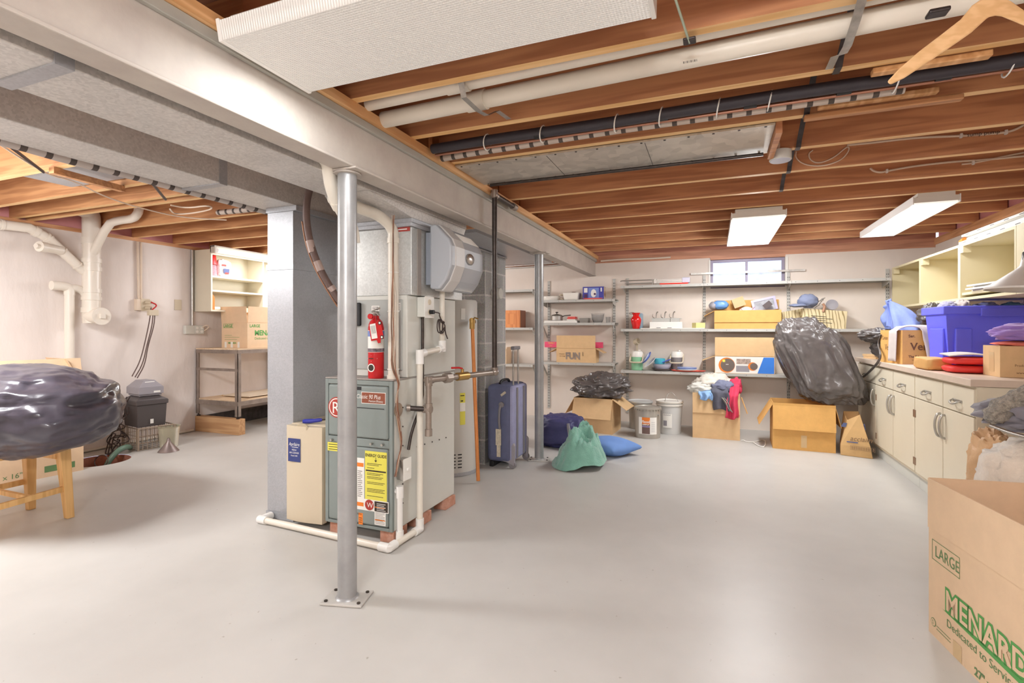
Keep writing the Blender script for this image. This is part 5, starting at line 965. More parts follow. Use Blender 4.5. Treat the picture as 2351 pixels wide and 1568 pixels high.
b = MB(); b.rect(front(.0, .0), FX, FZ, w_, .165, .0006); b.mi = 1; b.rect(front(w_ * .27, .02), FX, FZ, w_ * .5, .13, .0012); b.mi = 2; b.lathe([(.035, .001), (.035, .002)], V((w_ * .52, -.001, .08)), 24, Matrix.Rotation(PI / 2, 4, 'X') @ Matrix.Diagonal((1, 1.5, 1, 1))); b.rect(front(w_ * .06, .09), FX, FZ, w_ * .17, .06, .0014); b.mi = 3; b.lathe([(.014, .003), (.014, .004)], V((w_ * .58, -.001, .07)), 16, Matrix.Rotation(PI / 2, 4, 'X')); b.rect(front(w_ * .07, .02), FX, FZ, w_ * .15, .05, .0014); b.mi = 2; b.rect(front(w_ * .85, .10), FX, FZ, w_ * .06, .05, .0014); b.build('printed_front', [mat('box_blue', S(70, 70, 160), .5), mat('box_sky', S(120, 140, 204), .5), m_lab, mat('box_dark', S(80, 50, 90), .5)], t, local=True)
b = MB(); RX2 = V((0, 1, 0)); b.rect(V((w_, .003, .003)), RX2, FZ, .194, .158, .0006); b.mi = 1
for k in range(3): b.lathe([(.022, .001), (.022, .002)], V((w_, .04 + .05 * k, .06 + .03 * (k % 2))), 16, Matrix.Rotation(PI / 2, 4, 'Y'))
b.build('printed_side', [mat('box_side', S(212, 196, 174), .6), mat('box_side_p', S(150, 110, 88), .6)], t, local=True)
b = MB(); b.lathe([(.10, 0), (.13, .012), (.13, .016), (.10, .008)], (0, 0, 0), 32, Matrix.Translation((xs(1362, 6.5), 6.474, z)) @ Matrix.Diagonal((1, .2, 1, 1))); simple('red_dish', 'flat red plastic dish in front of the blue appliance carton', 'dish', b, m_pink, smooth=40)
# short shelf unit, middle
z = 1.2855; x0, x1 = xs(1250, 6.5), xs(1326, 6.5); b = MB(); b.box(x0, x1, 6.47, 6.66, z, z + .014); b.box(x0 + .005, x1 - .005, 6.475, 6.655, z + .0145, z + .030); simple('flat_cartons', 'white flat carton under the grey cooking pot', 'box', b, m_lab)
x = xs(1278, 6.55); t = thing('cooking_pot', 'grey cooking pot with a glass lid and dark knob', 'pot', (x, 6.56, z + .0305)); c0 = (x, 6.56, z + .0305); b = MB(); b.lathe([(.075, 0), (.08, .005), (.08, .06)], c0, 32); b.build('pot', m_alu, t, smooth=40); b = MB(); b.lathe([(.083, .061), (.07, .075), (.02, .088), (0, .089)], c0, 32, close=False); b.build('lid', m_steel, t, smooth=60); b = MB(); b.lathe([(.006, .089), (.006, .10), (.02, .106), (.018, .116), (0, .118)], c0, 16, close=False); b.tube([(x + .08, 6.55, z + .085), (x + .12, 6.53, z + .095), (x + .20, 6.52, z + .10)], .007, 6); b.build('knob_handle', m_iron, t, smooth=50)
x = xs(1312, 6.52)
for k in range(3): b = MB(); b.box(x - .055 + .006 * k, x + .062, 6.48, 6.60, z + .031 + .017 * k, z + .046 + .017 * k); simple('food_tray', ['pale lowest', 'pink middle', 'pink topmost'][k] + ' tray in the pile beside the cooking pot', 'tray', b, [m_wht, m_pink, m_pink][k], bevel=.004)
x = xs(1342, 6.52); b = MB(); A = [b.bm.verts.new((x + a, 6.54 + c, z)) for a, c in ((-.05, -.06), (.05, -.06), (.05, .06), (-.05, .06))]; B_ = [b.bm.verts.new((x + a, 6.54 + c, z + .06)) for a, c in ((-.058, -.068), (.058, -.068), (.058, .068), (-.058, .068))]; b.face(A[::-1]); b.bridge(A, B_); C_ = [b.bm.verts.new((x + a, 6.54 + c, z + .004)) for a, c in ((-.047, -.057), (.047, -.057), (.047, .057), (-.047, .057))]; b.bridge(B_, C_); b.face(C_); simple('loaf_pan', 'grey metal loaf pan left of the glass bowl', 'pan', b, m_alu)
x = xs(1372, 6.54); b = MB(); b.lathe([(.055, 0), (.075, .05), (.083, .11), (.088, .116), (.084, .116), (.072, .05), (.05, .005)], (x, 6.55, z), 32); simple('glass_bowl', 'deep clear glass bowl at the right of the short middle shelf', 'bowl', b, m_glass, smooth=50)
x = xs(1396, 6.54); b = MB(); b.lathe([(.026, 0), (.032, .075), (.030, .075), (.024, .004)], (x, 6.55, z), 24); simple('drinking_glass', 'small clear glass right of the glass bowl', 'glass', b, m_glass, smooth=50)
# short shelf unit, lowest: FUN carton and pink carton
z = .7685; A = oy(1277, 828, 6.46); B_ = oy(1367, 831, 6.46); w_ = B_.x - A.x
t = carton('cardboard box printed FUN with its flaps open on the short lowest shelf', (A.x, 6.47), 0, w_, .20, .185, [('front', 0, .165), ('left', 118, .12), ('right', 118, .12)], m_card, z, name='printed_box')
b = MB(); b.text('FUN', .118, front(w_ * .24, .045), FX, FZ, .003, sx=.85, off=.006); b.build('large_print', m_ang, t, local=True); b = MB(); b.text('frozen', .026, front(w_ * .08, .10), FX, FZ, .0012); b.text('serving', .026, front(w_ * .08, .075), FX, FZ, .0012); b.build('small_print', m_ink_b, t, local=True)
b = MB(); b.text('DRY', .028, front(w_ * .70, .085), FZ, -FX, .0012); b.build('edge_print', m_ink, t, local=True)
ax, bx = xs(1251, 6.64), xs(1384, 6.64); b = MB(); b.box(ax, bx, 6.63, 6.665, z + .187, z + .262); o_ = b; t = thing('pink_carton', 'long pink carton lying behind the FUN box on the short lowest shelf', 'box', ((ax + bx) / 2, 6.69, z + .19)); b.build('carton', mat('hot_pink', S(240, 84, 124), .5), t); b = MB(); b.text('FAMILY', .028, V((ax + .05, 6.63, z + .235)), FX, FZ, .001); b.text('pack', .02, V((ax + .07, 6.63, z + .205)), FX, FZ, .001); b.build('print', m_yel, t)
# shelf behind the chimney
z = 1.2235; x0, x1, x2 = xs(1120, 6.46), xs(1194, 6.46), xs(1211, 6.66); t = thing('small_cabinet', 'orange brown wooden cabinet box on the shelf behind the chimney', 'cabinet', ((x0 + x1) / 2, 6.56, z)); m_ow = wood('orange_wood', S(196, 116, 62), S(222, 146, 86), 2, bump=0)
b = MB(); b.box(x0, x1, 6.475, 6.68, z, z + .235); b.build('case', mat('cabinet_brown', S(142, 96, 76), .6), t); b = MB(); b.box(x0, x1, 6.458, 6.474, z, z + .235); b.build('door', m_ow, t); b = MB(); b.box(x0, x0 + .045, 6.453, 6.458, z, z + .235); b.box(x1 - .045, x1, 6.453, 6.458, z, z + .235); b.box(x0 + .045, x1 - .045, 6.453, 6.458, z + .19, z + .235); b.box(x0 + .045, x1 - .045, 6.453, 6.458, z, z + .045); b.build('door_frame', m_ow, t)
z = .7255; x1 = xs(1163, 6.5); t = carton('cream carton end showing beside the chimney on the lowest shelf', (x1 - .25, 6.49), 0, .25, .18, .20, [('right', 5, .03)], m_card_p, z)
# long shelf, top
z = 1.7455; x0, x1 = xs(1426, 6.5), xs(1500, 6.5); b = MB()
for yy in (6.50, 6.58): b.tube([(x0, yy, z + .07), (x1, yy, z + .072)], .004, 6); b.tube([(x0 + .05, yy, z + .03), (x1, yy, z + .034)], .004, 6); b.tube([(x0 + .06, yy, z + .004), (x0 + .06, yy, z + .09)], .004, 6); b.tube([(x1 - .01, yy, z + .004), (x1 - .01, yy, z + .075)], .004, 6)
b.tube([(x0, 6.50, z + .07), (x0 - .015, 6.54, z + .06), (x0, 6.58, z + .07)], .004, 6); b.tube([(x1, 6.5, z + .07), (x1, 6.58, z + .07)], .004, 6); simple('wire_rack', 'thin wire rack lying at the left end of the long top shelf', 'rack', b, m_steel, smooth=60)
x0, x1, x2 = xs(1502, 6.52), xs(1566, 6.52), xs(1584, 6.52); t = thing('metal_bracket_set', 'shiny metal bars with a white end cap on the long top shelf', 'hardware', ((x0 + x2) / 2, 6.54, z + .02)); b = MB(); b.box(x0, x1, 6.49, 6.56, z + .021, z + .032); b.box(x0 + .02, x1, 6.50, 6.52, z + .04, z + .052); b.box(x0 + .02, x1, 6.54, 6.56, z + .06, z + .07); b.box(x0, x0 + .03, 6.485, 6.57, z + .02, z + .075); b.build('bars', m_steel, t); b = MB(); b.box(x1, x2, 6.49, 6.57, z + .019, z + .082); b.build('end_cap', mat('pale_lilac', S(206, 204, 222), .4), t, bevel=.006)
b = MB(); b.box(xs(1515, 6.5), xs(1580, 6.5), 6.47, 6.60, z, z + .018); simple('red_tray', 'flat red tray under the shiny metal bars', 'tray', b, mat('bright_red', S(238, 70, 56), .4), bevel=.005)
xa, xb = oy(1586, 629, 6.695), oy(1849, 620, 6.695); b = MB(); M = Matrix.Translation((xa.x, 0, xa.z)) @ Matrix.Rotation(-math.atan2(xb.z - xa.z, xb.x - xa.x), 4, 'Y'); b.box(0, xb.x - xa.x, 6.69, 6.702, -.012, .012, M); simple('wall_rail', 'long thin metal bar running across the front of the window', 'bar', b, m_strap)
# long shelf, middle
z = 1.2055; x = xs(1460, 6.49); t = thing('red_vase', 'shiny red vase at the left end of the long middle shelf', 'vase', (x, 6.50, z)); b = MB(); b.lathe([(.038, 0), (.042, .005), (.062, .09), (.066, .12), (.048, .15), (.035, .165), (.045, .185), (.056, .20), (.050, .20), (.03, .165)], (x, 6.50, z), 36); b.build('vase', mat('red_gloss', S(214, 30, 30), .12, coat=.5), t, smooth=60)
b = MB(); b.box(xs(1462, 6.62), xs(1476, 6.62), 6.60, 6.66, z, z + .20); simple('clear_blue_bottle', 'clear blue plastic bottle behind the red vase', 'bottle', b, mat('clear_blue', S(176, 206, 226), .2, trans=.4), bevel=.02, seg=3)
x = xs(1450, 6.62); b = MB(); b.tube([(x + .03 * math.cos(a), 6.63 + .02 * math.sin(a), z + .20 + .012 * math.sin(a)) for a in [i * PI / 8 for i in range(16)]], .004, 6, closed=True); b.cyl((x + .02, 6.64, z), (x + .02, 6.64, z + .19), .022, n=16); simple('metal_tumbler', 'metal tumbler with a wire loop behind the red vase', 'tumbler', b, m_steel, smooth=50)
b = MB(); b.box(xs(1471, 6.5), xs(1618, 6.5), 6.455, 6.66, z, z + .010); simple('white_tray', 'flat white tray under the white box on the long middle shelf', 'tray', b, m_wht, bevel=.004)
x0, x1 = xs(1492, 6.5), xs(1566, 6.5); b = MB(); b.box(x0, x1, 6.48, 6.64, z + .0105, z + .085); b.mi = 1; b.box(x0 + .08, x0 + .13, 6.4795, 6.482, z + .011, z + .016); b.box(x0 + .21, x0 + .26, 6.4795, 6.482, z + .011, z + .016); simple('white_box', 'low white cardboard box on the flat white tray', 'box', b, [m_lab, m_dark])
x0, x1 = xs(1496, 6.5), xs(1560, 6.5); t = thing('hook_rail', 'grey coat rail with three pairs of hooks on the white box', 'coat rail', ((x0 + x1) / 2, 6.54, z + .086)); b = MB(); b.box(x0, x1 - .11, 6.50, 6.58, z + .0855, z + .125); b.box(x1 - .10, x1, 6.50, 6.58, z + .0855, z + .125); b.box(x0, x1 + .02, 6.52, 6.60, z + .125, z + .132); b.build('boards', m_shelf, t)
for k in range(3):
    q = x0 + .035 + .10 * k; b = MB(); b.tube([(q, 6.53, z + .133), (q - .02, 6.51, z + .14), (q - .025, 6.50, z + .165), (q - .02, 6.505, z + .185)], .0045, 6, 1); b.tube([(q + .012, 6.54, z + .133), (q + .018, 6.54, z + .19), (q + .03, 6.52, z + .21), (q + .04, 6.51, z + .205)], .006, 6, 1); b.build('hook', m_steel, t, smooth=60)
A = V((xs(1576, 6.5), 6.56, 0)); x1 = xs(1598, 6.47); b = MB(); M = Matrix.Translation((x1, 6.465, z + .0105)) @ Matrix.Rotation(.5, 4, 'Z'); b.box(0, .115, 0, .10, 0, .062, M); simple('yellow_carton', 'small pale yellow carton on the flat white tray', 'box', b, mat('pale_yellow', S(224, 212, 142), .6))
# box of odds and ends under the window
A = oy(1640, 751, 6.47); w_ = oy(1794, 750, 6.47).x - A.x; h_ = .215
t = carton('open cardboard box holding a large baseball under the window', (A.x, 6.475), 0, w_, .225, h_, [('left', 118, .13), ('back', 2, .13)], m_card_o, z); b = MB(); b.box(.0, w_, -.012, -.004, .075, h_ + .0, Matrix.Rotation(-.01, 4, 'X')); b.build('flap', m_card_o, t, local=True)
t = thing('big_baseball', 'oversized white baseball with red stitching in the open box', 'ball', (xs(1714, 6.58), 6.58, z + .09)); c0 = V((xs(1714, 6.58), 6.58, z + .155)); b = MB(); b.blob(c0, (.105, .09, .105), 1, 0, 1, 36, 24); b.build('ball', m_wht, t, smooth=180); b = MB()
for s_ in (-1, 1): b.tube([c0 + V((s_ * (.035 + .05 * math.cos(a)), -.10 * abs(math.sin(a)) * .92 - .01, .095 * math.cos(a) * .6 + .045)) for a in [0.35 + i * .16 for i in range(12)]], .0025, 5)
b.build('stitching', m_redl, t)
q = oy(1652, 698, 6.56); t = thing('blue_helmet', 'blue and grey plastic helmet poking out of the box under the window', 'helmet', q - V((0, 0, .04))); b = MB(); b.blob(q + V((.01, 0, -.012)), (.085, .06, .055), 4, .12, 2, 32, 20, e=.8); b.build('shell', mat('helmet_blue', S(104, 150, 206), .35), t, smooth=60); b = MB(); b.blob(q + V((-.07, 0, -.02)), (.05, .055, .05), 5, .1, 2, 24, 16); b.build('grey_pad', m_chg, t, smooth=60)
q = oy(1696, 693, 6.60); b = MB(); M = Matrix.Translation(q) @ Matrix.Rotation(-.35, 4, 'Y') @ Matrix.Rotation(.1, 4, 'Z'); b.box(-.07, .06, -.02, .02, -.06, .05, M); simple('beige_carton', 'beige carton standing tilted in the box under the window', 'box', b, mat('beige_card', S(204, 176, 132), .7))
q = oy(1755, 695, 6.60); t = thing('silver_frame', 'silver picture frame leaning in the box under the window', 'picture frame', q - V((0, 0, .06))); M = Matrix.Translation(q + V((0, .02, -.02))) @ Matrix.Rotation(-.22, 4, 'Y'); b = MB(); b.box(-.13, .13, -.012, .0, .05, .075, M); b.box(-.13, -.105, -.012, 0, -.08, .05, M); b.box(.105, .13, -.012, 0, -.08, .05, M); b.build('frame', mat('silver_lilac', S(190, 186, 214), .3, metal=.4), t); b = MB(); b.box(-.105, .105, -.006, -.002, -.08, .05, M); b.build('picture', mat('picture_grey', S(170, 170, 176), .5, var=.3, vs=14), t)
q = oy(1762, 700, 6.53); b = MB(); M = Matrix.Translation(q) @ Matrix.Rotation(-.7, 4, 'Y'); b.box(-.045, .045, -.004, .004, -.03, .03, M); simple('dark_card', 'small dark card leaning in front of the silver frame', 'card', b, mat('dark_card', S(88, 76, 76), .5))
# grass printed boxes
def grass_mat():
    m = mat('grass_print', S(222, 206, 166), .6); nt = m.node_tree; N = nt.nodes; L = nt.links; b = N['Principled BSDF']; tc = N.new('ShaderNodeTexCoord'); mp = N.new('ShaderNodeMapping'); mp.inputs['Scale'].default_value = (9, 9, 3); mp.inputs['Rotation'].default_value = (0, .35, 0); L.new(tc.outputs['Object'], mp.inputs['Vector'])
    w = N.new('ShaderNodeTexWave'); w.inputs['Scale'].default_value = 1.1; w.inputs['Distortion'].default_value = 7; w.inputs['Detail'].default_value = 2; L.new(mp.outputs[0], w.inputs['Vector']); r = N.new('ShaderNodeValToRGB'); r.color_ramp.elements[0].position = .0; r.color_ramp.elements[0].color = S(150, 128, 84); r.color_ramp.elements[1].position = .28; r.color_ramp.elements[1].color = S(226, 210, 170); L.new(w.outputs['Fac'], r.inputs['Fac']); L.new(r.outputs['Color'], b.inputs['Base Color']); return m
m_grass = grass_mat()
def gbox(px, py, rot, w, d, h, label, ptxt):
    q = oy(px, py, 6.5 if ptxt else 6.6); t = thing('printed_carton', label, 'box', V((q.x, 6.50, z))); R = Matrix.Translation(q) @ Matrix.Rotation(rot, 4, 'Y') @ Matrix.Rotation(.12, 4, 'Z'); b = MB(); b.box(-w / 2, w / 2, -.02, d - .02, -h / 2, h / 2, R); b.build('carton', m_grass, t, bevel=.004)
    b = MB(); xd, zd = (R.to_3x3() @ V((1, 0, 0))), (R.to_3x3() @ V((0, 0, 1)))
    for k in range(ptxt): b.rect(R @ V((-w * .32 + .02 * (k % 2), -.02, .02 - .022 * k)), xd, zd, w * (.35 + .1 * (k % 2)), .006, .001)
    if ptxt: b.build('print', m_ink, t)
    else: b.bm.free()
gbox(1892, 732, .09, .43, .19, .20, 'tilted pale carton with a printed grass pattern on the long middle shelf', 4)
gbox(1818, 728, -.18, .22, .08, .15, 'pale grass patterned carton half hidden behind the standing black bag', 0)
q = oy(1848, 695, 6.46); t = thing('blue_hat', 'faded blue cloth cap on top of the grass patterned cartons', 'cap', q); b = MB(); b.blob(q + V((.03, 0, .02)), (.10, .07, .075), 8, .15, 2.5, 32, 22, .05); b.blob(q + V((-.07, -.02, -.03)), (.09, .06, .02), 9, .2, 2, 24, 12); b.build('crown', mat('faded_blue', S(126, 134, 160), .85), t, smooth=180)
t = thing('sparkle_chain', 'tangled silver bead chain above the grass patterned carton', 'chain', oy(1882, 702, 6.5)); b = MB(); cp = [oy(x, y, 6.5) for x, y in ((1868, 697), (1876, 693), (1884, 690), (1888, 686), (1893, 684), (1886, 692), (1880, 700), (1872, 706), (1866, 712))]
for a, c in zip(cp, cp[1:]):
    for f_ in (0, .5): b.lathe([(0, -.008), (.007, -.004), (.007, .004), (0, .008)], a.lerp(c, f_), 8, close=False)
b.tube(cp, .003, 5); b.build('chain', m_steel, t, smooth=60)
q = oy(1910, 700, 6.58); b = MB(); b.lathe([(.06, 0), (.06, .01), (.03, .014), (0, .014)], q, 24, Matrix.Rotation(PI / 2.4, 4, 'X'), close=False); simple('grey_disc', 'round grey disc standing behind the tilted grass patterned carton', 'disc', b, m_chg, smooth=40)
b = MB(); p = [oy(x, y, 6.47) for x, y in ((1889, 697), (1893, 703), (1890, 716))]; b.tube(p, .014, 5); simple('brown_strap', 'short brown strap hanging over the tilted grass patterned carton', 'strap', b, mat('tan_strap', S(176, 132, 106), .6))
# long shelf, lowest
z = .6875; x = xs(1461, 6.5)
def jug(x, y, col, label, nm):
    t = thing('cooler_jug', label, 'jug', (x, y, z)); mm = mat(nm, col, .45); b = MB(); b.lathe([(.066, 0), (.070, .004), (.072, .165)], (x, y, z), 32); b.build('body', mm, t, smooth=40); b = MB(); b.lathe([(.073, .166), (.073, .215), (.060, .235), (.03, .24)], (x, y, z), 32); b.cyl((x + .03, y - .03, z + .24), (x + .03, y - .03, z + .256), .015, n=14); b.build('lid', m_wht, t, smooth=40)
    b = MB(); q = V((x, y, z)); b.tube([q + V((-.072, 0, .20)), q + V((-.085, -.08, .11)), q + V((-.06, -.10, .10)), q + V((.05, -.10, .10)), q + V((.075, -.08, .11)), q + V((.072, 0, .20))], .010, 8, 1); b.build('handle', m_cream, t, smooth=60)
jug(x, 6.57, S(140, 196, 156), 'mint green cooler jug with a white lid and handle', 'mint'); jug(xs(1554, 6.6), 6.635, S(134, 128, 128), 'grey cooler jug with a white lid behind the bowls', 'jug_grey')
q = oy(1461, 786, 6.62); t = thing('tape_roll', 'roll of white tape standing behind the mint cooler jug lid', 'tape', V((q.x, 6.66, z + .25))); b = MB(); b.lathe([(.040, -.025), (.040, .025), (.026, .025), (.026, -.025), (.040, -.025)], V((q.x, 6.655, q.z + .01)), 28, Matrix.Rotation(1.25, 4, 'Y') @ Matrix.Rotation(.6, 4, 'X'), close=False); b.build('roll', m_cream, t, smooth=40); b = MB(); b.cyl((q.x, 6.68, z + .001), (q.x, 6.68, q.z - .03), .012, n=12); simple('bottle_neck', 'thin post behind the mint cooler jug under the tape roll', 'stand', b, m_cream)
m_bl = mat('plate_blue', S(90, 120, 212), .35); m_pl = mat('plate_pale', S(206, 214, 232), .35); m_tq = mat('turquoise', S(86, 186, 204), .35); m_lav = mat('lavender_bowl', S(198, 198, 216), .35); m_pan = mat('dark_pan', S(116, 106, 106), .4)
for k, (px, mm, l, tl) in enumerate(((1487, m_bl, 'blue plate standing tilted beside the mint jug', .95), (1484, m_pl, 'pale blue plate leaning on the tilted blue plate', .95), (1494, m_wht, 'white plate leaning at the front of the tilted plates', .75))):
    q = oy(px, 823 + (12 if k == 2 else 0), 6.50 - .012 * k); b = MB(); R = Matrix.Rotation(-tl, 4, 'Y') @ Matrix.Rotation(.2, 4, 'X'); b.lathe([(0, .0), (.06, .0), (.088 - .012 * (k == 1), .014), (.088 - .012 * (k == 1), .018), (.06, .005), (0, .005)], q + V((0, 0, 0.002)), 32, R, close=False); simple('plate', l, 'plate', b, mm, smooth=40)
x = xs(1517, 6.53); b = MB(); b.lathe([(.085, 0), (.105, .012), (.125, .032), (.12, .032), (.10, .014)], (x + .01, 6.56, z), 36); simple('dark_pan', 'dark round pan under the lavender bowl', 'pan', b, m_pan, smooth=40)
b = MB(); b.lathe([(.075, .015), (.10, .045), (.112, .085), (.118, .088), (.108, .086), (.09, .045), (.06, .02)], (x + .012, 6.56, z), 36); simple('lavender_bowl', 'pale lavender mixing bowl in the dark round pan', 'bowl', b, m_lav, smooth=40)
for k in range(3):
    b = MB(); b.lathe([(.045, .06), (.064, .095 + 0.0), (.067, .125), (.062, .125), (.055, .095)], (x - .018, 6.58, z + .012 * k), 32); simple('turquoise_bowl', ['lowest', 'middle', 'topmost'][k] + ' turquoise bowl of the nested pile', 'bowl', b, m_tq, smooth=40)
b = MB(); q = V((x + .05, 6.53, z + .10))
for k in range(5): b.tube([q + V((-.04, 0, .0)), q + V((.03, -.01 + .006 * k, .03)), q + V((.065, -.02 + .01 * k, .045))], .005, 6, 1)
simple('blue_utensils', 'blue plastic serving tongs lying in the lavender bowl', 'utensil', b, mat('cobalt', S(92, 100, 210), .35), smooth=60)
x = xs(1580, 6.5); b = MB(); b.lathe([(.17, .004), (.20, .014), (.20, .018), (.16, .008)], (0, 0, 0), 40, Matrix.Translation((x, 6.52, z)) @ Matrix.Diagonal((1, .42, 1, 1))); simple('red_platter', 'wide flat red platter at the shelf edge', 'platter', b, mat('coral', S(232, 104, 88), .45), smooth=40)
x = xs(1571, 6.5)
for k, mm in enumerate((m_wht, m_bl, m_bl)): b = MB(); b.lathe([(0, 0), (.10, 0), (.115, .006), (.112, .011), (.0, .012)], (0, 0, 0), 36, Matrix.Translation((x + .03, 6.50, z + .0195 + .0125 * k)) @ Matrix.Diagonal((1, .75, 1, 1)), close=False); simple('container_lid', ['white lowest', 'blue middle', 'blue topmost'][k] + ' container lid in the pile on the red platter', 'lid', b, mm if k == 0 else mat('lid_blue%d' % k, S(126 + 10 * k, 146 + 8 * k, 206), .4), smooth=40)
# speaker carton
A = oy(1641, 856, 6.46); w_ = oy(1779, 856, 6.46).x - A.x; t = carton('open carton printed with round speakers beside the standing black bag', (A.x, 6.47), 0, w_, .22, .20, [('left', 112, .15), ('front', 4, .22)], m_card, z, name='printed_box')
b = MB(); b.rect(front(.004, .004), FX, FZ, w_ - .01, .19, .001); b.mi = 1; Mx = Matrix.Rotation(PI / 2, 4, 'X')
for (u, zz, r, mi) in ((.13, .095, .088, 2), (.14, .095, .076, 1), (w_ * .64, .085, .048, 2), (w_ * .66, .085, .040, 1)): b.mi = mi; b.lathe([(r, .001), (r, .0012 + .0008 * mi if mi == 2 else .0035)], V((u, -.0005, zz)), 36, Mx)
b.mi = 4; b.rect(front(w_ * .365, .02), FX, FZ, w_ * .22, .07, .0016); b.mi = 5; b.rect(front(w_ * .37, .11), FX, FZ, w_ * .24, .06, .0016); b.mi = 3; b.poly([front(w_ * .72, .006) + V((0, -.003, 0)), front(w_ - .006, .006) + V((0, -.003, 0)), front(w_ - .006, .19) + V((0, -.003, 0)), front(w_ * .82, .19) + V((0, -.003, 0))]); b.mi = 6; b.rect(front(.085, .13), FX, FZ, .028, .028, .005); b.mi = 7; b.rect(front(.12, .10), FX, FZ, .03, .006, .0045)
b.build('printed_front', [m_lab, mat('speaker_grey', S(110, 98, 92), .6), m_or, mat('panel_blue', S(56, 124, 214), .5), m_chg, mat('people_print', S(170, 150, 138), .6, var=.5, vs=40), m_yel, m_lab], t, local=True)
# ================================================================ base cabinets, counter, upper cabinets
def matx(nm, c): return mat(nm, c, .85)
CX0, CXB = 1.42, RW - .004; CT = .907
m_cb = mat('base_cabinet_cream', S(224, 214, 192), .42, var=.02, vs=3); m_chrome = mat('handle_grey', S(186, 182, 174), .3, metal=.7); m_hinge = mat('hinge_brown', S(150, 124, 104), .4, metal=.4)
YB = [6.351, 5.714, 5.226, 4.721, 4.212, 3.771]
def base_unit(y0, y1, bays, label):      # y0 < y1
    t = thing('base_cabinet', label, 'cabinet', ((CX0 + CXB) / 2, (y0 + y1) / 2, 0), group='cream base cabinets along the right wall')
    b = MB(); b.box(CX0 + .02, CXB, y0, y1, .10, CT - .045); b.build('carcass', m_cb, t); b = MB(); b.box(CX0 + .03, CXB, y0 + .001, y1 - .001, .001, .10); b.build('toe_kick', m_fside, t)
    b = MB(); b.box(CX0 + .012, CX0 + .02, y0, y1, .10, .118); b.box(CX0 + .012, CX0 + .02, y0, y0 + .012, .118, CT - .045); b.box(CX0 + .012, CX0 + .02, y1 - .012, y1, .118, CT - .045); b.build('face_frame', m_cb, t)
    for (a, c, hs) in bays:
        dr = box(CX0, CX0 + .018, a + .006, c - .006, .685, CT - .06).build('drawer', m_cb, t, bevel=.003); m_ = (a + c) / 2; zz = .742
        b = MB(); b.tube([(CX0, m_ - .05, zz + .012), (CX0 - .012, m_ - .05, zz + .012), (CX0 - .028, m_ - .045, zz), (CX0 - .03, m_, zz - .012), (CX0 - .028, m_ + .045, zz), (CX0 - .012, m_ + .05, zz + .012), (CX0, m_ + .05, zz + .012)], .006, 8, 1); b.box(CX0 - .004, CX0, m_ - .065, m_ + .065, zz + .004, zz + .02); b.build('handle', m_chrome, dr, smooth=50)
        do = box(CX0, CX0 + .018, a + .006, c - .006, .122, .678).build('door', m_cb, t, bevel=.003); hy = (a + .035) if hs == 'near' else (c - .035); hg = (c - .012) if hs == 'near' else (a + .012)
        b = MB(); b.tube([(CX0, hy, .635), (CX0 - .02, hy, .63), (CX0 - .032, hy, .585), (CX0 - .032, hy, .53), (CX0 - .02, hy, .485), (CX0, hy, .48)], .008, 8, 2); b.build('handle', m_chrome, do, smooth=60)
        for q in (.20, .56): box(CX0 - .004, CX0 + .01, hg - .012, hg + .012, q - .025, q + .03).build('hinge', m_hinge, t)
    return t
base_unit(YB[1] + .002, YB[0], [(YB[1] + .002, YB[0], 'near')], 'narrow cream base cabinet at the far end beside the brown paper sack')
base_unit(YB[3] + .002, YB[1], [(YB[2], YB[1], 'near'), (YB[3] + .002, YB[2], 'far')], 'cream two door base cabinet in the middle of the row')
base_unit(YB[5], YB[3], [(YB[4], YB[3], 'near'), (YB[5], YB[4], 'far')], 'cream two door base cabinet nearest the big moving box')
b = MB(); b.box(CX0 - .025, CXB, YB[5] - .02, YB[0] + .02, CT - .042, CT); tag(b.build('countertop', mat('counter_laminate', S(214, 194, 176), .45, var=.04, vs=10), bevel=.003), 'long pinkish beige countertop on the cream base cabinets', 'countertop')
UX = 1.80; UY = [6.66, 5.851, 5.031, 4.217]; m_up = mat('upper_cabinet_cream', S(216, 204, 168), .55, var=.03, vs=3)
for i, l in enumerate(('cream open wall cabinet farthest along the right wall', 'cream open wall cabinet in the middle above the blue tub', 'cream open wall cabinet holding papers behind the white lamp')):
    y1, y0 = UY[i], UY[i + 1] + .002; z0, z1 = (1.425, 1.865); T = .02; t = thing('wall_mounted_cabinet', l, 'cabinet', (2.0, (y0 + y1) / 2, z0), group='cream open upper cabinets on the right wall')
    b = MB(); b.box(UX, CXB, y0, y0 + T, z0, z1); b.box(UX, CXB, y1 - T, y1, z0, z1); b.box(UX, CXB, y0 + T, y1 - T, z1 - T, z1); b.box(UX, CXB, y0 + T, y1 - T, z0, z0 + T); b.box(CXB - .008, CXB, y0 + T, y1 - T, z0 + T, z1 - T); b.build('carcass', m_up, t)
    b = MB(); b.box(UX, UX + .05, y1 - T - .05, y1 - T, z1 - T - .05, z1 - T); b.cyl((UX - .002, y1 - T - .025, z1 - T - .03), (UX, y1 - T - .025, z1 - T - .03), .012, n=12); b.build('corner_block', m_up, t)
    if i == 2: box(UX + .01, CXB - .008, y0 + T, y1 - T, 1.465, 1.485).build('shelf', m_up, t)
box(UX, CXB, 3.3, 4.214, 1.425, 1.865).build('x', m_up); o = bpy.data.objects['x']; o.name = 'wall_mounted_closed_cabinet'; tag(o, 'closed cream wall cabinet at the right frame edge behind the lamp', 'cabinet')
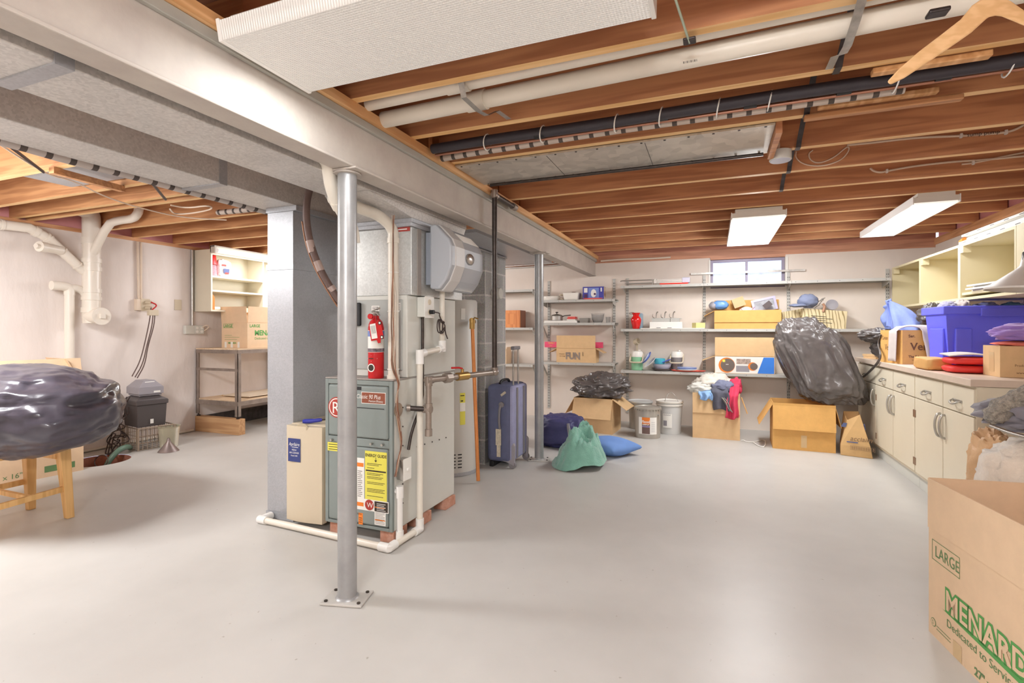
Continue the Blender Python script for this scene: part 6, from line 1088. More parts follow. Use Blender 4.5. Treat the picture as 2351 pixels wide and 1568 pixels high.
# strip light lying along the cabinet tops
t = thing('strip_light', 'white slotted strip light along the top of the right wall cabinets', 'light', (1.95, 4.4, 1.866), group='fluorescent strip lights')
b = MB(); b.box(1.84, 1.95, 3.4, 5.15, 1.872, 1.90); b.box(1.84, 2.0, 3.4, 5.1, 1.935, 1.95); b.box(1.93, 2.0, 3.4, 5.1, 1.90, 1.935); b.build('reflector', m_lab, t); b = MB()
for k in range(9): b.box(1.8385, 1.84, 3.5 + .19 * k, 3.56 + .19 * k, 1.885, 1.889); b.box(1.8385, 1.84, 3.45 + .19 * k, 3.51 + .19 * k, 1.94, 1.944)
b.build('slot', m_slot, t); b = MB(); b.cyl((1.885, 3.45, 1.918), (1.885, 5.1, 1.918), .014, n=14); b.build('tube', mat('dim_tube', S(244, 242, 238), .4, emit=.15), t, smooth=40); b = MB(); b.cyl((1.86, 5.10, 1.915), (1.86, 5.16, 1.905), .018, n=14); b.build('orange_end', m_or, t, smooth=40)
# white reflector lamp in front of the last cabinet, papers in the cabinet
m_sh = mat('lamp_white', S(222, 216, 208), .4); lc = ox(2374, 662, 1.59); t = thing('hanging_work_lamp', 'white work lamp with a slotted neck and wide flared shade', 'lamp', V((1.59, lc.y, 1.42))); c0 = V((1.59, lc.y, lc.z))
b = MB(); R = Matrix.Rotation(.06, 4, 'Y'); b.lathe([(.20, -.01), (.20, .0), (.17, .022), (.075, .105), (.062, .12), (.048, .22), (.03, .225), (.0, .226)], c0, 44, R, close=False); b.build('shade', m_sh, t, smooth=50); b = MB()
for k in range(12): a = 2 * PI * k / 12; p = c0 + R @ V((.0545 * math.cos(a), .0545 * math.sin(a), .145)); q = c0 + R @ V((.0515 * math.cos(a), .0515 * math.sin(a), .195)); b.cyl(p, q, .004, n=6)
b.build('vent_slot', m_dark, t); b = MB(); b.tube([c0 + V((.01, 0, .22)), c0 + V((.02, .02, .30)), V((1.79, c0.y + .04, c0.z + .33))], .008, 8, 1); b.box(1.765, 1.799, c0.y + .02, c0.y + .06, c0.z + .31, c0.z + .35); b.cyl(c0 + V((.02, -.03, .235)), c0 + V((.02, .03, .235)), .014, n=12); b.build('arm', m_sh, t, smooth=50)
for k in range(4):
    q = ox(2262, 662 - 6 * k, 1.83); b = MB(); M = Matrix.Translation((1.815, 4.50 - .01 * k, 1.4855 + .012 * k)) @ Matrix.Rotation(.12 * (k % 2), 4, 'Z'); b.box(0, .26, -.02, .36, 0, .011, M); tag(b.build('magazine', m_lab if k % 2 else mat('paper_%d' % k, S(214, 208, 200), .6, var=.15, vs=30)), ['lowest', 'second', 'third', 'topmost'][k] + ' magazine of the pile in the cabinet behind the lamp', 'magazine')
# ---- things on the counter
# folded cartons
for k in range(2):
    q = oz(2012, 815, CT); b = MB(); M = Matrix.Translation((1.50, 6.04 + .03 * k, CT + .001 + .022 * k)) @ Matrix.Rotation(.3, 4, 'Z'); b.box(-.06, .25, -.1, .1, 0, .02, M); tag(b.build('flat_parcel', m_card), ('lower' if not k else 'upper') + ' tan flat parcel at the far end of the countertop', 'parcel')
A = oz(2064, 834, CT); A = V((1.455, 5.20, 0)); dA = math.radians(4)
Bq = oy(2026, 800, 5.62)
t = carton('orange brown vent box draped with pale cloth on the countertop', (1.47, 5.17), math.radians(10), .36, .36, .285, [], m_card_o, CT + .001, name='printed_box')
b = MB(); b.text('Ser.', .032, front(.045, .225), FX, FZ, .0012, off=.0008); b.text('Vent', .085, front(.06, .12), FX, FZ, .0012, off=.002); b.text('The Edw', .026, front(.045, .055), FX, FZ, .0012, off=.001); b.text('West', .016, front(.07, .03), FX, FZ, .0012); LX, LO = V((0, -1, 0)), V((0, .36, 0)); b.text('Orion', .05, LO + V((0, -.03, .20)), LX, FZ, .0012, sx=.8); b.text('Vent F', .075, LO + V((0, -.08, .11)), LX, FZ, .0012, sx=.75); b.build('print', m_ink_b, t, local=True)
m_cl = mat('pale_cloth', S(206, 196, 192), .9, var=.06, vs=8)
RM = Matrix.Translation((1.47, 5.17, CT + .001)) @ Matrix.Rotation(math.radians(10), 4, 'Z')
def drape(fn, label, mm, name='draped_cloth', cat='cloth', nu=28, nv=16, th=.006, M=None, k=None):
    b = MB(); b.grid((lambda u, v: (M @ V(fn(u, v))) if M else V(fn(u, v))), nu, nv, th); return tag(b.build(name, mm, smooth=180), label, cat)
def ck(u, v):          # up the left face, over the top and down the front face
    f = .014 * math.sin(v * 9 + u * 4)
    if u < .34: k = u / .34; return (-.022 - .012 * math.sin(v * 7 + 1), .02 + .12 * v + .02 * (1 - k), .02 + .272 * k)
    if u < .62: k = (u - .34) / .28; p = V((-.012, .02 + .12 * v, .298)).lerp(V((.13 + .20 * v, -.012, .298)), k); return (p.x, p.y, .300 + .018 * math.sin(k * PI) + .012 * abs(math.sin(v * 6)))
    k = (u - .62) / .38; return (.13 + .20 * v + .05 * k * v + .03 * k, -.026 - abs(f) - .02 * k, .295 - .275 * k)
drape(ck, 'pale grey cloth draped over the orange brown vent box', m_cl, M=RM)
m_jean = mat('blue_denim', S(130, 146, 206), .9, var=.12, vs=10, bump=.1)
b = MB(); b.tube([(1.83, 5.50, CT + .12), (1.74, 5.56, CT + .30), (1.64, 5.62, CT + .42), (1.58, 5.66, CT + .50), (1.545, 5.68, CT + .555)], [.15, .14, .12, .085, .05, .022], 28, 3)
for v in b.bm.verts: v.co += .035 * noise.noise_vector(V((v.co.x * 11, v.co.y * 11, v.co.z * 3)))
b.bm.free(); b = MB(); ap, bl, br_ = oy(2038, 688, 5.66), oy(2052, 760, 5.52), oy(2122, 760, 5.46); cl_ = oy(2033, 748, 5.66)
def tent(u, v, A_, L_, R_, bg, ph): p = A_.lerp(L_.lerp(R_, v), u); return p + V((bg * math.sin(u * PI) * v * v, -.018 * math.sin(v * 11 + ph) * u - .03 * math.sin(v * PI), .018 * math.sin(u * PI) * v))
b.grid(lambda u, v: tent(u, v, ap, bl, br_, .07, 0), 26, 24, .02); b.grid(lambda u, v: tent(u, v, ap + V((.005, .03, -.004)), cl_, bl + V((.03, .03, 0)), .0, 2), 20, 12, .018)
def jn(u, v):
    a = (v - .5) * 2; return V((1.52 + .30 * u * (1 - .3 * a), 5.72 - .40 * u + .06 * math.sin(u * 6 + a * 3), CT + .30 + .245 * (1 - u) ** .8 * (1 - .25 * a * a) + .05 * a * (1 - u) + .02 * math.sin(u * 11 + 2 * a)))
def jn2(u, v): return V((1.49 + .07 * v + .02 * math.sin(u * 9), 5.78 - .1 * v, CT + .50 - .22 * u + .02 * math.sin(v * 6 + u * 5)))
b.grid(jn2, 14, 10, .015); tag(b.build('blue_shirt', m_jean, smooth=180), 'faded blue denim shirt heaped behind the vent box', 'clothing')
m_bag = plastic('black_garbage_bag', S(92, 86, 84), .24, 4.5, (1.3, 1.3, .8), .6, .3, .04)
b = MB(); b.blob((1.44, 5.72, CT + .235), (.15, .10, .06), 21, .25, 2.5, 60, 40, .1, crush=.25); b.blob((1.54, 5.76, CT + .12), (.14, .11, .118), 22, .15, 2.5, 48, 32, .1, zmin=CT + .002); tag(b.build('black_bag', m_bag, smooth=180), 'crumpled black plastic bag behind the vent box', 'bag')
b = MB(); b.blob((1.74, 5.38, CT + .40), (.09, .09, .10), 27, .25, 2.5, 40, 28, .25); tag(b.build('black_bag', m_bag, smooth=180), 'small crumpled black plastic bag between the denim shirt and blue tub', 'bag')
pts = [ox(2024, 770, 1.41), ox(2016, 790, 1.40), ox(2024, 812, 1.39), ox(2020, 828, 1.385), ox(2000, 850, 1.375), ox(1980, 868, 1.375), ox(1958, 884, 1.372)]
b = MB()
for k in range(3): b.tube([p + V((-.004 * k, .010 * math.sin(k * 2 + i), .007 * math.cos(k * 3 + i))) for i, p in enumerate(pts)], .0065, 7, 2)
tag(b.build('twisted_bag_end', m_bag, smooth=60), 'twisted black plastic strip hanging over the countertop edge', 'strip')
# blue tub with clothes
m_tub = mat('blue_tub', S(104, 108, 246), .4, var=.05, vs=3); tx0, tx1, ty0, ty1 = 1.60, 2.17, 4.70, 5.10; t = thing('storage_tub', 'big blue plastic storage tub full of clothes on the countertop', 'tub', ((tx0 + tx1) / 2, 4.9, CT)); zt = CT + .46
def frus(b, z0, z1, g0, g1):
    A = [b.bm.verts.new(p) for p in ((tx0 + g0, ty0 + g0, z0), (tx1 - g0, ty0 + g0, z0), (tx1 - g0, ty1 - g0, z0), (tx0 + g0, ty1 - g0, z0))]; B2 = [b.bm.verts.new(p) for p in ((tx0 + g1, ty0 + g1, z1), (tx1 - g1, ty0 + g1, z1), (tx1 - g1, ty1 - g1, z1), (tx0 + g1, ty1 - g1, z1))]; b.bridge(A, B2); return A, B2
b = MB(); A, B2 = frus(b, CT + .001, zt, .035, 0.0); b.face(A[::-1]); A2, B3 = frus(b, CT + .01, zt, .041, .006); b.face(A2); b.bridge(B2, B3); b.build('tub_body', m_tub, t, bevel=.02, seg=3, smooth=40)
b = MB(); g = .018
for a in ((tx0 - g, tx1 + g * .4, ty0 - g, ty0 + .004), (tx0 - g, tx1 + g * .4, ty1 - .004, ty1 + g), (tx0 - g, tx0 + .004, ty0, ty1), (tx1 - .004, tx1 + g * .4, ty0, ty1)): b.box(a[0], a[1], a[2], a[3], zt - .055, zt + .004)
b.build('rim', m_tub, t, bevel=.008); b = MB(); b.box(tx0 + .06, tx0 + .16, ty0 + .0, ty0 + .03, CT + .01, CT + .30); b.box(tx0 + .0, tx0 + .04, ty0 + .05, ty0 + .30, CT + .01, CT + .30); b.box(tx0 + .2, tx0 + .45, ty0 - .022, ty0 - .006, zt - .075, zt - .01); b.build('moulded_panel', m_tub, t, bevel=.015, seg=3)
for k, (x, y, r, c, l) in enumerate(((1.665, 4.86, (.045, .11, .05), S(150, 146, 168), 'grey'), (1.755, 4.88, (.036, .12, .06), S(176, 164, 158), 'taupe'), (1.89, 4.85, (.075, .11, .038), S(110, 112, 150), 'navy'), (2.04, 4.84, (.06, .09, .038), S(142, 190, 228), 'sky blue'))):
    b = MB(); b.blob((x, y, zt - .01), r, 31 + k, .25, 2.2, 40, 26, .22); tag(b.build('folded_garment', mat('garment_%d' % k, c, .9, var=.1, vs=9), smooth=180), l + ' folded garment on top of the blue storage tub', 'clothing')
# paper package, red cushions, newspaper, neater box
b = MB(); b.blob((1.487, 4.60, CT + .045), (.075, .15, .043), 41, .05, 2, 32, 20, .06, .35, zmin=CT + .001); tag(b.build('paper_package', mat('kraft_paper', S(214, 164, 100), .6, var=.06, vs=10, bump=.15, bs=12), smooth=60), 'brown paper package lying in front of the blue tub', 'package')
m_rc = mat('red_cushion', S(228, 62, 58), .55)
for k in range(2): b = MB(); b.blob((1.60, 4.325, CT + .027 + .056 * k), (.13, .11, .026), 51 + k, .04, 2, 32, 16, .03, .6, zmin=CT + .001); tag(b.build('red_cushion', m_rc, smooth=180), ('lower' if not k else 'upper') + ' red seat cushion folded beside the printed carton', 'cushion')
b = MB(); b.grid(lambda u, v: V((1.47 + .30 * u, 4.24 + .18 * v, CT + .118 + .012 * math.sin(u * 4) + .008 * v)), 10, 8, .006); tag(b.build('newspaper', mat('newsprint', S(210, 204, 200), .8, var=.1, vs=40), smooth=60), 'folded newspaper lying on the red seat cushions', 'newspaper')
t = carton('tan carton printed Fragile This End Up under purple cloth', (1.625, 3.985), 0, .48, .21, .185, [], m_card, CT + .001, name='printed_box', closed=True)
b = MB()
for k, (s_, sz, u) in enumerate((('Fragile', .022, .19), ('This End Up', .022, .19), ('Neater Scoop', .022, .19), ('Product of Neater Pet Brands', .020, .19), ('Malvern, PA', .020, .19), ('www.NeaterPetBrands.com', .020, .19))): b.text(s_, sz, front(u, (.155, .133, .10, .066, .044, .022)[k]), FX, FZ, .0012, 'CENTER')
b.build('print', m_ink_b, t, local=True); b = MB(); b.rect(V((0, .13, .03)), V((0, -1, 0)), FZ, .06, .12, .001); b.build('tape_strip', m_tape, t, local=True)
m_pu = mat('purple_fleece', S(160, 126, 196), .95, sheen=.3, var=.08, vs=9); b = MB(); b.blob((1.83, 4.06, CT + .27), (.20, .12, .055), 61, .2, 2, 44, 28, .22, zmin=CT + .228); tag(b.build('purple_fleece', m_pu, smooth=180), 'purple fleece lying on the printed carton', 'clothing')
b = MB(); b.blob((1.82, 4.05, CT + .205), (.20, .11, .018), 62, .15, 3, 36, 14, .1, zmin=CT + .193); tag(b.build('coral_cloth', mat('coral_cloth', S(224, 120, 104), .9, var=.2, vs=12), smooth=180), 'coral and green cloth folded under the purple fleece', 'clothing')
# ---- big moving box in the right corner and the laundry behind it
c0 = V((.797, 2.497, 0)); t = carton('large brown moving box with green MENARDS print in the right corner', c0, math.atan2(1.999 - 2.5, .871 - .799), .75, .42, .415, [('front', 0, .195), ('left', 0, .195), ('right', 0, .195), ('back', 0, .195)], m_card_p, 0.0, name='moving_box', group='brown moving boxes')
b = MB(); b.mi = 1; b.text('LARGE', .060, front(.045, .318), FX, FZ, .0016, sx=.85); b.mi = 1
for (u, zz, w_, h_) in ((.025, .30, .175, .0025), (.025, .375, .175, .0025), (.025, .30, .0025, .075), (.1975, .30, .0025, .0775)): b.rect(front(u, zz), FX, FZ, w_, h_, .0012)
b.mi = 0; b.text('MENARDS', .105, front(.115, .150), FX, FZ, .0014, sx=.98, off=.011); b.mi = 2; b.text('MENARDS', .105, front(.115, .150), FX, FZ, .0026, sx=.98, off=.002); b.mi = 0
b.poly([front(.09, .138) + V((0, -.0014, 0)), front(.60, .118) + V((0, -.0014, 0)), front(.60, .140) + V((0, -.0014, 0)), front(.24, .146) + V((0, -.0014, 0))])
b.mi = 1; b.text('Dedicated to Service & Quality', .042, front(.12, .088), FX, FZ, .0014); b.text('27" x 15" x 16"', .040, front(.28, .012), FX, FZ, .0014, off=.001)
b.lathe([(.016, .001), (.016, .0014)], V((.035, -.0006, .055)), 24, Matrix.Rotation(PI / 2, 4, 'X')); b.mi = 2; b.lathe([(.0135, .0014), (.0135, .0018)], V((.035, -.0006, .055)), 24, Matrix.Rotation(PI / 2, 4, 'X')); b.mi = 1; b.text('S', .022, front(.0285, .048), FX, FZ, .003)
for k in range(2): b.rect(front(.055, .05 - .012 * k), FX, FZ, .09, .0025, .0012)
hh = .415; b.mi = 0; b.rect(front(.31, hh + .115), FX, FZ, .20, .022, .0016); b.mi = 1
for (u, zz, w_, h_) in ((.31, hh + .02, .20, .0018), (.31, hh + .02, .0018, .10), (.5082, hh + .02, .0018, .10)): b.rect(front(u, zz), FX, FZ, w_, h_, .0014)
for k, (s1, s2) in enumerate((('BATHROOM', 'MASTER BED'), ('BEDROOM', 'LAUNDRY'), ('FAMILY ROOM', 'BASEMENT'), ('DINING ROOM', 'GARAGE'), ('LIVING ROOM', 'ATTIC'), ('OFFICE', 'OTHER'))): b.text(s1, .0115, front(.325, hh + .098 - .0145 * k), FX, FZ, .0014); b.text(s2, .0115, front(.42, hh + .098 - .0145 * k), FX, FZ, .0014)
b.build('green_print', [m_green_ink, m_green_dk, m_card_p], t, local=True); b = MB(); b.rect(front(.16, .002), FX, FZ, .05, .06, .001); b.build('tape_strip', m_tape, t, local=True)
m_tw = mat('cream_towel', S(226, 212, 196), .95, sheen=.4, var=.10, vs=10, bump=.35, bs=70)
b = MB(); b.blob((1.49, 2.98, .36), (.33, .20, .36), 71, .10, 2.0, 64, 44, .10, .7, zmin=.002); tag(b.build('towel_pile', m_tw, smooth=180), 'cream towels piled in the paper sack behind the big moving box', 'towels')
for k, (x, l) in enumerate(((1.42, 'left'), (1.56, 'right'))):
    b = MB(); b.grid(lambda u, v: V((x - .22 + .15 * v + .03 * math.sin(u * 4), 2.70 - .04 * math.sin(v * PI) - .06 * u, .74 - .50 * u ** 1.15 + .03 * math.sin(v * PI))), 22, 14, .03); tag(b.build('towel', m_tw, smooth=180), l + ' cream towel fold hanging down the front of the towel pile', 'towel')
b = MB(); b.blob((1.31, 3.27, .49), (.085, .12, .18), 73, .14, 2.6, 60, 44, .10, .8, crush=.3, cs=(2.5, 2.5, 2.5)); b.blob((1.31, 3.28, .17), (.09, .12, .17), 74, .1, 2.6, 36, 24, .12, .5, zmin=.003); tag(b.build('paper_sack', mat('crumpled_paper', S(216, 176, 134), .6, var=.12, vs=8, bump=.7, bs=14), smooth=60), 'crumpled brown paper sack beside the cream towels', 'sack')
m_coat = mat('dark_coat', S(132, 127, 134), .75, var=.25, vs=4, bump=.15, bs=18, sheen=.3)
t = thing('dark_coat', 'dark grey coat with a fur trimmed hood heaped on the towels', 'coat', (1.6, 3.2, .72)); b = MB(); b.blob((1.56, 2.98, .85), (.36, .24, .12), 81, .18, 2, 64, 40, .18, zmin=.745, M=Matrix.Rotation(-.16, 4, 'Y')); b.build('coat_body', m_coat, t, smooth=180)
m_fur = mat('brown_fur', S(158, 148, 134), .95, var=.5, vs=70, bump=.9, bs=120, sheen=.4); b = MB(); b.tube([(1.15, 2.92, .785), (1.20, 2.92, .85), (1.28, 2.91, .905), (1.38, 2.90, .945), (1.48, 2.91, .97)], [.022, .045, .05, .045, .03], 14, 2)
for v in b.bm.verts: v.co += .016 * noise.noise_vector(v.co * 60)
b.build('fur_trim', m_fur, t, smooth=180)
b = MB(); b.tube([(1.14, 2.88, .775), (1.20, 2.80, .75), (1.28, 2.76, .74), (1.36, 2.75, .75)], .008, 8, 2); b.build('zip', m_steel, t, smooth=60)
b = MB(); b.grid(lambda u, v: V((1.28 + .36 * u, 2.80 - .07 * math.sin(v * PI) - .02 * math.sin(u * 5), .735 + .19 * v + .05 * math.sin(u * 3.4))), 24, 16, .02); b.build('sleeve', m_coat, t, smooth=180)
# ================================================================ floor items along the back wall
# suitcase
sc0 = V((-1.585, 4.055, 0)); t = thing('suitcase', 'navy upright wheeled suitcase with its handle pulled up', 'suitcase', (-1.70, 4.27, 0)); m_sf = mat('suitcase_navy', S(94, 99, 128), .7, var=.08, vs=14, bump=.1, bs=150); m_sb = mat('suitcase_lilac', S(150, 152, 184), .75, var=.08, vs=14, bump=.1, bs=150); m_gr = mat('suitcase_grey', S(126, 122, 126), .5)
sx0, sx1, sy0, sy1, sz0, sz1 = -1.845, -1.60, 4.06, 4.455, .05, .72
b = MB(); b.box(sx0, sx1 - .012, sy0, sy1, sz0, sz1); b.build('case_body', m_sf, t, bevel=.045, seg=4, smooth=50); b = MB(); b.box(sx1 - .05, sx1, sy0 + .012, sy1 - .012, sz0 + .01, sz1 - .012); b.build('back_panel', m_sb, t, bevel=.025, seg=3, smooth=50)
for yy in (4.17, 4.335): box(sx1, sx1 + .006, yy - .018, yy + .018, sz0 + .03, sz1 - .03).build('back_strap', m_gr, t)
b = MB()
for yy in (4.17, 4.29): b.cyl((sx1 - .035, yy, sz1 - .02), (sx1 - .035, yy, 1.02), .008, n=10); 
b.build('handle_tube', m_alu, t, smooth=40); box(sx1 - .055, sx1 - .018, 4.155, 4.305, 1.02, 1.05).build('pull_grip', m_gr, t, bevel=.006)
b = MB(); b.tube([(-1.74, 4.12, sz1 + .002), (-1.74, 4.15, sz1 + .03), (-1.74, 4.30, sz1 + .03), (-1.74, 4.34, sz1 + .002)], .012, 8, 1); b.build('top_handle', m_black, t, smooth=60)
b = MB(); b.tube([(-1.70, sy0 - .002, .55), (-1.71, sy0 - .02, .53), (-1.715, sy0 - .026, .42), (-1.715, sy0 - .004, .34)], .011, 8, 1); b.lathe([(.024, 0), (.024, .014), (.01, .018)], (-1.70, sy0 + .002, .55), 18, Matrix.Rotation(PI / 2, 4, 'X')); b.build('side_handle', m_gr, t, smooth=60)
b = MB(); b.box(-1.75, -1.70, sy0 - .014, sy0 - .010, .20, .34, Matrix.Translation((0, 0, 0))); b.box(-1.74, -1.705, sy0 - .014, sy0 - .01, .10, .20); b.rect(V((-1.70, sy0, .62)), V((.8, 0, .6)), V((-.6, 0, .8)), .055, .02, .002); b.build('luggage_tag', mat('tag_beige', S(196, 186, 166), .6, var=.2, vs=50), t)
for yy in (sy0 + .03, sy1 - .03):
    b = MB(); b.cyl((sx1 - .01, yy - .014, .032), (sx1 - .01, yy + .014, .032), .031, n=20); w_ = b.build('wheel', m_gr, t, smooth=40); b = MB(); b.prism([(sx1 + .012, .02), (sx1 + .014, .20), (sx1 - .0, .22), (sx1 - .11, .06), (sx1 - .06, .05)], .03, lambda a, c, d: V((a, yy - .015 + d, c))); b.build('wheel_housing', m_chg, t, bevel=.006)
box(sx0 + .02, sx0 + .06, sy0 + .02, sy1 - .02, .001, .05).build('foot', m_black, t, bevel=.004)
# navy duffel, towel, pillow
m_duf = mat('duffel_navy', S(66, 66, 110), .5, var=.2, vs=6, bump=.3, bs=12)
t = thing('duffel_bag', 'navy duffel bag lying on the floor behind the far steel post', 'bag', (-1.42, 5.08, 0)); b = MB(); b.blob((-1.46, 5.09, .155), (.235, .19, .16), 91, .12, 1.8, 56, 36, .10, .65, zmin=.002); b.build('bag_body', m_duf, t, smooth=180); b = MB(); p = [oy(1262, 990, 4.80), oy(1268, 1012, 4.78), oy(1280, 1030, 4.79)]; b.tube([V((-1.34, 4.91, .26)), V((-1.32, 4.87, .20)), V((-1.30, 4.86, .10)), V((-1.27, 4.88, .06))], .018, 8, 2); b.build('strap', m_gr, t, smooth=60)
m_gt = mat('green_terry', S(132, 186, 168), .95, sheen=.5, var=.12, vs=12, bump=.5, bs=110)
b = MB()
def gt(u, v):
    a = u * 2 * PI; r = v; q = V((math.cos(a), math.sin(a), 0)) * r
    rx, ry = .245, .25; h = .215 * max(0, 1 - ((q.x - .15) ** 2 * 1.1 + q.y * q.y * .9)) ** .9 + .05 * (1 - r * r)
    n1 = noise.noise(V((q.x * 2.3 + 3, q.y * 2.3, 1.3))); n2 = noise.noise(V((q.x * 4.6, q.y * 4.6 + 9, 4.1))); h *= (1 + .55 * n1); h += .06 * (1 - abs(n2) * 2.5) * (1 - r ** 4) + .02 * (1 - r ** 6)
    k = 1 + .18 * noise.noise(V((math.cos(a) * 1.4, math.sin(a) * 1.4, 7)))
    return V((-1.11 + q.x * rx * k, 4.41 + q.y * ry * k, max(.004 + .012 * (1 - r ** 8), h)))
b.grid(gt, 72, 30); tag(b.build('green_towel', m_gt, smooth=180), 'rumpled green towel heaped on the floor beside the far steel post', 'towel')
b = MB(); PM = Matrix.Translation((-.93, 4.95, .075)) @ Matrix.Rotation(.95, 4, 'Z')
for sg_ in (-1, 1): b.grid(lambda u, v: PM @ V(((u - .5) * .36 * (1 + .10 * (2 * v - 1) ** 2), (v - .5) * .44 * (1 + .10 * (2 * u - 1) ** 2), max(-.072, sg_ * .085 * max(0, (1 - (2 * u - 1) ** 2) * (1 - (2 * v - 1) ** 2)) ** .45 + .006 * math.sin(u * 9 + v * 7)))), 24, 28)
bmesh.ops.remove_doubles(b.bm, verts=b.bm.verts[:], dist=.002); tag(b.build('blue_pillow', mat('pillow_blue', S(108, 144, 204), .85, var=.05, vs=6), smooth=180), 'flat blue pillow partly under the green towel', 'pillow')
# box with black bag
pA, pB, pC = oz(1317, 990), oz(1406, 998), oz(1436, 982); dv = pB.xy - pA.xy
t = carton('open cardboard box under a small black garbage bag by the pails', pA, math.atan2(dv.y, dv.x), dv.length, .40, .40, [('front', 158, .24), ('left', 150, .22), ('right', 125, .20)], m_card); o_b = t
M = Matrix.Translation(pA) @ Matrix.Rotation(math.atan2(dv.y, dv.x), 4, 'Z')
b = MB(); b.blob(M @ V((.28, .18, .52)), (.30, .22, .15), 101, .16, 2.0, 110, 76, .08, zmin=.405, crush=.42, cs=(2.2, 2.2, 2.6)); tag(b.build('garbage_bag', m_bag, smooth=180), 'small crumpled black garbage bag on the open box by the pails', 'bag', 'black garbage bags by the back wall')
# pails
def pail(px, py, rb, rt, h, mm, lm, label, handle=False, Yoff=0):
    c = oz(px, py); d = V((c.x, c.y, 0)).normalized(); c = c + d * rb; t = thing('pail', label, 'pail', c, group='pails by the back wall'); b = MB(); b.lathe([(rb, .001), (rb * 1.01, .01), (rt, h - .02)], c, 40); b.build('body', mm, t, smooth=40)
    b = MB(); b.lathe([(rt + .008, h - .045), (rt + .008, h - .03), (rt, h - .03)] if handle else [(rt, h - .02), (rt + .002, h - .02)], c, 40, close=False); b.lathe([(rt + .004, h - .018), (rt + .009, h - .012), (rt + .009, h + .004), (rt - .006, h + .006), (rt - .012, h - .002), (0, h - .002)], c, 40, close=False); b.build('lid', lm, t, smooth=40); return t, c
m_pt = mat('pail_grey', S(206, 206, 204), .4); m_pm = mat('pail_metal', S(176, 170, 160), .4, metal=.3, var=.06)
t, c = pail(1470, 987, .125, .14, .33, m_pm, m_pt, 'grey pail at the back, farthest from the camera of the three')
t, c = pail(1537, 998, .125, .145, .37, m_pt, m_wht, 'white plastic pail with a wire handle and paper label', True)
b = MB(); b.tube([c + V((-.05, -.14, .33)), c + V((-.02, -.06, .46)), c + V((.03, .0, .475)), c + V((.09, -.05, .40)), c + V((.12, -.10, .32))], .004, 6, 2); b.build('wire_handle', m_steel, t, smooth=60)
def cpatch(b, c, r, a0, w, z0, z1, n=8):
    for j in range(n): q = [c + V((r * math.cos(a0 + w * jj / n), r * math.sin(a0 + w * jj / n), zz)) for jj, zz in ((j, z0), (j + 1, z0), (j + 1, z1), (j, z1))]; b.poly(q)
fa = math.atan2(-c.y, -c.x); b = MB(); cpatch(b, c, .1385, fa - .55, .75, .08, .27); b.mi = 1; cpatch(b, c, .139, fa - .5, .3, .10, .16); cpatch(b, c, .139, fa - .5, .6, .22, .225); cpatch(b, c, .139, fa - .5, .6, .245, .25); b.build('paper_label', [m_lab, m_chg], t)
t, c = pail(1487, 1008, .135, .138, .33, m_pm, m_pm, 'tan metal pail with an orange Flood label in front of the other two')
fa = math.atan2(-c.y, -c.x); b = MB(); cpatch(b, c, .1385, fa - .75, 1.5, .05, .235, 14); b.mi = 1; cpatch(b, c, .139, fa - .45, .62, .055, .235); b.mi = 2; cpatch(b, c, .1395, fa - .45, .62, .16, .235); b.mi = 3; cpatch(b, c, .1398, fa - .45, .62, .128, .142); b.mi = 0
xd = V((-math.sin(fa), math.cos(fa), 0)); P0 = c + V((.1405 * math.cos(fa - .14), .1405 * math.sin(fa - .14), .175)); b.text('Flood', .042, P0 - xd * .045 + V((0, 0, 0)), xd, FZ, .004, sx=.9, off=.001); b.text('CWF-UV', .018, P0 - xd * .035 + V((0, 0, -.024)), xd, FZ, .004, off=.001); b.mi = 4
for k in range(6): cpatch(b, c, .1395, fa + .28, .3, .08 + .02 * k, .083 + .02 * k, 4)
b.build('printed_label', [m_lab, mat('label_brown', S(112, 88, 82), .6), m_or, mat('label_lilac', S(150, 140, 186), .6), m_chg], t)
b = MB(); b.cyl(c + V((.138 * math.cos(fa + .95), .138 * math.sin(fa + .95), .26)), c + V((.152 * math.cos(fa + .95), .152 * math.sin(fa + .95), .26)), .012, n=12)
for k in range(26): a = 2 * PI * k / 26; b.box(-.006, .006, -.004, .004, -.014, .004, Matrix.Translation(c + V((.145 * math.cos(a), .145 * math.sin(a), .318))) @ Matrix.Rotation(a + PI / 2, 4, 'Z'))
b.build('lid_lugs', m_pm, t)
# box of clothes
pA, pB = oz(1590, 1004), oz(1699, 1012); dv = pB.xy - pA.xy; an = math.atan2(dv.y, dv.x)
t = carton('cardboard box overflowing with clothes below the long shelves', pA, an, dv.length, .40, .50, [('front', 175, .22)], m_card, 0)
M = Matrix.Translation(pA) @ Matrix.Rotation(an, 4, 'Z'); W_ = dv.length
for k, (u, y, zz, r, c_, l) in enumerate(((.22, .22, .57, (.19, .16, .11), S(214, 206, 194), 'cream cotton shirt on top of the clothes box'), (.09, .10, .54, (.13, .10, .06), S(216, 214, 206), 'white towel at the left corner of the clothes box'), (.30, .10, .56, (.12, .09, .07), S(124, 128, 152), 'slate blue shirt in the middle of the clothes box'), (.44, .15, .56, (.06, .07, .09), S(214, 66, 96), 'crimson garment bunched at the right corner of the clothes box'))):
    b = MB(); b.blob(M @ V((u, y, zz)), r, 110 + k, .25, 2.2, 44, 30, .25); tag(b.build('garment', mat('cloth_%d' % k, c_, .9, var=.1, vs=9, bump=.1), smooth=180), l, 'clothing')
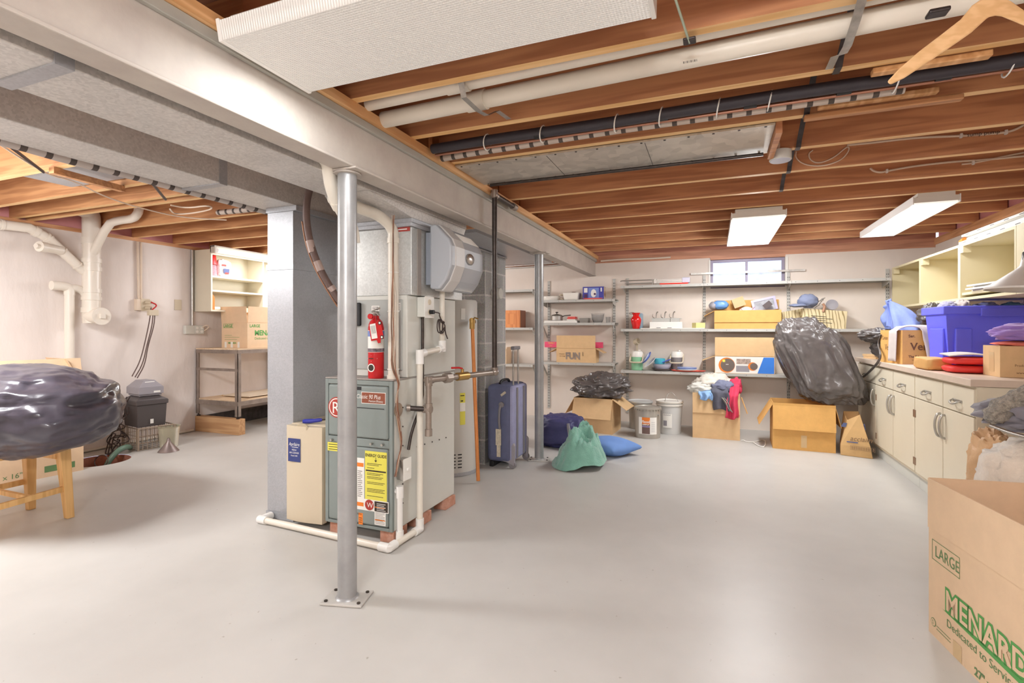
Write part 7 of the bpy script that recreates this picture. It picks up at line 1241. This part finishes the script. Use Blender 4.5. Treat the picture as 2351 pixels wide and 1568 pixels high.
def hang(x0, x1, x2, x3, z0, z1, sw, label, col, seed, th=.014):   # top edge x0..x1 at z0, lower edge x2..x3 at z1, in front of the box face
    def fn(u, v):
        xa = x0 + (x1 - x0) * v; xb = x2 + (x3 - x2) * v; y = -.028 - .022 * math.sin(v * 9 + seed) * (0.4 + u) - .02 * u + .10 * max(0, .25 - u) * 3.2
        return (xa + (xb - xa) * u + .008 * math.sin(u * 7 + seed), y - sw * math.sin(u * PI) * .5, z0 + (z1 - z0) * u + .03 * math.sin(u * PI) * 0 + (.03 if u < .1 else 0) * (1 - u * 10) + .012 * math.sin(v * 7 + seed) * u)
    drape(fn, label, mat('hang_%d' % seed, col, .9, var=.12, vs=9, bump=.1), 'hanging_garment', 'clothing', 24, 18, th, M)
hang(.07, .20, .09, .20, .54, .43, .02, 'light blue shirt sleeve hanging over the clothes box front', S(148, 184, 226), 3)
hang(.19, .36, .22, .38, .58, .33, .03, 'charcoal jeans hanging over the clothes box front', S(92, 92, 104), 5)
hang(.38, .47, .33, .46, .57, .24, .03, 'crimson trousers hanging down the clothes box front', S(214, 66, 96), 8)
hang(.26, .30, .38, .41, .50, .32, .045, 'grey lining strip across the charcoal jeans', S(160, 154, 146), 11, .006)
b = MB(); b.tube([M @ V((W_ + .012, -.01, .47)), M @ V((W_ + .07, -.03, .30))], .006, 8); tag(b.build('wooden_dowel', m_pine), 'thin wooden dowel leaning at the right of the clothes box', 'dowel')
b = MB(); hq = [oz(x, y, .008) for x, y in ((1701, 1011), (1708, 1010), (1712, 1014), (1730, 1015), (1758, 1008), (1757, 1026), (1742, 1024), (1728, 1014))]; b.tube(hq, .005, 7, 1); tag(b.build('plastic_hanger', m_lab, smooth=60), 'white plastic hanger lying on the floor between two boxes', 'hanger')
# big box and the standing black bag
pA, pB, pL = oz(1774, 1029), oz(1919, 1041), oz(1757, 1010); dv = pB.xy - pA.xy; an = math.atan2(dv.y, dv.x)
t = carton('big orange brown box under the standing black garbage bag', pA, an, dv.length, .42, .46, [('front', 170, .26), ('left', 150, .26), ('right', 166, .22)], m_card_o, 0)
b = MB(); b.rect(front(dv.length * .46, .03), FX, FZ, .05, .12, .001); b.build('tape_strip', m_tape, t, local=True)
M = Matrix.Translation(pA) @ Matrix.Rotation(an, 4, 'Z')
def bsh(p): 
    k = (p.z + .44) / .88; lean = .16 - .34 * k; wd = 1.0 + .10 * math.sin(k * PI) - .12 * max(0, k - .75) / .25; return V((p.x * wd + lean, p.y * (1.05 - .3 * k), p.z))
cB = M @ V((.42, .18, .875)); b = MB(); b.blob(cB, (.285, .23, .41), 121, .08, 1.9, 150, 120, .03, .62, shape=bsh, zmin=.466, crush=.2, cs=(3.6, 3.6, 1.7)); tag(b.build('garbage_bag', m_bag, smooth=180), 'tall black garbage bag standing on the big orange brown box', 'bag', 'black garbage bags by the back wall')
# paper sack
pA, pB = oz(1924, 1044), oz(2004, 1054); dv = pB.xy - pA.xy; an = math.atan2(dv.y, dv.x); W_ = dv.length; t = thing('paper_sack', 'brown paper sack printed acclaim standing beside the base cabinet', 'sack', pA, an); m_ks = mat('kraft_sack', S(206, 168, 116), .75, var=.06, vs=10, bump=.12, bs=14)
D_ = .20; b = MB(); lo_ = [(.02, 0, .001), (W_, 0, .001), (W_ - .02, D_, .001), (.0, D_, .001)]; hi_ = [(.07, .045, .335), (W_ - .10, .02, .40), (W_ - .12, D_ - .03, .41), (.03, D_ - .02, .40)]
mid = [(.02, -.004, .10), (W_ - .015, -.01, .10), (W_ - .03, D_, .1), (.0, D_, .1)]
Rg = [[b.bm.verts.new(p) for p in ring] for ring in (lo_, mid, hi_)]; b.face(Rg[0][::-1]); b.bridge(Rg[0], Rg[1]); b.bridge(Rg[1], Rg[2]); ins = [b.bm.verts.new((p[0] * .96 + .008, p[1] * .9 + .012, p[2] - .008)) for p in hi_]; b.bridge(Rg[2], ins); ins2 = [b.bm.verts.new((p[0] * .9 + .02, p[1] * .85 + .015, p[2] - .12)) for p in hi_]; b.bridge(ins, ins2); b.face(ins2); b.build('sack_body', m_ks, t, local=True, bevel=.004)
p0_, px_, pz_ = V(mid[0]), (V(mid[1]) - V(mid[0])).normalized(), (V(hi_[0]) - V(mid[0])); nn = px_.cross(pz_).normalized(); pz_ = nn.cross(px_).normalized(); b = MB(); O_ = p0_ + nn * .006
def sp(u, v): return O_ + px_ * u + pz_ * v + nn * (.02 * max(0, 0))
b.text('acclaim', .062, sp(.075, .05), px_, pz_, .004, shear=.25, sx=.95); b.mi = 1; b.text('13728', .046, sp(.08, .17), px_, pz_, .004, off=.001); b.mi = 0
for k in range(3): b.rect(sp(.07, .15 - .013 * k), px_, pz_, .12, .003, .004)
b.mi = 1; b.rect(sp(.05, .03), px_, pz_, .09, .010, .004); b.mi = 0
for (u, v, w_, h_) in ((.08, -.035, .19, .002), (.08, .003, .19, .002), (.08, -.035, .002, .04), (.268, -.035, .002, .04)): b.rect(sp(u, v), px_, pz_, w_, h_, .004)
for k in range(28): b.rect(sp(.09 + .0062 * k, -.03), px_, pz_, .002 + .0015 * (k % 3 == 0), .028, .004)
b.mi = 1; q = sp(W_ - .13, .16); b.poly([q + nn * .004, q + px_ * .055 + nn * .004, q + px_ * .045 + pz_ * .06 + nn * .004]); b.poly([sp(.0, .17) + nn * .004, sp(.04, .17) + nn * .004, sp(.05, .21) + nn * .004, sp(.02, .21) + nn * .004]); b.build('print', [mat('sack_ink', S(128, 100, 72), .8), m_blue_ink], t, local=True)
